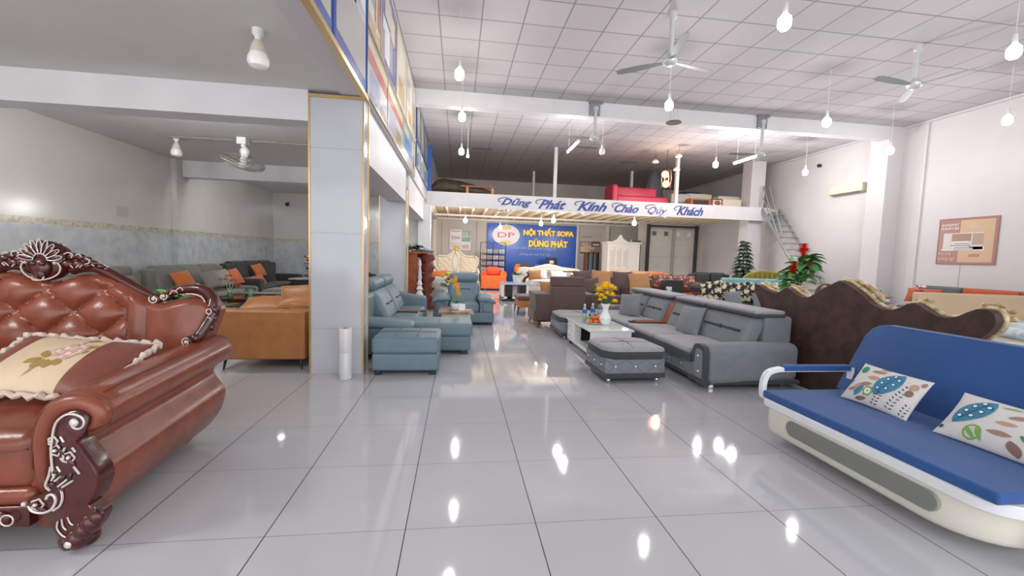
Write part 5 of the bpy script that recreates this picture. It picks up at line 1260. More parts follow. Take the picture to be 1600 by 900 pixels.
q = thing('figurine', 'tall white ridged figurine standing in the carved cabinet', 'figurine', (-1.07, 12.13, 0)); b = MB(); lathe(b, [(.09, 0), (.11, .5), (.06, .62), (.10, .66), (.05, .75), (.08, .8), (.04, .92), (.06, .96), (.03, 1.3), (.05, 1.35), (.02, 1.5)], n=16); b.build('body', M_WHITE, q)
q = thing('picture_card', 'small colourful card leaning high inside the carved cabinet', 'card', (-1.2, 12.3, 1.14)); b = MB(); rbox(b, -.13, .13, 0, .02, 0, .42, .005); b.build('card', mat('card_print', '#6c8fb8', .5, col2='#e08a5a', vscale=9), q)
q = thing('cloth_bundle', 'white and blue folded cloth bundle on top of the carved cabinet', 'cloth', (-1.0, 12.45, 1.72)); b = MB()
for x, y, r in ((-.25, 0, .1), (-.1, .05, .12), (.08, 0, .1), (.22, .03, .08)): ball(b, (x, y, r*.5), r, 10, 0 if x < .05 else 1, sq=(1.2, 1, .55))
b.build('cloth', [cm('#d9dadb'), cm('#8fb0c9')], q)
pot_plant('dark leafy plant in a low pot on top of the carved cabinet', (-1.25, 12.5, 1.72), .1, .13, M_BLACK, mat('dark_leaf', '#2c3f31', .5), 26, .42, .12, .7, .6, seed=8)

# ------------------------------------------------------------------ back wall: blue sign wall, posters, rack, wardrobe, desk
sg = thing('sign_wall', 'large blue shop sign wall with white oval logo and yellow lettering', 'sign', (4.45, 25.1, 0)); SG = (4.45, 25.1, 0)
b = MB(); box(b, 1.68, 7.12, 25.05, 25.19, 0, 3.60); b.build('panel', mat('sign_blue', '#2c5fc4', .25), sg, off=SG, bevel=.004)
b = MB(); box(b, 7.12, 7.2, 25.02, 25.19, 0, 3.6); b.build('edge_strip', M_WHITE, sg, off=SG)
b = MB(); prism(b, [(2.80+.82*cos(2*pi*k/40), 2.93+.60*sin(2*pi*k/40)) for k in range(40)], 25.02, 25.06, 'xz'); lg = b.build('logo_oval', mat('logo_white', '#f2f1f4', .4), sg, off=SG)
b = MB()
for s in (-1, 1):
    z0 = 2.93+s*.40; P = [(2.80+x, z0+s*z) for x, z in ((-.34, 0), (-.22, .16), (-.14, .12), (0, .26), (.14, .12), (.22, .16), (.34, 0), (.2, -.06), (0, -.1), (-.2, -.06))]
    prism(b, P, 25.0, 25.03, 'xz')
b.build('crown_ornament', cm('#ecd98a', .4), lg, off=SG)
M3 = Matrix.Translation((-SG[0], -SG[1], 0)) @ frameM((0, 25.05, 0), (1, 0, 0), (0, 0, 1))
text('logo_lettering', 'DP', 1.0, .30, mat('logo_red', '#cf5a6e', .4), M3 @ T(2.30, 2.78, .04), lg, .01, 0, 0)
M_YEL = mat('yellow_letters', '#ffd12e', .4, emit=.35)
text('lettering', 'NỘI THẤT SOFA', 3.1, .56, M_YEL, M3 @ T(3.83, 2.88, .05), sg, .03, 0, .045)
text('lettering', 'DŨNG PHÁT', 2.4, .50, M_YEL, M3 @ T(4.17, 2.28, .05), sg, .03, 0, .045)
text('script_lettering', 'Nơi thời đại đo mới thăng yêu', 2.6, .22, mat('pale_script', '#a9c0da', .4), M3 @ T(3.3, 2.07, .006), sg, .004, .45, 0)
text('script_lettering', 'Không bỏ mối thời đại', 1.9, .22, mat('pale_script', '#a9c0da', .4), M3 @ T(3.65, 1.72, .006), sg, .004, .45, 0)

p = poster('wall_poster', 'pale poster with green block and sofa drawing on the back wall above the ivory bed', frameM((-.55, YB-.02, 1.92), (1, 0, 0), (0, 0, 1)), 1.3, 1.26, [(.06, .5, .88, .92, '#8d8a86'), (.56, .96, .42, 1-.04, '#7fa094'), (.60, .90, .60, .64, '#5f7f78'), (.08, .5, .62, .66, '#b49ba4'), (.1, .3, .5, .62, '#c9b2b9'), (.3, .5, .54, .60, '#a98c99'), (.6, .92, .44, .56, '#6b8c86'), (.06, .55, .3, .32, '#a79aa0'), (.06, .6, .2, .215, '#9d8f95'), (.6, .9, .1, .28, '#c9a9b2'), (.65, .88, .12, .2, '#b1788c')], '#9c9c9c', '#e1dcdc')
text('lettering', 'GHẾ', .30, .15, cm('#eef3f0'), T(.80, .97, .012), p, .002, 0, .01)
text('lettering', 'SOFA', .42, .13, cm('#eef3f0'), T(.78, .78, .012), p, .002, 0, .01)
poster('wall_poster', 'brown poster showing a bed with cushions on the back wall right of the blue sign', frameM((7.35, YB-.02, 1.95), (1, 0, 0), (0, 0, 1)), 1.4, 1.28, [(.02, .98, .62, .98, '#c9bfb9'), (.1, .6, .8, .84, '#8d827d'), (.02, .98, .02, .62, '#a3968f'), (.06, .5, .1, .35, '#e5cfae'), (.2, .7, .2, .42, '#d9c2a6'), (.55, .95, .35, .62, '#6d5a55'), (.62, .9, .42, .5, '#e3d9cf'), (.1, .4, .4, .55, '#cdb5ac'), (.05, .9, .02, .1, '#8b6a5c')], '#b9b3ae', '#bdb4ae')

rk = thing('brochure_rack', 'tall black wire rack full of brochures standing before the blue sign wall', 'rack', (1.98, 24.2, 0))
b = MB()
for x in (-.72, .0, .72): tube(b, [(x, 0, 0), (x, 0, 2.42)], .02, 6)
for z in (.4, .75, 1.1, 1.45, 1.8, 2.42): tube(b, [(-.72, 0, z), (.72, 0, z)], .014, 6)
for x in (-.72, .72): tube(b, [(x, 0, 0), (x, .35, 0)], .02, 6); tube(b, [(x, .35, 0), (x, 0, 1.8)], .012, 6)
b.build('frame', mat('rack_black', '#23262e', .4), rk)
b = MB()
for z in (.4, .75, 1.1, 1.45, 1.8):
    box(b, -.7, .7, 0, .22, z, z+.015)
b.build('shelf', mat('rack_black', '#23262e', .4), rk)
rnd = random.Random(4); bc = ['#cfc9c4', '#d9cfc4', '#b9a69c', '#e2ddd8', '#a08c84', '#c4b9b9']
for iz, z in enumerate((.4, .75, 1.1, 1.45, 1.8)):
    for ix in range(4):
        x = -.53+.35*ix
        q = tag(bpy.data.objects.new('brochure', None), 'brochure stack on the black wire rack, %s shelf, %s' % (['lowest', 'second', 'middle', 'fourth', 'top'][iz], ['far left', 'left of the centre bar', 'right of the centre bar', 'far right'][ix]), 'brochure', 'brochures on the rack'); COL.objects.link(q); q.location = (1.98+x, 24.28, z+.016)
        b = MB(); c = rnd.choice(bc); M = RX(-14)
        box(b, -.14, .14, -.02, .015, 0, .22, 0, M); box(b, -.11, .11, -.0215, -.02, .03, .12, 1, M); box(b, -.1, .06, -.0215, -.02, .15, .185, 2, M)
        b.build('booklet', [cm(c), cm(rnd.choice(['#8c7468', '#a8938a', '#7e8a94'])), cm('#8d5b52')], q, smooth=False)

wr = thing('wardrobe', 'white wardrobe with carved pediment standing before the steel doors', 'wardrobe', (8.3, 21.4, 0)); WR = (8.05, 21.4, 0)
M_WRD = mat('wardrobe_white', '#ddd8d2', .35)
b = MB(); box(b, 7.42, 9.15, 21.0, 21.9, 0, 2.52); b.build('body', M_WRD, wr, off=WR, bevel=.01)
for i in range(3):
    x0 = 7.46+.35*i
    b = MB(); rbox(b, x0, x0+.33, 20.97, 21.0, .1, 2.3, .008); d = b.build('door', M_WRD, wr, off=WR)
    b = MB(); rbox(b, x0+.06, x0+.27, 20.955, 20.97, .25, 1.2, .01); rbox(b, x0+.06, x0+.27, 20.955, 20.97, 1.3, 2.15, .01); b.build('door_panel', mat('wardrobe_cream', '#cfc6bd', .4), d, off=WR)
    b = MB(); ball(b, (x0+.3, 20.95, 1.25), .02, 8); b.build('knob', M_GOLD, d, off=WR)
b = MB(); rbox(b, 7.36, 9.2, 20.94, 21.95, 2.5, 2.6, .03); b.build('cornice', M_WRD, wr, off=WR)
b = MB(); prism(b, [(7.62, 2.58), (7.75, 2.66), (7.9, 2.74), (8.0, 2.92), (8.07, 2.97), (8.15, 2.90), (8.25, 2.72), (8.4, 2.66), (8.5, 2.58)], 21.0, 21.06, 'xz'); b.build('pediment', M_WRD, wr, off=WR)
q = thing('mirror_panel', 'dark grey mirror panel standing between the wardrobe and the steel doors', 'mirror', (9.75, 22.3, 0)); b = MB(); rbox(b, -.28, .28, 0, .04, .1, 2.75, .01); b.build('mirror', mat('mirror_dark', '#5d625f', .1, metal=.7), q); b = MB()
for x in (-.3, .27): box(b, x, x+.03, -.02, .05, 0, 2.8)
b.build('frame', M_WHITE, q)
q = thing('fabric_sample_rack', 'rack of hanging fabric samples in brown, grey and blue below the brown poster', 'rack', (7.75, 23.9, 0)); b = MB(); box(b, -.45, .45, 0, .04, 1.95, 1.99); 
for x in (-.45, .45): tube(b, [(x, .02, 0), (x, .02, 2.0)], .02, 6)
b.build('frame', M_BLACK, q)
for i in range(9):
    b = MB(); x = -.42+.095*i; rbox(b, x, x+.085, -.03, .02, .75+.1*sin(i*2), 1.96+.05*(i % 3), .01); b.build('fabric_sample', cm(['#6d4a44', '#8a5a4c', '#39383c', '#6f8594', '#5b7a8c', '#2d3038', '#8b8f92', '#4b4a4c', '#2a2a2e'][i], .8), q)
q = thing('desk', 'white desk below the blue sign wall, behind the ivory bed', 'desk', (5.5, 24.0, 0)); b = MB(); rbox(b, -1.3, 1.4, -.35, .35, 1.02, 1.08, .01); b.build('top', M_WRD, q); b = MB(); rbox(b, -1.25, 1.35, -.3, -.25, 0, 1.02, .005); rbox(b, -1.25, -1.2, -.3, .3, 0, 1.02, .005); rbox(b, 1.3, 1.35, -.3, .3, 0, 1.02, .005); b.build('front_panel', M_WRD, q)
q = thing('monitor', 'black computer monitor on the desk under the blue sign wall', 'monitor', (5.35, 23.9, 1.08)); b = MB(); rbox(b, -.34, .34, -.02, .02, .12, .58, .01); b.build('screen', M_BLACK, q); b = MB(); rbox(b, -.05, .05, -.01, .03, 0, .2, .01); rbox(b, -.15, .15, -.1, .1, 0, .02, .008); b.build('stand', M_BLACK, q); b = MB(); rbox(b, -.1, .14, -.026, -.02, .25, .42, .002); b.build('sticker', M_WHITE, q)
q = thing('storage_box', 'brown box lying on the desk left of the monitor', 'box', (4.65, 23.95, 1.08)); b = MB(); rbox(b, -.25, .2, -.15, .15, 0, .14, .01); b.build('carton', cm('#a38f72'), q); b = MB(); rbox(b, -.25, .2, -.02, .02, .139, .142, .001); b.build('tape', cm('#c9b48a'), q)
q = thing('office_chair', 'grey tub chair standing against the blue sign wall', 'chair', (3.75, 23.6, 0)); b = MB()
rings = []
for z, r in ((.55, .32), (.6, .36), (.8, .42), (1.05, .44), (1.25, .42)):
    rings.append([(r*cos(radians(a)), r*.8*sin(radians(a)), z+(.12*sin(radians(a)) if z > .9 else 0)) for a in range(-30, 211, 15)])
ring_loft(b, rings, closed=False, caps=False); sh_ = b.build('shell', fabric('chair_grey', '#566067'), q); sh_.modifiers.new('s', 'SOLIDIFY').thickness = .05
b = MB(); rbox(b, -.34, .34, -.3, .28, .5, .62, .05); b.build('seat', fabric('chair_grey', '#566067'), q); b = MB(); tube(b, [(0, 0, 0), (0, 0, .5)], .03); [tube(b, [(0, 0, .08), (.3*cos(a*1.257), .3*sin(a*1.257), .03)], .02, 6) for a in range(5)]; b.build('base', M_BLACK, q)
q = thing('small_jar', 'small reddish pot at the right end of the desk', 'pot', (6.6, 23.9, 1.08)); b = MB(); lathe(b, [(.05, 0), (.08, .08), (.06, .16), (.07, .18)], n=14); b.build('pot', cm('#8c4a44'), q)
# ------------------------------------------------------------------ sofas and beds in the right half behind the grey sofa
M_LG = fabric('light_grey_fabric', '#85878b'); M_BW = mat('black_cream_print', '#1e1b1a', .7, col2='#d8ccb4', vscale=9); M_CY = fabric('cyan_fabric', '#76a8ae'); M_MUS = fabric('mustard_fabric', '#8f8131'); M_BLKF = leather('black_leather', '#26282a', .5, .05)
def ramp_sharp(m, a=.47, c=.53):
    for n in m.node_tree.nodes:
        if n.type == 'VALTORGB': n.color_ramp.elements[0].position = a; n.color_ramp.elements[1].position = c
ramp_sharp(M_BW)
sofa('fabric_sofa', 'light grey sofa with black and cream printed back pillows behind the long grey sofa', (6.45, 9.55, 0), -14, W=3.4, D=1.2, H=.82, sh=.5, aw=.3, ah=.74, n=3, m=M_LG, legs='block')
for i, (x, y) in enumerate(((6.46, 9.95), (6.80, 9.85), (7.12, 9.75), (7.42, 9.62), (7.68, 9.55))):
    cushion('black and cream leaf-printed pillow, %s in the row behind the grey ones' % ['first from the left', 'second from the left', 'third from the left', 'fourth from the left', 'last on the right'][i], (x, y, .93), (.93, -.30, [.12, -.1, .08, -.12, .1][i]), (.08, .3, .95), .56, .56, .2, M_BW, 'black and cream pillows')
cushion('small grey pillow before the printed pillows, the left one', (6.66, 9.42, .80), (.93, -.28, .1), (.08, .4, .9), .40, .40, .16, M_G1, 'small grey pillows')
cushion('small grey pillow before the printed pillows, the right one', (7.30, 9.25, .78), (.93, -.28, .05), (.08, .4, .9), .42, .42, .16, M_G1, 'small grey pillows')
M_PAT = mat('brown_shell_print', '#6d2f22', .45, col2='#b98b74', vscale=8); ramp_sharp(M_PAT, .5, .56); M_RBR = leather('chestnut_leather', '#7c3826', .35, .12)
sofa('leather_sofa', 'chestnut leather sofa with flame-patterned pillows, mid right background', (7.55, 13.9, 0), -6, W=2.9, D=1.1, H=.95, sh=.6, n=3, m=M_RBR)
for i, x in enumerate((6.85, 7.2, 7.55, 7.9)):
    cushion('chestnut and cream patterned pillow, %s of four on the chestnut sofa' % ['leftmost', 'second', 'third', 'rightmost'][i], (x, 13.75-.04*i, .98), (.95, -.1, [.1, -.05, .08, 0][i]), (.05, .4, .9), .56, .48, .2, M_PAT, 'patterned pillows')
q = thing('instrument_case', 'black glossy box leaning at the left end of the chestnut sofa', 'box', (6.62, 12.3, 0)); b = MB(); rbox(b, -.3, .3, -.15, .15, .45, 1.1, .03); b.build('case', M_BLKF, q); b = MB(); rbox(b, -.3, .3, -.14, .14, 0, .46, .02); b.build('foot_board', M_BLKF, q)
q = thing('round_cushion', 'dark slate round cushion right of the patterned pillows', 'cushion', (8.2, 13.45, .80)); b = MB(); ball(b, (0, 0, 0), .33, 16, sq=(1, .8, .42)); b.build('cover', fabric('slate', '#3a4048'), q)
q = thing('round_cushion', 'chestnut leather round bolster right of the dark slate cushion', 'cushion', (8.7, 13.5, .82)); b = MB(); ball(b, (0, 0, 0), .28, 16, sq=(1.15, .8, .6)); b.build('cover', M_RBR, q)
sofa('leather_sofa', 'orange-tan leather sofa with rolled back before the wardrobe', (7.1, 15.8, 0), -12, W=2.6, D=1.1, H=1.22, sh=.6, n=2, m=M_TAN2, slope=.2)
cushion('orange-tan seat pillow leaning on the orange-tan sofa', (6.9, 15.1, .98), (.95, -.2, 0), (.1, .5, .85), .9, .55, .2, M_TAN, 'pillows on the orange-tan sofa')
cushion('grey-brown pillow at the left end of the orange-tan sofa', (6.25, 15.0, 1.0), (.8, -.3, .2), (.1, .5, .85), .5, .5, .2, fabric('taupe', '#7f7568'), 'pillows on the orange-tan sofa')
bunch('orange anthurium flowers in a pot beside the tan pillows', (5.85, 13.75, .0), ['#c8452a', '#d86a3a'], 1.05, .18, 7, 12, M_WHITE, .62, .12, '#4d7a3a', .07)
pot_plant('small green plant in a white pot before the orange-tan sofa', (6.15, 11.6, .0), .92, .08, M_WHITE, mat('leaf_green', '#4a7447', .5), 12, .22, .06, .8, .4, seed=14)
sofa('leather_sofa', 'black sofa by the far right wall under the tree plant', (9.62, 14.8, 0), 0, W=1.7, D=.9, H=1.28, sh=.6, n=2, m=M_BLKF)
q = thing('fabric_sofa', 'pale cyan high-backed sofa bed behind the brown headboard', 'sofa', (9.3, 12.2, 0), -6); b = MB(); rbox(b, -.95, .98, -.1, .3, .12, 1.2, .08, fn=lambda p: (p[0]+.12*(1.2-p[2])*(-1 if p[0] > .5 else 0), p[1], p[2])); b.build('backrest', M_CY, q)
b = MB(); rbox(b, -.9, .75, -.8, -.1, .12, .5, .06); b.build('seat', M_CY, q); b = MB(); rbox(b, .6, .85, -.8, -.1, .3, .8, .05); b.build('arm', M_CY, q); block_legs(q, 1.6, .9, M_BLACK, .12, .06, .05)
q = thing('headboard', 'mustard channel-tufted arched headboard behind the cyan sofa', 'headboard', (10.65, 13.4, 0)); pts = [(-.85, 0)]+[(-.85*cos(pi*k/24), 1.05+.40*sin(pi*k/24)) for k in range(25)]+[(.85, 0)]
b = MB(); prism(b, pts, 0, .12, 'xz'); b.build('back_panel', M_MUS, q, bevel=.03)
b = MB()
for k in range(9):
    x = -.72+.18*k; zt = 1.05+.40*sqrt(max(0, 1-(x/.85)**2))-.05; tube(b, [(x, -.02, .3), (x, -.02, zt)], .085, 10)
b.build('channel', M_MUS, q)
# tall tree plant
tp_ = thing('tree_plant', 'tall green tiered tree plant standing at the far right pillar', 'plant', (10.95, 15.0, 0)); b = MB(); lathe(b, [(.2, 0), (.26, .4), (.27, .45), (.24, .45)], n=18); b.build('pot', M_BLACK, tp_)
b = MB(); tube(b, smooth_path([(0, 0, .4), (.03, 0, 1.2), (-.02, 0, 1.9), (.02, 0, 2.45)]), [.03, .012], 6); b.build('stem', cm('#5f5340'), tp_)
rnd = random.Random(21); b = MB()
for t in range(11):
    z = 1.05+.14*t
    for k in range(14): a = 2.4*k+t; leaf(b, (0, 0, z+.06*rnd.random()), (cos(a), sin(a), .25), .58*(1-.055*t)*(.7+.4*rnd.random()), .16, .55)
b.build('foliage', mat('tree_leaf', '#3e5440', .5), tp_)
# tall vase of red tropical flowers
tv = thing('flower_arrangement', 'tall arrangement of red tropical flowers with broad green leaves behind the dark headboard', 'plant', (6.8, 7.7, 0))
b = MB(); cyl(b, (0, 0, 0), .18, .72, 20); b.build('stand', M_WHITE, tv)
b = MB(); lathe(b, [(.10, .72), (.13, .76), (.15, .9), (.11, 1.05), (.09, 1.1), (.10, 1.12)], n=20); b.build('vase', cm('#9aa58b', .3), tv)
st_ = MB(); lf = MB(); fl = MB(); orr = MB(); rnd = random.Random(5)
for (x, y, z) in ((.12, 0, 1.98), (-.10, -.04, 1.62), (.24, 0, 1.74)):
    tube(st_, smooth_path([(0, 0, 1.05), (x*.5, y, 1.3), (x, y, z-.15)]), .014, 6)
    for t in range(10):
        zz = z-.16+.028*t
        for k in range(6):
            a = 2.4*k+t*.9; leaf(fl, (x, y, zz), (cos(a), sin(a), .55), .13*(1.2 if 2 < t < 6 else .75), .08, .1, n=3)
for k in range(46):
    a = k*2.4; z = 1.25+.55*rnd.random(); cx_ = .06+(.1 if z > 1.5 else 0)*rnd.random()
    leaf(lf, (cx_, 0, z), (cos(a), sin(a)*.7, .1+.5*rnd.random()), .36+.14*rnd.random(), .20, .45)
for k in range(20):
    a = k*2.4; leaf(orr, (.02, 0, 1.05), (cos(a), sin(a), .9), .26+.1*rnd.random(), .09, .25)
st_.build('stem', cm('#6f7a3c'), tv); lf.build('foliage', mat('broad_leaf', '#55924e', .4), tv); fl.build('blossom', cm('#e0361f', .5), tv); orr.build('orange_leaf', cm('#cf8a3a'), tv)

# right wall sofa, beige headboard and flowered bed
q = thing('fabric_sofa', 'slate grey sofa with orange middle cushion along the right wall', 'sofa', (13.1, 8.9, 0), -90); M_SL = fabric('slate_fabric', '#5d6166'); M_OP = fabric('burnt_orange', '#b3562f')
b = MB(); rbox(b, -1.7, 1.7, -.5, .5, .08, .45, .05); b.build('base', M_SL, q)
for x0, x1, mm in ((-1.7, -.62, M_SL), (-.60, .55, M_OP), (.57, 1.7, M_SL)):
    b = MB(); rbox(b, x0, x1, .15, .5, .45, 1.2, .06, (0, .03, .01)); b.build('back_cushion', mm, q)
    b = MB(); rbox(b, x0, x1, -.5, .2, .42, .62, .06); b.build('seat_cushion', M_SL, q)
block_legs(q, 3.3, .95, M_BLACK, .08)
cushion('orange pillow lying at the left end of the slate grey wall sofa', (12.6, 9.9, .95), (.3, -1, 0), (.3, 0, .6), .75, .42, .2, M_OP)
cushion('olive green pillow with leaf print before the beige headboard', (9.5, 8.55, .95), (.9, -.15, 0), (.1, .4, .8), .6, .45, .2, mat('green_print', '#66754a', .7, col2='#4d7f5f', vscale=7))
q = thing('bed', 'beige upholstered bed with tall slanting backrest at the right', 'bed', (11.3, 7.5, 0), -12); b = MB(); rbox(b, -1.35, 1.2, .0, .2, .1, 1.16, .05, fn=lambda p: (p[0]-.28*(1.16-p[2])*(1 if p[0] < 0 else 0)*.3, p[1]+.15*p[2], p[2])); b.build('headboard', mat('beige_leather', '#c2a888', .55, var=.04), q)
b = MB(); rbox(b, -1.3, 1.15, -2.0, 0, .1, .48, .08); b.build('bed_base', mat('beige_leather', '#c2a888', .55), q)
b = MB(); rbox(b, -1.25, 1.1, -1.95, -.02, .46, .66, .09); b.build('mattress', mat('blue_floral', '#8fb2c4', .8, col2='#e6e3dc', vscale=5), q)
q = thing('bed', 'low bed with pale blue floral quilt behind the sofa bed', 'bed', (7.6, 4.6, 0), 0); b = MB(); rbox(b, -2.6, .8, -.9, 1.0, .08, .4, .05); b.build('bed_base', M_IVORY, q); b = MB(); rbox(b, -2.55, .75, -.85, .95, .4, .62, .08); b.build('mattress', mat('blue_floral', '#8fb2c4', .8, col2='#e6e3dc', vscale=5), q)
q = thing('armchair', 'brown curved-frame armchair seen over the dark headboard', 'armchair', (10.5, 10.0, 0)); P = smooth_path([(-.95, 0, .6), (-1.0, 0, .95), (-.85, 0, 1.15), (-.55, 0, 1.12), (-.2, 0, 1.18), (.1, 0, 1.2), (.45, 0, 1.1), (.75, 0, .95), (.95, 0, .85), (1.0, 0, .6)])
b = MB(); tube(b, P, .06, 8); b.build('frame', mat('brown_frame', '#4b342a', .4), q)
b = MB(); ring_loft(b, [[(p.x*.97, .02, p.z) for p in P]+[(.9, .02, .4), (-.9, .02, .4)], [(p.x*.97, .14, p.z) for p in P]+[(.9, .14, .4), (-.9, .14, .4)]]); b.build('backrest', mat('taupe_velvet', '#6c5a4d', .7), q)
b = MB(); rbox(b, -.9, .9, -.7, .1, 0, .5, .06); b.build('seat', mat('taupe_velvet', '#6c5a4d', .7), q); b = MB(); ball(b, (-.86, -.06, 1.05), .12, 12, sq=(1, .4, 1)); b.build('rosette', mat('rosette', '#a58a6c', .4), q)
bunch('white and brown speckled flowers behind the gilt edge of the dark headboard', (8.2, 7.4, 0), ['#e5dcd2', '#b98a70', '#d9cdbf'], 1.12, .35, 26, 31, M_WHITE, .8, .15, '#8a8f78', .05)
bunch('small magenta and white flowers left of the slate grey wall sofa', (11.0, 8.75, 0), ['#c92a5c', '#e9e2e2'], 1.25, .1, 7, 33, M_WHITE, .85, .08, '#6f8f68', .06)
sofa('fabric_sofa', 'grey-green low sofa behind the dark headboard dip', (9.75, 8.95, 0), -8, W=1.7, D=.85, H=.98, sh=.5, n=2, m=fabric('sage_grey', '#8c928c'))

# folding step ladder and steel staircase to the mezzanine
q = thing('staircase', 'grey steel open staircase climbing to the mezzanine along the right wall', 'staircase', (13.3, 15.0, 0)); b = MB()
S0 = Vector((0, 1.75, 4.05)); S1 = Vector((0, -1.6, 0)); n = 16
for sx in (-.42, .42): tube(b, [S0+Vector((sx, 0, 0)), S1+Vector((sx, 0, 0))], .06, 6)
b.build('stringer', M_STEEL, q)
for k in range(1, n):
    p = S0+(S1-S0)*k/n; b = MB(); box(b, -.42, .42, p.y-.12, p.y+.12, p.z-.02, p.z+.015); b.build('tread', M_STEEL, q)
b = MB()
for sx in (-.42,):
    tube(b, [S0+Vector((sx, 0, 0)), S0+Vector((sx, 0, .95)), S0+Vector((sx+.2, -.1, .95)), S0+(S1-S0)*.30+Vector((sx+.2, 0, .1))], .025, 6)
    tube(b, [S0+Vector((sx, 0, .5)), S0+(S1-S0)*.24+Vector((sx, 0, .2))], .018, 6); tube(b, [S0+Vector((sx, 0, .95)), S0+(S1-S0)*.30+Vector((sx, 0, .1))], .025, 6); tube(b, [S0+(S1-S0)*.1+Vector((sx, 0, 0)), S0+(S1-S0)*.1+Vector((sx, 0, .6))], .018, 6)
b.build('handrail', M_STEEL, q)
# air conditioner with its trunking
q = thing('air_conditioner', 'cream wall-mounted air conditioner on the right wall', 'air conditioner', (XR, 13.65, 4.28)); b = MB(); rbox(b, -.24, 0, -.67, .67, 0, .32, .06); b.build('housing', mat('ac_cream', '#d6d0b8', .4), q)
b = MB(); rbox(b, -.235, -.12, -.6, .6, .0, .045, .01); b.build('louver', cm('#8c887a'), q); b = MB(); box(b, -.243, -.235, -.6, .6, .13, .14); b.build('seam', cm('#b3ad98'), q)
b = MB(); box(b, XR-.07, XR-.0, 12.78, 12.86, 4.45, 5.9); box(b, XR-.05, XR, 12.5, 13.0, 4.38, 4.42); tag(b.build('cable_trunking', mat('trunking', '#cdc9c3', .5), smooth=False, bevel=.005), 'vertical pipe trunking rising from the air conditioner', 'trunking')
p = poster('wall_poster', 'brown and sand bedroom furniture poster on the right wall', frameM((XR-.012, 10.66, 1.83), (0, -1, 0), (0, 0, 1)), 1.38, 1.29, [(.0, .38, .02, .98, '#9c6c62'), (.38, .94, .05, .95, '#c2a180'), (.1, .78, .32, .68, '#c9bfbc'), (.25, .58, .5, .66, '#957058'), (.60, .78, .42, .66, '#a58b7c'), (.3, .62, .30, .36, '#b9b0ae'), (.28, .55, .36, .5, '#d8d4d4'), (.3, .55, .44, .46, '#7d7270'), (.24, .58, .40, .42, '#6d6462'), (.3, .55, .36, .375, '#8b807c'), (.1, .25, .36, .44, '#7f756f'), (.08, .3, .3, .34, '#e0d6cc'), (.56, .8, .3, .38, '#e5dfda'), (.56, .74, .17, .22, '#9c5a48')], '#94655d', '#9c6c62')
text('lettering', 'DUNGPHAT', .43, .075, cm('#ecdcd6'), T(.07, 1.07, .014), p, .002, 0, .02)
text('lettering', 'FURNITURE', .43, .075, cm('#ecdcd6'), T(.07, .97, .014), p, .002, 0, .02)
text('lettering', 'Nội thất', .32, .12, cm('#e6d2ca'), T(.05, .24, .014), p, .002, 0, 0)
text('lettering', 'phòng ngủ', .42, .13, cm('#e6d2ca'), T(.05, .09, .014), p, .002, 0, 0)
text('lettering', 'XEM NGAY', .22, .035, cm('#f0e2da'), T(.79, .235, .014), p, .002, 0, 0)
text('lettering', '20%', .2, .09, cm('#efe6da'), T(.78, 1.02, .014), p, .002, 0, 0)
b = MB(); box(b, XR-.006, XR, 10.05, 10.065, 0, 1.83); b.build('trim_23', cm('#a9a4a4'), kind='structure', smooth=False)
b = MB(); box(b, XR-.05, XR, 11.2, 11.45, 0, 6.05); b.build('trim_24', M_WALL, kind='structure', smooth=False)
q = thing('security_camera', 'small black dome camera high on the right wall', 'camera', (XR, 15.0, 5.55)); b = MB(); ball(b, (-.08, 0, 0), .07, 12); b.build('dome', M_BLACK, q); b = MB(); box(b, -.03, 0, -.05, .05, -.05, .05); b.build('mount', M_BLACK, q)
# ------------------------------------------------------------------ left room
M_GT = fabric('stone_grey_fabric', '#6f6c66'); M_DK = fabric('near_black_fabric', '#2a2725'); M_CAM = leather('camel_leather', '#a26a3c', .45, .1); M_ORP = fabric('orange_fabric', '#b5602a')
sofa('fabric_sofa', 'short stone-grey sofa at the left tiled wall, mostly hidden by the leather sofa', (-6.1, 8.6, 0), 90, W=1.9, D=1.1, H=1.22, sh=.55, n=2, m=M_GT, head=True)
o = sofa('fabric_sofa', 'long stone-grey three-seat sofa along the tiled dado wall', (-6.1, 11.15, 0), 90, W=2.9, D=1.1, H=1.22, sh=.55, n=3, m=M_GT, head=False, slope=.18)
o = sofa('fabric_sofa', 'near-black corner sofa along the tiled wall in the back corner', (-6.1, 14.35, 0), 90, W=3.3, D=1.1, H=1.27, sh=.55, n=3, m=M_DK, slope=.2, aw=.3, ah=.8)
o = sofa('fabric_sofa', 'near-black low sofa along the rear wall of the left room', (-4.2, 15.95, 0), 0, W=2.35, D=1.0, H=.90, sh=.5, n=2, m=M_DK)
for lb_, c, s, mm in (('orange pillow at the left end of the long stone-grey sofa', (-6.12, 10.3, .90), .52, M_ORP), ('stone-grey pillow in the middle of the long stone-grey sofa', (-6.05, 11.2, .86), .55, M_GT), ('light grey pillow right of the middle of the long stone-grey sofa', (-6.05, 11.75, .88), .55, fabric('pebble', '#85817b')), ('orange pillow at the right end of the long stone-grey sofa', (-6.05, 12.3, .88), .55, M_ORP), ('orange pillow high on the near-black corner sofa', (-6.12, 13.9, 1.0), .5, M_ORP), ('long orange bolster on the seat of the near-black sofa', (-5.95, 13.3, .70), .9, M_ORP)):
    cushion(lb_, c, (.15, 1, .1), (-.45, .1, .85), s, s*.85 if s < .7 else .34, .2, mm, 'pillows of the left room')
q = thing('ottoman', 'stone-grey ottoman before the near-black sofa, the nearer one', 'ottoman', (-5.0, 11.7, 0), 0, 'stone-grey ottomans'); b = MB(); rbox(b, -.5, .5, -.4, .4, .08, .32, .05); b.build('base', M_GT, q); b = MB(); rbox(b, -.51, .51, -.41, .41, .32, .5, .08, (0, 0, .02)); b.build('cushion', M_GT, q); block_legs(q, 1, .8, M_BLACK, .08)
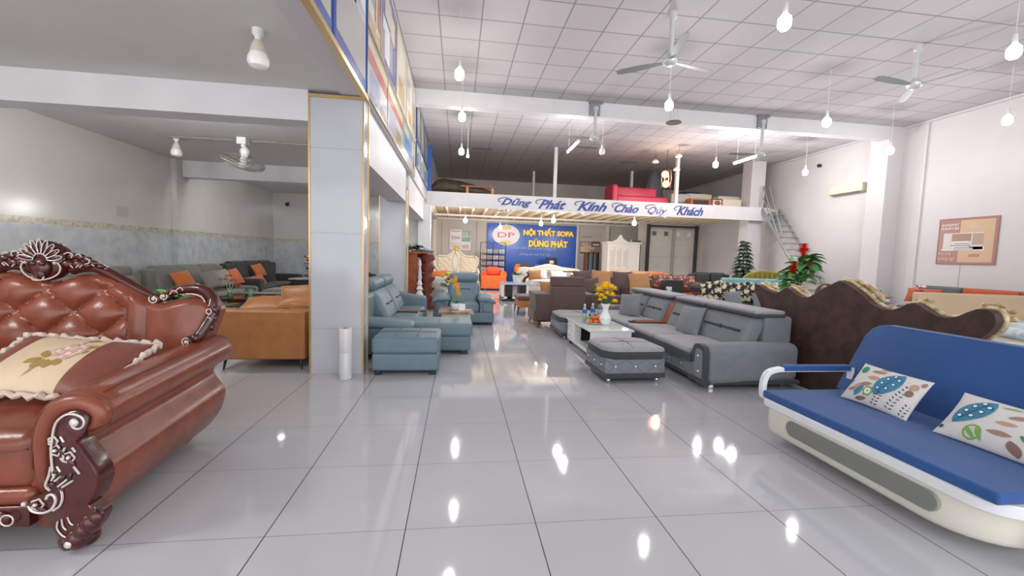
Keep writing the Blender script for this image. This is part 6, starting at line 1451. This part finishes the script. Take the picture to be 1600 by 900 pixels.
dup(q, (-4.85, 13.0, 0), 0, 'stone-grey ottoman before the near-black sofa, the farther one', scale=(1.25, 1.1, 1.05))
# camel sofa whose end faces the aisle
q = thing('leather_sofa', 'camel leather sofa with its flat end panel facing the camera, left of the column', 'sofa', (-2.65, 7.2, 0)); QO = (-2.65, 7.2, 0)
b = MB(); rbox(b, -3.22, -2.06, 6.0, 6.28, .16, .83, .03, (0, .004, .01)); b.build('arm', M_CAM, q, off=QO)
b = MB(); rbox(b, -3.2, -2.1, 6.28, 8.6, .16, .42, .03); b.build('base', M_CAM, q, off=QO)
b = MB(); rbox(b, -2.38, -2.06, 6.28, 8.6, .16, .92, .05); b.build('backrest', M_CAM, q, off=QO)
for i in range(2):
    b = MB(); rbox(b, -3.24, -2.36, 6.3+1.15*i, 7.42+1.15*i, .4, .60, .06, (0, 0, .02)); b.build('seat_cushion', M_CAM, q, off=QO)
b = MB(); rbox(b, -3.22, -2.06, 8.6, 8.88, .16, .83, .03); b.build('arm', M_CAM, q, off=QO)
for x, y in ((-3.12, 6.1), (-2.16, 6.1), (-3.12, 8.8), (-2.16, 8.8)):
    b = MB(); tube(b, [(x+(-.03 if x < -2.6 else .03), y-.01, 0), (x, y, .16)], [.012, .022], 8); b.build('leg', M_BLACK, q, off=QO)
for lb_, c, xv, yv, w_, h_ in (('camel leather pillow lying flat at the left on the camel sofa', (-2.92, 6.95, .80), (1, .1, .0), (-.1, .9, .25), .75, .55), ('camel leather pillow leaning high at the right on the camel sofa', (-2.30, 6.75, .96), (1, 0, .12), (0, .4, .8), .75, .40), ('narrow camel leather bolster lying before the leaning pillow', (-2.28, 6.45, .88), (1, 0, 0), (0, .9, .3), .62, .26)):
    cushion(lb_, c, xv, yv, w_, h_, .22, M_CAM, 'camel pillows', piping=cm('#d59a55'))
# tables and plants
q = thing('coffee_table', 'dark brown coffee table behind the crest of the leather sofa', 'coffee table', (-4.93, 8.6, 0)); b = MB(); rbox(b, -.6, .6, -.5, .5, .50, .56, .01); b.build('top', mat('dark_glass', '#2f2a26', .1), q); b = MB(); rbox(b, -.45, .45, -.35, .35, .05, .5, .01); b.build('body', M_WD, q); block_legs(q, 1, .8, M_BLACK, .05)
pot_plant('variegated bright green plant on the dark coffee table, behind the sofa crest', (-5.28, 8.5, .56), .16, .13, M_BLACK, mat('bright_leaf', '#6ea05a', .45, col2='#a9cf86', vscale=30), 26, .46, .16, .75, .35, seed=2)
q = thing('coffee_table', 'black glass coffee table with white handle before the ottomans', 'coffee table', (-4.6, 10.4, 0)); b = MB(); rbox(b, -.75, .6, -.6, .6, .50, .56, .01); b.build('top', mat('dark_glass', '#2f2a26', .1), q); b = MB(); rbox(b, -.5, .3, -.35, .35, .05, .5, .01); b.build('body', M_WD, q); block_legs(q, .9, .8, M_BLACK, .05); b = MB(); ball(b, (.5, -.45, .57), .04); b.build('knob', M_WHITE, q)
rf = thing('flower_vase', 'red spider flowers with thin stems on the black glass table', 'vase', (-5.0, 9.98, .56)); b = MB(); lathe(b, [(.05, 0), (.06, .02), (.05, .1), (.04, .12)], n=14); b.build('vase', mat('green_glass', '#5f8f5f', .1, trans=.5), rf)
b = MB(); f = MB()
for x, y, z in ((.0, 0, .5), (.1, 0, .4), (-.12, 0, .42), (.14, .05, .3)):
    tube(b, smooth_path([(0, 0, .1), (x*.5, y, z*.6), (x, y, z)]), .006, 5)
    for k in range(10): a = k*2.4; leaf(f, (x, y, z), (cos(a), sin(a), .4), .13, .03, .8)
b.build('stem', cm('#9fc08a'), rf); f.build('blossom', cm('#b5403a', .6), rf)
pot_plant('dark small plant in a pale green pot before the farther ottoman', (-4.95, 10.8, .56), .14, .07, cm('#8fc49a'), mat('dark_leaf', '#2c3f31', .5), 10, .16, .06, .6, .5, seed=5)
for x, y, z, lb_ in ((-3.6, 12.5, .60, 'white-topped table, lower of two in the left room'), (-4.7, 14.4, .72, 'dark-edged pale table, higher of two in the left room')):
    q = thing('coffee_table', lb_, 'coffee table', (x, y, 0)); b = MB(); rbox(b, -.6, .6, -.4, .4, z, z+.04, .01); b.build('top', mat('pale_top', '#b9b4a8', .15), q); b = MB(); rbox(b, -.55, .55, -.35, .35, .06, z-.01, .01); b.build('body', M_BLACK, q); block_legs(q, 1.1, .7, M_BLACK, .06)
bunch('magenta and yellow flowers at the edge of the marble column in the left room', (-3.88, 11.75, 0), ['#7d2452', '#d9a72e', '#8c2c5c'], 1.5, .14, 14, 17, M_BLACK, .8, .1, '#2f4630', .06)
# wall fan in a cage on the ceiling
wf = thing('orbit_fan', 'caged orbit fan hanging from the left room ceiling', 'fan', (-4.05, 8.65, 3.72)); b = MB(); box(b, -.08, .08, -.08, .08, -.12, 0); tube(b, [(.0, 0, -.12), (.05, 0, -.28)], .045, 8); ball(b, (.03, 0, -.25), .09, 12); b.build('bracket', M_WHITEM, wf)
M = T(0, -.02, -.44) @ RY(20) @ RX(14) @ Matrix.Scale(1.2, 4); b = MB()
for r, z in ((.30, 0), (.29, .035), (.29, -.035), (.2, -.075), (.2, .07), (.1, -.09)): tube(b, [tuple(M @ Vector((r*cos(2*pi*k/28), r*sin(2*pi*k/28), z))) for k in range(29)], .007 if abs(z) > .03 else .016, 5)
for k in range(28):
    a = 2*pi*k/28; 
    for s in (-1, 1): tube(b, [tuple(M @ Vector((r*cos(a), r*sin(a), s*z))) for r, z in ((.29, .035), (.2, .075), (.08, .09), (.02, .09))], .003, 4)
b.build('cage', mat('cage', '#9a968e', .4, metal=.3), wf)
b = MB(); tube(b, [tuple(M @ Vector((0, 0, .12))), tuple(M @ Vector((0, 0, -.09)))], .06, 12); b.build('motor', M_WHITEM, wf)
for k in range(3): b = MB(); ball(b, (.14, 0, 0), .11, 10, M=M @ RZ(120*k) @ RX(20), sq=(1, .6, .06)); b.build('blade', cm('#8f8d86'), wf)
# unlit screw lamps on the ceiling
def ceil_lamp(x, y, label, k=1):
    q = thing('ceiling_lamp', label, 'lamp', (x, y, 3.72), 0, 'unlit ceiling lamps'); b = MB(); lathe(b, [(.05, 0), (.05, -.05), (.03, -.07), (.025, -.12)], n=14); b.build('rose', M_WHITEM, q)
    b = MB(); lathe(b, [(.03, -.10), (.055, -.14), (.07, -.20), (.075, -.23)], n=16); b.build('socket', mat('aged_white', '#cfc7b8', .5), q)
    b = MB(); lathe(b, [(.072, -.22), (.09, -.26), (.095, -.30), (.08, -.34), (.04, -.36), (.005, -.365)], n=18); b.build('bulb', mat('bulb_off', '#efece6', .3), q); return q
ceil_lamp(-1.91, 4.39, 'unlit white lamp on the left ceiling near the camera')
ceil_lamp(-5.35, 8.9, 'unlit lamp on the left room ceiling beside the orbit fan')
ceil_lamp(-3.9, 13.9, 'unlit lamp on the ceiling at the back of the left room')
q = thing('security_camera', 'small black camera at the rear wall of the left room', 'camera', (-6.2, 16.4, 3.3)); b = MB(); ball(b, (0, -.05, 0), .07, 10); tube(b, [(0, -.05, 0), (.0, .1, .08)], .02); b.build('body', M_BLACK, q)

# added tube lights brighten the left room
for x, y, rz, l in ((-4.2, 6.28, 90, 'added tube light hidden behind the first ceiling beam to brighten the left room'), (-4.2, 11.6, 90, 'added tube light hidden behind the second ceiling beam to brighten the left room'), (-5.2, 1.2, 90, 'added tube light out of view near the street to brighten the left room')):
    tube_light(x, y, 3.63, rz, 1.5, l, power=(160 if y < 2 else 110 if y < 8 else 70))
# ------------------------------------------------------------------ adverts on the upper left wall
BL = '#3459a6'
banner('blue-framed advert nearest the camera, grey floor-plan print, above the left room', 2.9, 4.36, 3.68, 6.0, [(0, 1, 0, .05, BL), (0, .08, 0, 1, BL), (.08, .95, .05, .95, '#c3bfae'), (.15, .5, .1, .4, '#b3ae9c'), (.5, .9, .5, .9, '#d7d3c6'), (.2, .8, .42, .46, '#8c8a80')], frame='#3459a6', back=BL)
banner('blue-framed advert with grey and white furniture blocks beside the column', 4.38, 5.84, 3.68, 6.0, [(.04, .94, .06, .97, '#c9c9cc'), (.04, .94, .06, .35, '#b7b5b3'), (.1, .3, .5, .9, '#8fa3bf'), (.35, .5, .55, .95, '#e2e4e8'), (.55, .7, .45, .85, '#b9a8ac'), (.72, .92, .4, .7, '#e6e6ea'), (.74, .92, .72, .82, '#8b9099'), (.2, .5, .42, .5, '#6fa3c9'), (.5, .6, .3, .5, '#d9dcdf'), (.04, .2, .7, .75, '#5f7fb9')], frame='#2f55a3', back=BL)
b = MB(); box(b, XL-.02, XL+.05, -3, 5.84, 3.62, 3.675); b.build('trim_25', M_GOLD, smooth=False, kind='structure')
low = [(5.86, 7.43), (7.45, 9.34), (9.36, 11.16), (11.18, 11.85)]
prints = [
 [(0, 1, .55, .8, '#c9705f'), (0, 1, .8, 1, '#d6cdbb'), (0, 1, 0, .55, '#c3c7d3'), (.1, .5, .1, .5, '#a9b3cc'), (.55, .95, .2, .55, '#e1dfe4'), (.6, .9, .02, .16, '#b98a4a'), (.1, .4, .02, .1, '#8e96a8')],
 [(0, 1, .6, .8, '#c9705f'), (0, 1, .8, 1, '#dccfb4'), (0, 1, 0, .6, '#c9ccd6'), (.1, .45, .1, .55, '#b8b9c6'), (.5, .9, .05, .4, '#bfa77c'), (.5, .9, .42, .6, '#dfe0e6')],
 [(0, 1, .0, 1, '#8fb0cf'), (0, 1, .0, .3, '#d8dde2'), (.2, .8, .3, .7, '#5f8fbf'), (.1, .6, .75, .95, '#c9d3a9')],
 [(0, 1, 0, 1, '#dcdcd8'), (.2, .8, .2, .6, '#9fb3c9')]]
labs = ['red-banded poster just beyond the column, lower row', 'red-banded poster second beyond the column, lower row', 'blue poster third beyond the column, lower row', 'narrow pale poster before the ceiling beam, lower row']
for (a, c), pr_, l in zip(low, prints, labs): banner(l, a, c, 3.72, 4.55, pr_)
upp = [(5.86, 6.76), (6.78, 8.38), (8.40, 9.9), (9.92, 11.16), (11.18, 11.85)]
prints = [
 [(0, 1, .4, 1, '#8c7f78'), (.5, .95, .2, .8, '#a5595f'), (0, .5, .3, .9, '#9fa9ae'), (0, 1, 0, .15, '#c3ab7c'), (.6, .7, .1, .9, '#d9d0b8')],
 [(0, 1, .0, 1, '#4a5a94'), (.55, .85, .55, .85, '#c9b98a'), (.1, .5, .1, .55, '#c9cbd3'), (.5, .7, .1, .5, '#8d8a86'), (.2, .6, .6, .9, '#b9b3a2'), (0, .2, 0, .4, '#8b8490')],
 [(0, 1, 0, 1, '#cfc6b4'), (.2, .8, .1, .4, '#b99a52'), (.2, .7, .5, .9, '#d8d2c2')],
 [(0, 1, 0, 1, '#ded9d0'), (.3, .8, .1, .3, '#c9a33f'), (.1, .5, .4, .8, '#b9b4ad')],
 [(0, 1, 0, 1, '#d9d6d0'), (.2, .8, .2, .7, '#9f9a94')]]
labs = ['tall brown and crimson poster just beyond the column, upper row', 'tall navy poster with round badge, upper row', 'sand-coloured poster with gold base, upper row', 'pale poster with small gold block, upper row', 'narrow pale poster before the ceiling beam, upper row']
for (a, c), pr_, l in zip(upp, prints, labs): banner(l, a, c, 4.60, 5.95, pr_)
far = [(12.25, 13.4), (13.42, 14.7), (14.72, 16.6)]
for i, (a, c) in enumerate(far):
    banner('dark poster with gold figure beyond the ceiling beam, upper row, %s' % ['first', 'second', 'third'][i], a, c, 4.85, 5.95, [(0, 1, 0, 1, '#7c8288'), (.3, .7, .2, .9, '#b3a05f'), (.1, .3, .1, .4, '#5d6a7c'), (.7, .95, .1, .8, '#8f9aa3')], frame='#27437c')
    banner('poster with pale leaves and dark blue frame beyond the ceiling beam, lower row, %s' % ['first', 'second', 'third'][i], a, c, 4.1, 4.8, [(0, 1, 0, 1, '#c9ccc4'), (.2, .5, .1, .7, '#6d8092'), (.6, .9, .3, .9, '#a7b39a'), (.1, .3, .6, .9, '#d9cf8c')], frame='#27437c')

# ------------------------------------------------------------------ fans, bulbs, tubes
fan(3.71, 7.44, 5.25, (141, 14, -104), 'white ceiling fan nearest the camera, hanging right of centre', L=.98)
fan(8.97, 7.60, 5.33, (188, 52, -72), 'white ceiling fan nearest the right wall, before the ceiling beam', L=1.05)
fan(3.77, 11.85, 5.10, (172, 52, -65), 'ceiling fan hung from the ceiling beam, left of the two', top=5.95, L=.95)
fan(8.95, 11.85, 4.95, (172, 62, -58), 'ceiling fan hung from the ceiling beam, right of the two', top=5.95, L=.95)
for x in (3.77, 8.95):
    b = MB(); box(b, x-.13, x+.13, 11.84, 11.9, 5.72, 6.06); box(b, x-.17, x-.13, 11.82, 11.9, 5.72, 6.08); box(b, x-.2, x+.2, 11.80, 12.0, 6.05, 6.08)
    tag(b.build('fan_bracket', M_STEEL, smooth=False), 'steel fan bracket on the ceiling beam, %s of the two' % ('left' if x < 5 else 'right'), 'bracket')
BZ = 4.93
for x, y, l in ((-.05, 7.95, 'lit bulb on a long cord at the left, nearest of the three in line'), (.02, 10.3, 'lit bulb at the left, middle of the three in line'), (.03, 13.7, 'lit bulb at the left, farthest of the three in line'), (4.30, 5.42, 'lit bulb near the top edge, right of the near ceiling fan'), (4.32, 8.6, 'lit bulb below the near ceiling fan'), (8.24, 8.83, 'lit bulb before the ceiling beam, between the two near fans'), (11.88, 10.54, 'lit bulb before the right end of the ceiling beam'), (8.44, 13.3, 'lit bulb beyond the ceiling beam above the globe lamps'), (11.7, 7.9, 'lit bulb at the right edge, lower one near the wall'), (8.12, 5.5, 'lit bulb at the right edge, higher one near the camera'), (12.02, 13.6, 'small lit bulb beyond the beam near the right wall')):
    bulb(x, y, BZ, l, power=BULB_POWER*(1.9 if y > 12 else 1))
bulb(4.27, 12.6, BZ, 'unlit white bulb beyond the ceiling beam in the middle', lit=False)
bulb(.25, 14.9, BZ+.15, 'small unlit bulb over the left end of the mezzanine', lit=False, r=.06)
tube_light(3.56, 13.4, 5.2, 0, 1.4, 'glowing tube light hung below the ceiling behind the left beam fan', top=CEIL)
tube_light(9.69, 13.55, 5.2, 0, 1.3, 'glowing tube light hung below the ceiling behind the right beam fan', top=CEIL)
for x, y, l in ((.28, 19.2, 'lit bulb under the mezzanine above the ivory crown bed'), (3.75, 19.2, 'lit bulb under the mezzanine before the shop lettering'), (3.9, 17.3, 'lit bulb under the mezzanine front, left of centre'), (7.3, 17.0, 'lit bulb under the mezzanine right of the sign wall'), (2.2, 22.6, 'dim lit bulb under the mezzanine near the logo oval')):
    bulb(x, y, 3.22, l, cord_top=3.93, power=BULB_POWER*(.5 if y > 22 else 2.8), r=.085)
# warm globe chandelier and small lamps above the mezzanine
q = thing('globe_pendant', 'pendant of two warm orange globe lamps hanging over the mezzanine', 'pendant lamp', (8.2, 16.2, 4.75)); b = MB(); tube(b, [(0, 0, .1), (0, 0, CEIL-4.75)], .008, 6); b.build('cord', M_BLACK, q)
for dx, dz in ((0, 0), (-.06, .38)):
    b = MB(); ball(b, (dx, 0, dz), .14, 16); b.build('globe', mat('amber_globe', '#f0a070', .3, emit=4, ecol='#ffb27a'), q)
ld = bpy.data.lights.new('globe_lamp', 'POINT'); ld.energy = 60; ld.color = (1, .72, .5); ld.shadow_soft_size = .12
l_ = bpy.data.objects.new('globe_lamp', ld); COL.objects.link(l_); l_.parent = q; l_.location = (0, -.3, .2)
b = MB()
for k in range(8): a = k*pi/4; tube(b, [(.17*cos(a), .17*sin(a), -.15), (.2*cos(a), .2*sin(a), .2), (.17*cos(a), .17*sin(a), .55)], .01, 5)
b.build('cage', mat('copper_wire', '#8a5a48', .4, metal=.5), q)
for x, y, z, l in ((7.75, 16.3, 5.62, 'small white pendant lamp left above the globe pendant'), (8.35, 15.6, 5.72, 'small clustered pendant lamp above the globe pendant'), (8.62, 16.2, 5.35, 'small white pendant lamp right of the globe pendant')):
    q = thing('pendant_lamp', l, 'pendant lamp', (x, y, z), 0, 'small pendants'); b = MB(); tube(b, [(0, 0, .05), (0, 0, CEIL-z)], .005, 5); b.build('cord', M_BLACK, q); b = MB(); lathe(b, [(.02, .1), (.1, .05), (.14, -.02), (.12, -.04)], n=16); b.build('shade', M_WHITE, q)
q = thing('hanging_disc', 'flat dark round disc hanging by threads below the ceiling beam', 'pendant lamp', (5.84, 11.3, 5.5)); b = MB(); lathe(b, [(.01, .02), (.2, .015), (.21, 0), (.2, -.015), (.01, -.02)], n=24); b.build('disc', cm('#5a5c5f'), q); b = MB(); [tube(b, [(.15*cos(a), .15*sin(a), 0), (.15*cos(a)*.3, .15*sin(a)*.3, .6)], .003, 4) for a in (0, 2.1, 4.2)]; b.build('thread', cm('#8a8a8a'), q)
for x, y, k in ((.9, 17.9, .3), (5.0, 16.6, .2), (7.6, 18.6, .2)):
    b = MB(); box(b, x-.42, x+.42, y-.05, y+.05, CEIL-.02, CEIL-.002)
    tag(b.build('ceiling_vent', cm('#6d6b70'), smooth=False), 'dark slot vent in the rear ceiling above the mezzanine, %s' % {.9: 'left', 5.0: 'middle', 7.6: 'right'}[x], 'vent')
# fans folded under the mezzanine
for x, y, l in ((2.0, 18.0, 'small dark fan under the mezzanine left of the logo'), (5.3, 17.6, 'small fan under the mezzanine, middle'), (9.0, 17.6, 'small fan under the mezzanine, right')):
    fan(x, y, 3.62, (20, 140, 260), l, top=3.95, L=.45, group='fans under the mezzanine')

# ------------------------------------------------------------------ stock on the mezzanine
q = thing('patterned_sofa', 'dark brown patterned sofa lying on the mezzanine at the left', 'sofa', (0.1, 17.6, ZM)); b = MB(); rings = []
for i in range(13):
    t = i/12; x = -1.25+2.75*t; h = .58*(1-t**2.2)+.12; h *= min(1, .55+t*4); rings.append([(x, .42*cos(a)*(.6+.4*min(1, (1-t)*3)), h*.5+h*.5*sin(a)) for a in [2*pi*k/14 for k in range(14)]])
ring_loft(b, rings); b.build('body', mat('camo_brown', '#3a2c28', .6, col2='#544a32', vscale=2.5), q, angle=60)
q = thing('wooden_stand', 'low orange-brown wooden table on the mezzanine before the patterned sofa', 'table', (.75, 17.0, ZM)); b = MB(); box(b, -.7, .75, -.06, .06, .30, .36); b.build('top', cm('#8a5a3c'), q)
for x in (-.45, .55): b = MB(); box(b, x-.05, x+.05, -.05, .05, 0, .30); b.build('leg', cm('#c98a5a'), q)
q = thing('plastic_covered_sofa', 'crimson red wrapped sofa standing on the mezzanine', 'sofa', (7.7, 18.0, ZM)); M_CR = mat('crimson', '#c0284a', .4, bump=.4, bscale=6)
b = MB(); rbox(b, -1.15, 1.0, 0, .35, .05, .82, .06, (0, .03, .01)); b.build('backrest', M_CR, q); b = MB(); rbox(b, -1.1, 1.2, -.7, .1, .05, .35, .08, (0, 0, .03)); b.build('seat', M_CR, q); b = MB(); rbox(b, -1.3, -1.05, -.7, .35, .05, .8, .08); b.build('arm', M_CR, q)
q = thing('wrapped_goods', 'tall dark grey curtain-like bundle behind the globe pendant on the mezzanine', 'bundle', (9.3, 19.5, ZM)); b = MB(); rings = []
for z, r in ((0, .5), (.5, .48), (1.1, .4), (1.7, .25), (1.95, .1)): rings.append([(r*cos(a)*(1+.12*sin(5*a)), .4*r*sin(a), z) for a in [2*pi*k/24 for k in range(24)]])
ring_loft(b, rings); b.build('cloth', mat('smoke_cloth', '#54575d', .6), q, angle=60)
q = thing('wrapped_goods', 'navy blue upright bundle at the right of the mezzanine post', 'bundle', (12.0, 21.0, ZM)); b = MB(); rbox(b, -.7, .6, -.2, .3, 0, 1.25, .1, fn=lambda p: (p[0]*(1-.15*p[2]), p[1], p[2])); b.build('cloth', mat('navy_cloth', '#3b4350', .7), q)
b = MB(); rbox(b, .65, .85, -.2, .1, 0, 1.2, .05); b.build('white_panel', M_WHITEM, q)
for i, (x, y, w_, d, h, c) in enumerate(((9.75, 18.2, .9, .8, .62, '#a9a29c'), (10.85, 18.6, 1.2, .9, .72, '#bdb4a6'), (12.1, 18.2, 1.1, .8, .62, '#c3b8a8'), (10.2, 17.2, .9, .5, .32, '#a4633c'), (10.95, 17.15, .55, .4, .34, '#7c4a2e'), (11.7, 17.3, .9, .5, .38, '#c9bfae'), (12.6, 19.4, .7, .8, .8, '#2f2b2a'))):
    l = ['grey plastic-wrapped block beside the mezzanine post', 'tall beige plastic-wrapped block on the mezzanine', 'beige plastic-wrapped block right of the tall one', 'open reddish-brown wooden crate at the mezzanine edge', 'small brown carton with white face at the mezzanine edge', 'low beige wrapped cushion at the right end of the mezzanine', 'dark roll behind the beige blocks at the pillar'][i]
    q = thing('wrapped_goods' if i in (0, 1, 2, 5, 6) else 'crate', l, 'package', (x, y, ZM)); b = MB(); rbox(b, -w_/2, w_/2, -d/2, d/2, 0, h, .05 if i != 3 else .01, (0, .02, .03) if i != 3 else (0, 0, 0)); b.build('wrapping' if i != 3 else 'box', mat('pack%d' % i, c, .35 if i in (0, 1, 2, 5) else .6, bump=.5, bscale=7), q)
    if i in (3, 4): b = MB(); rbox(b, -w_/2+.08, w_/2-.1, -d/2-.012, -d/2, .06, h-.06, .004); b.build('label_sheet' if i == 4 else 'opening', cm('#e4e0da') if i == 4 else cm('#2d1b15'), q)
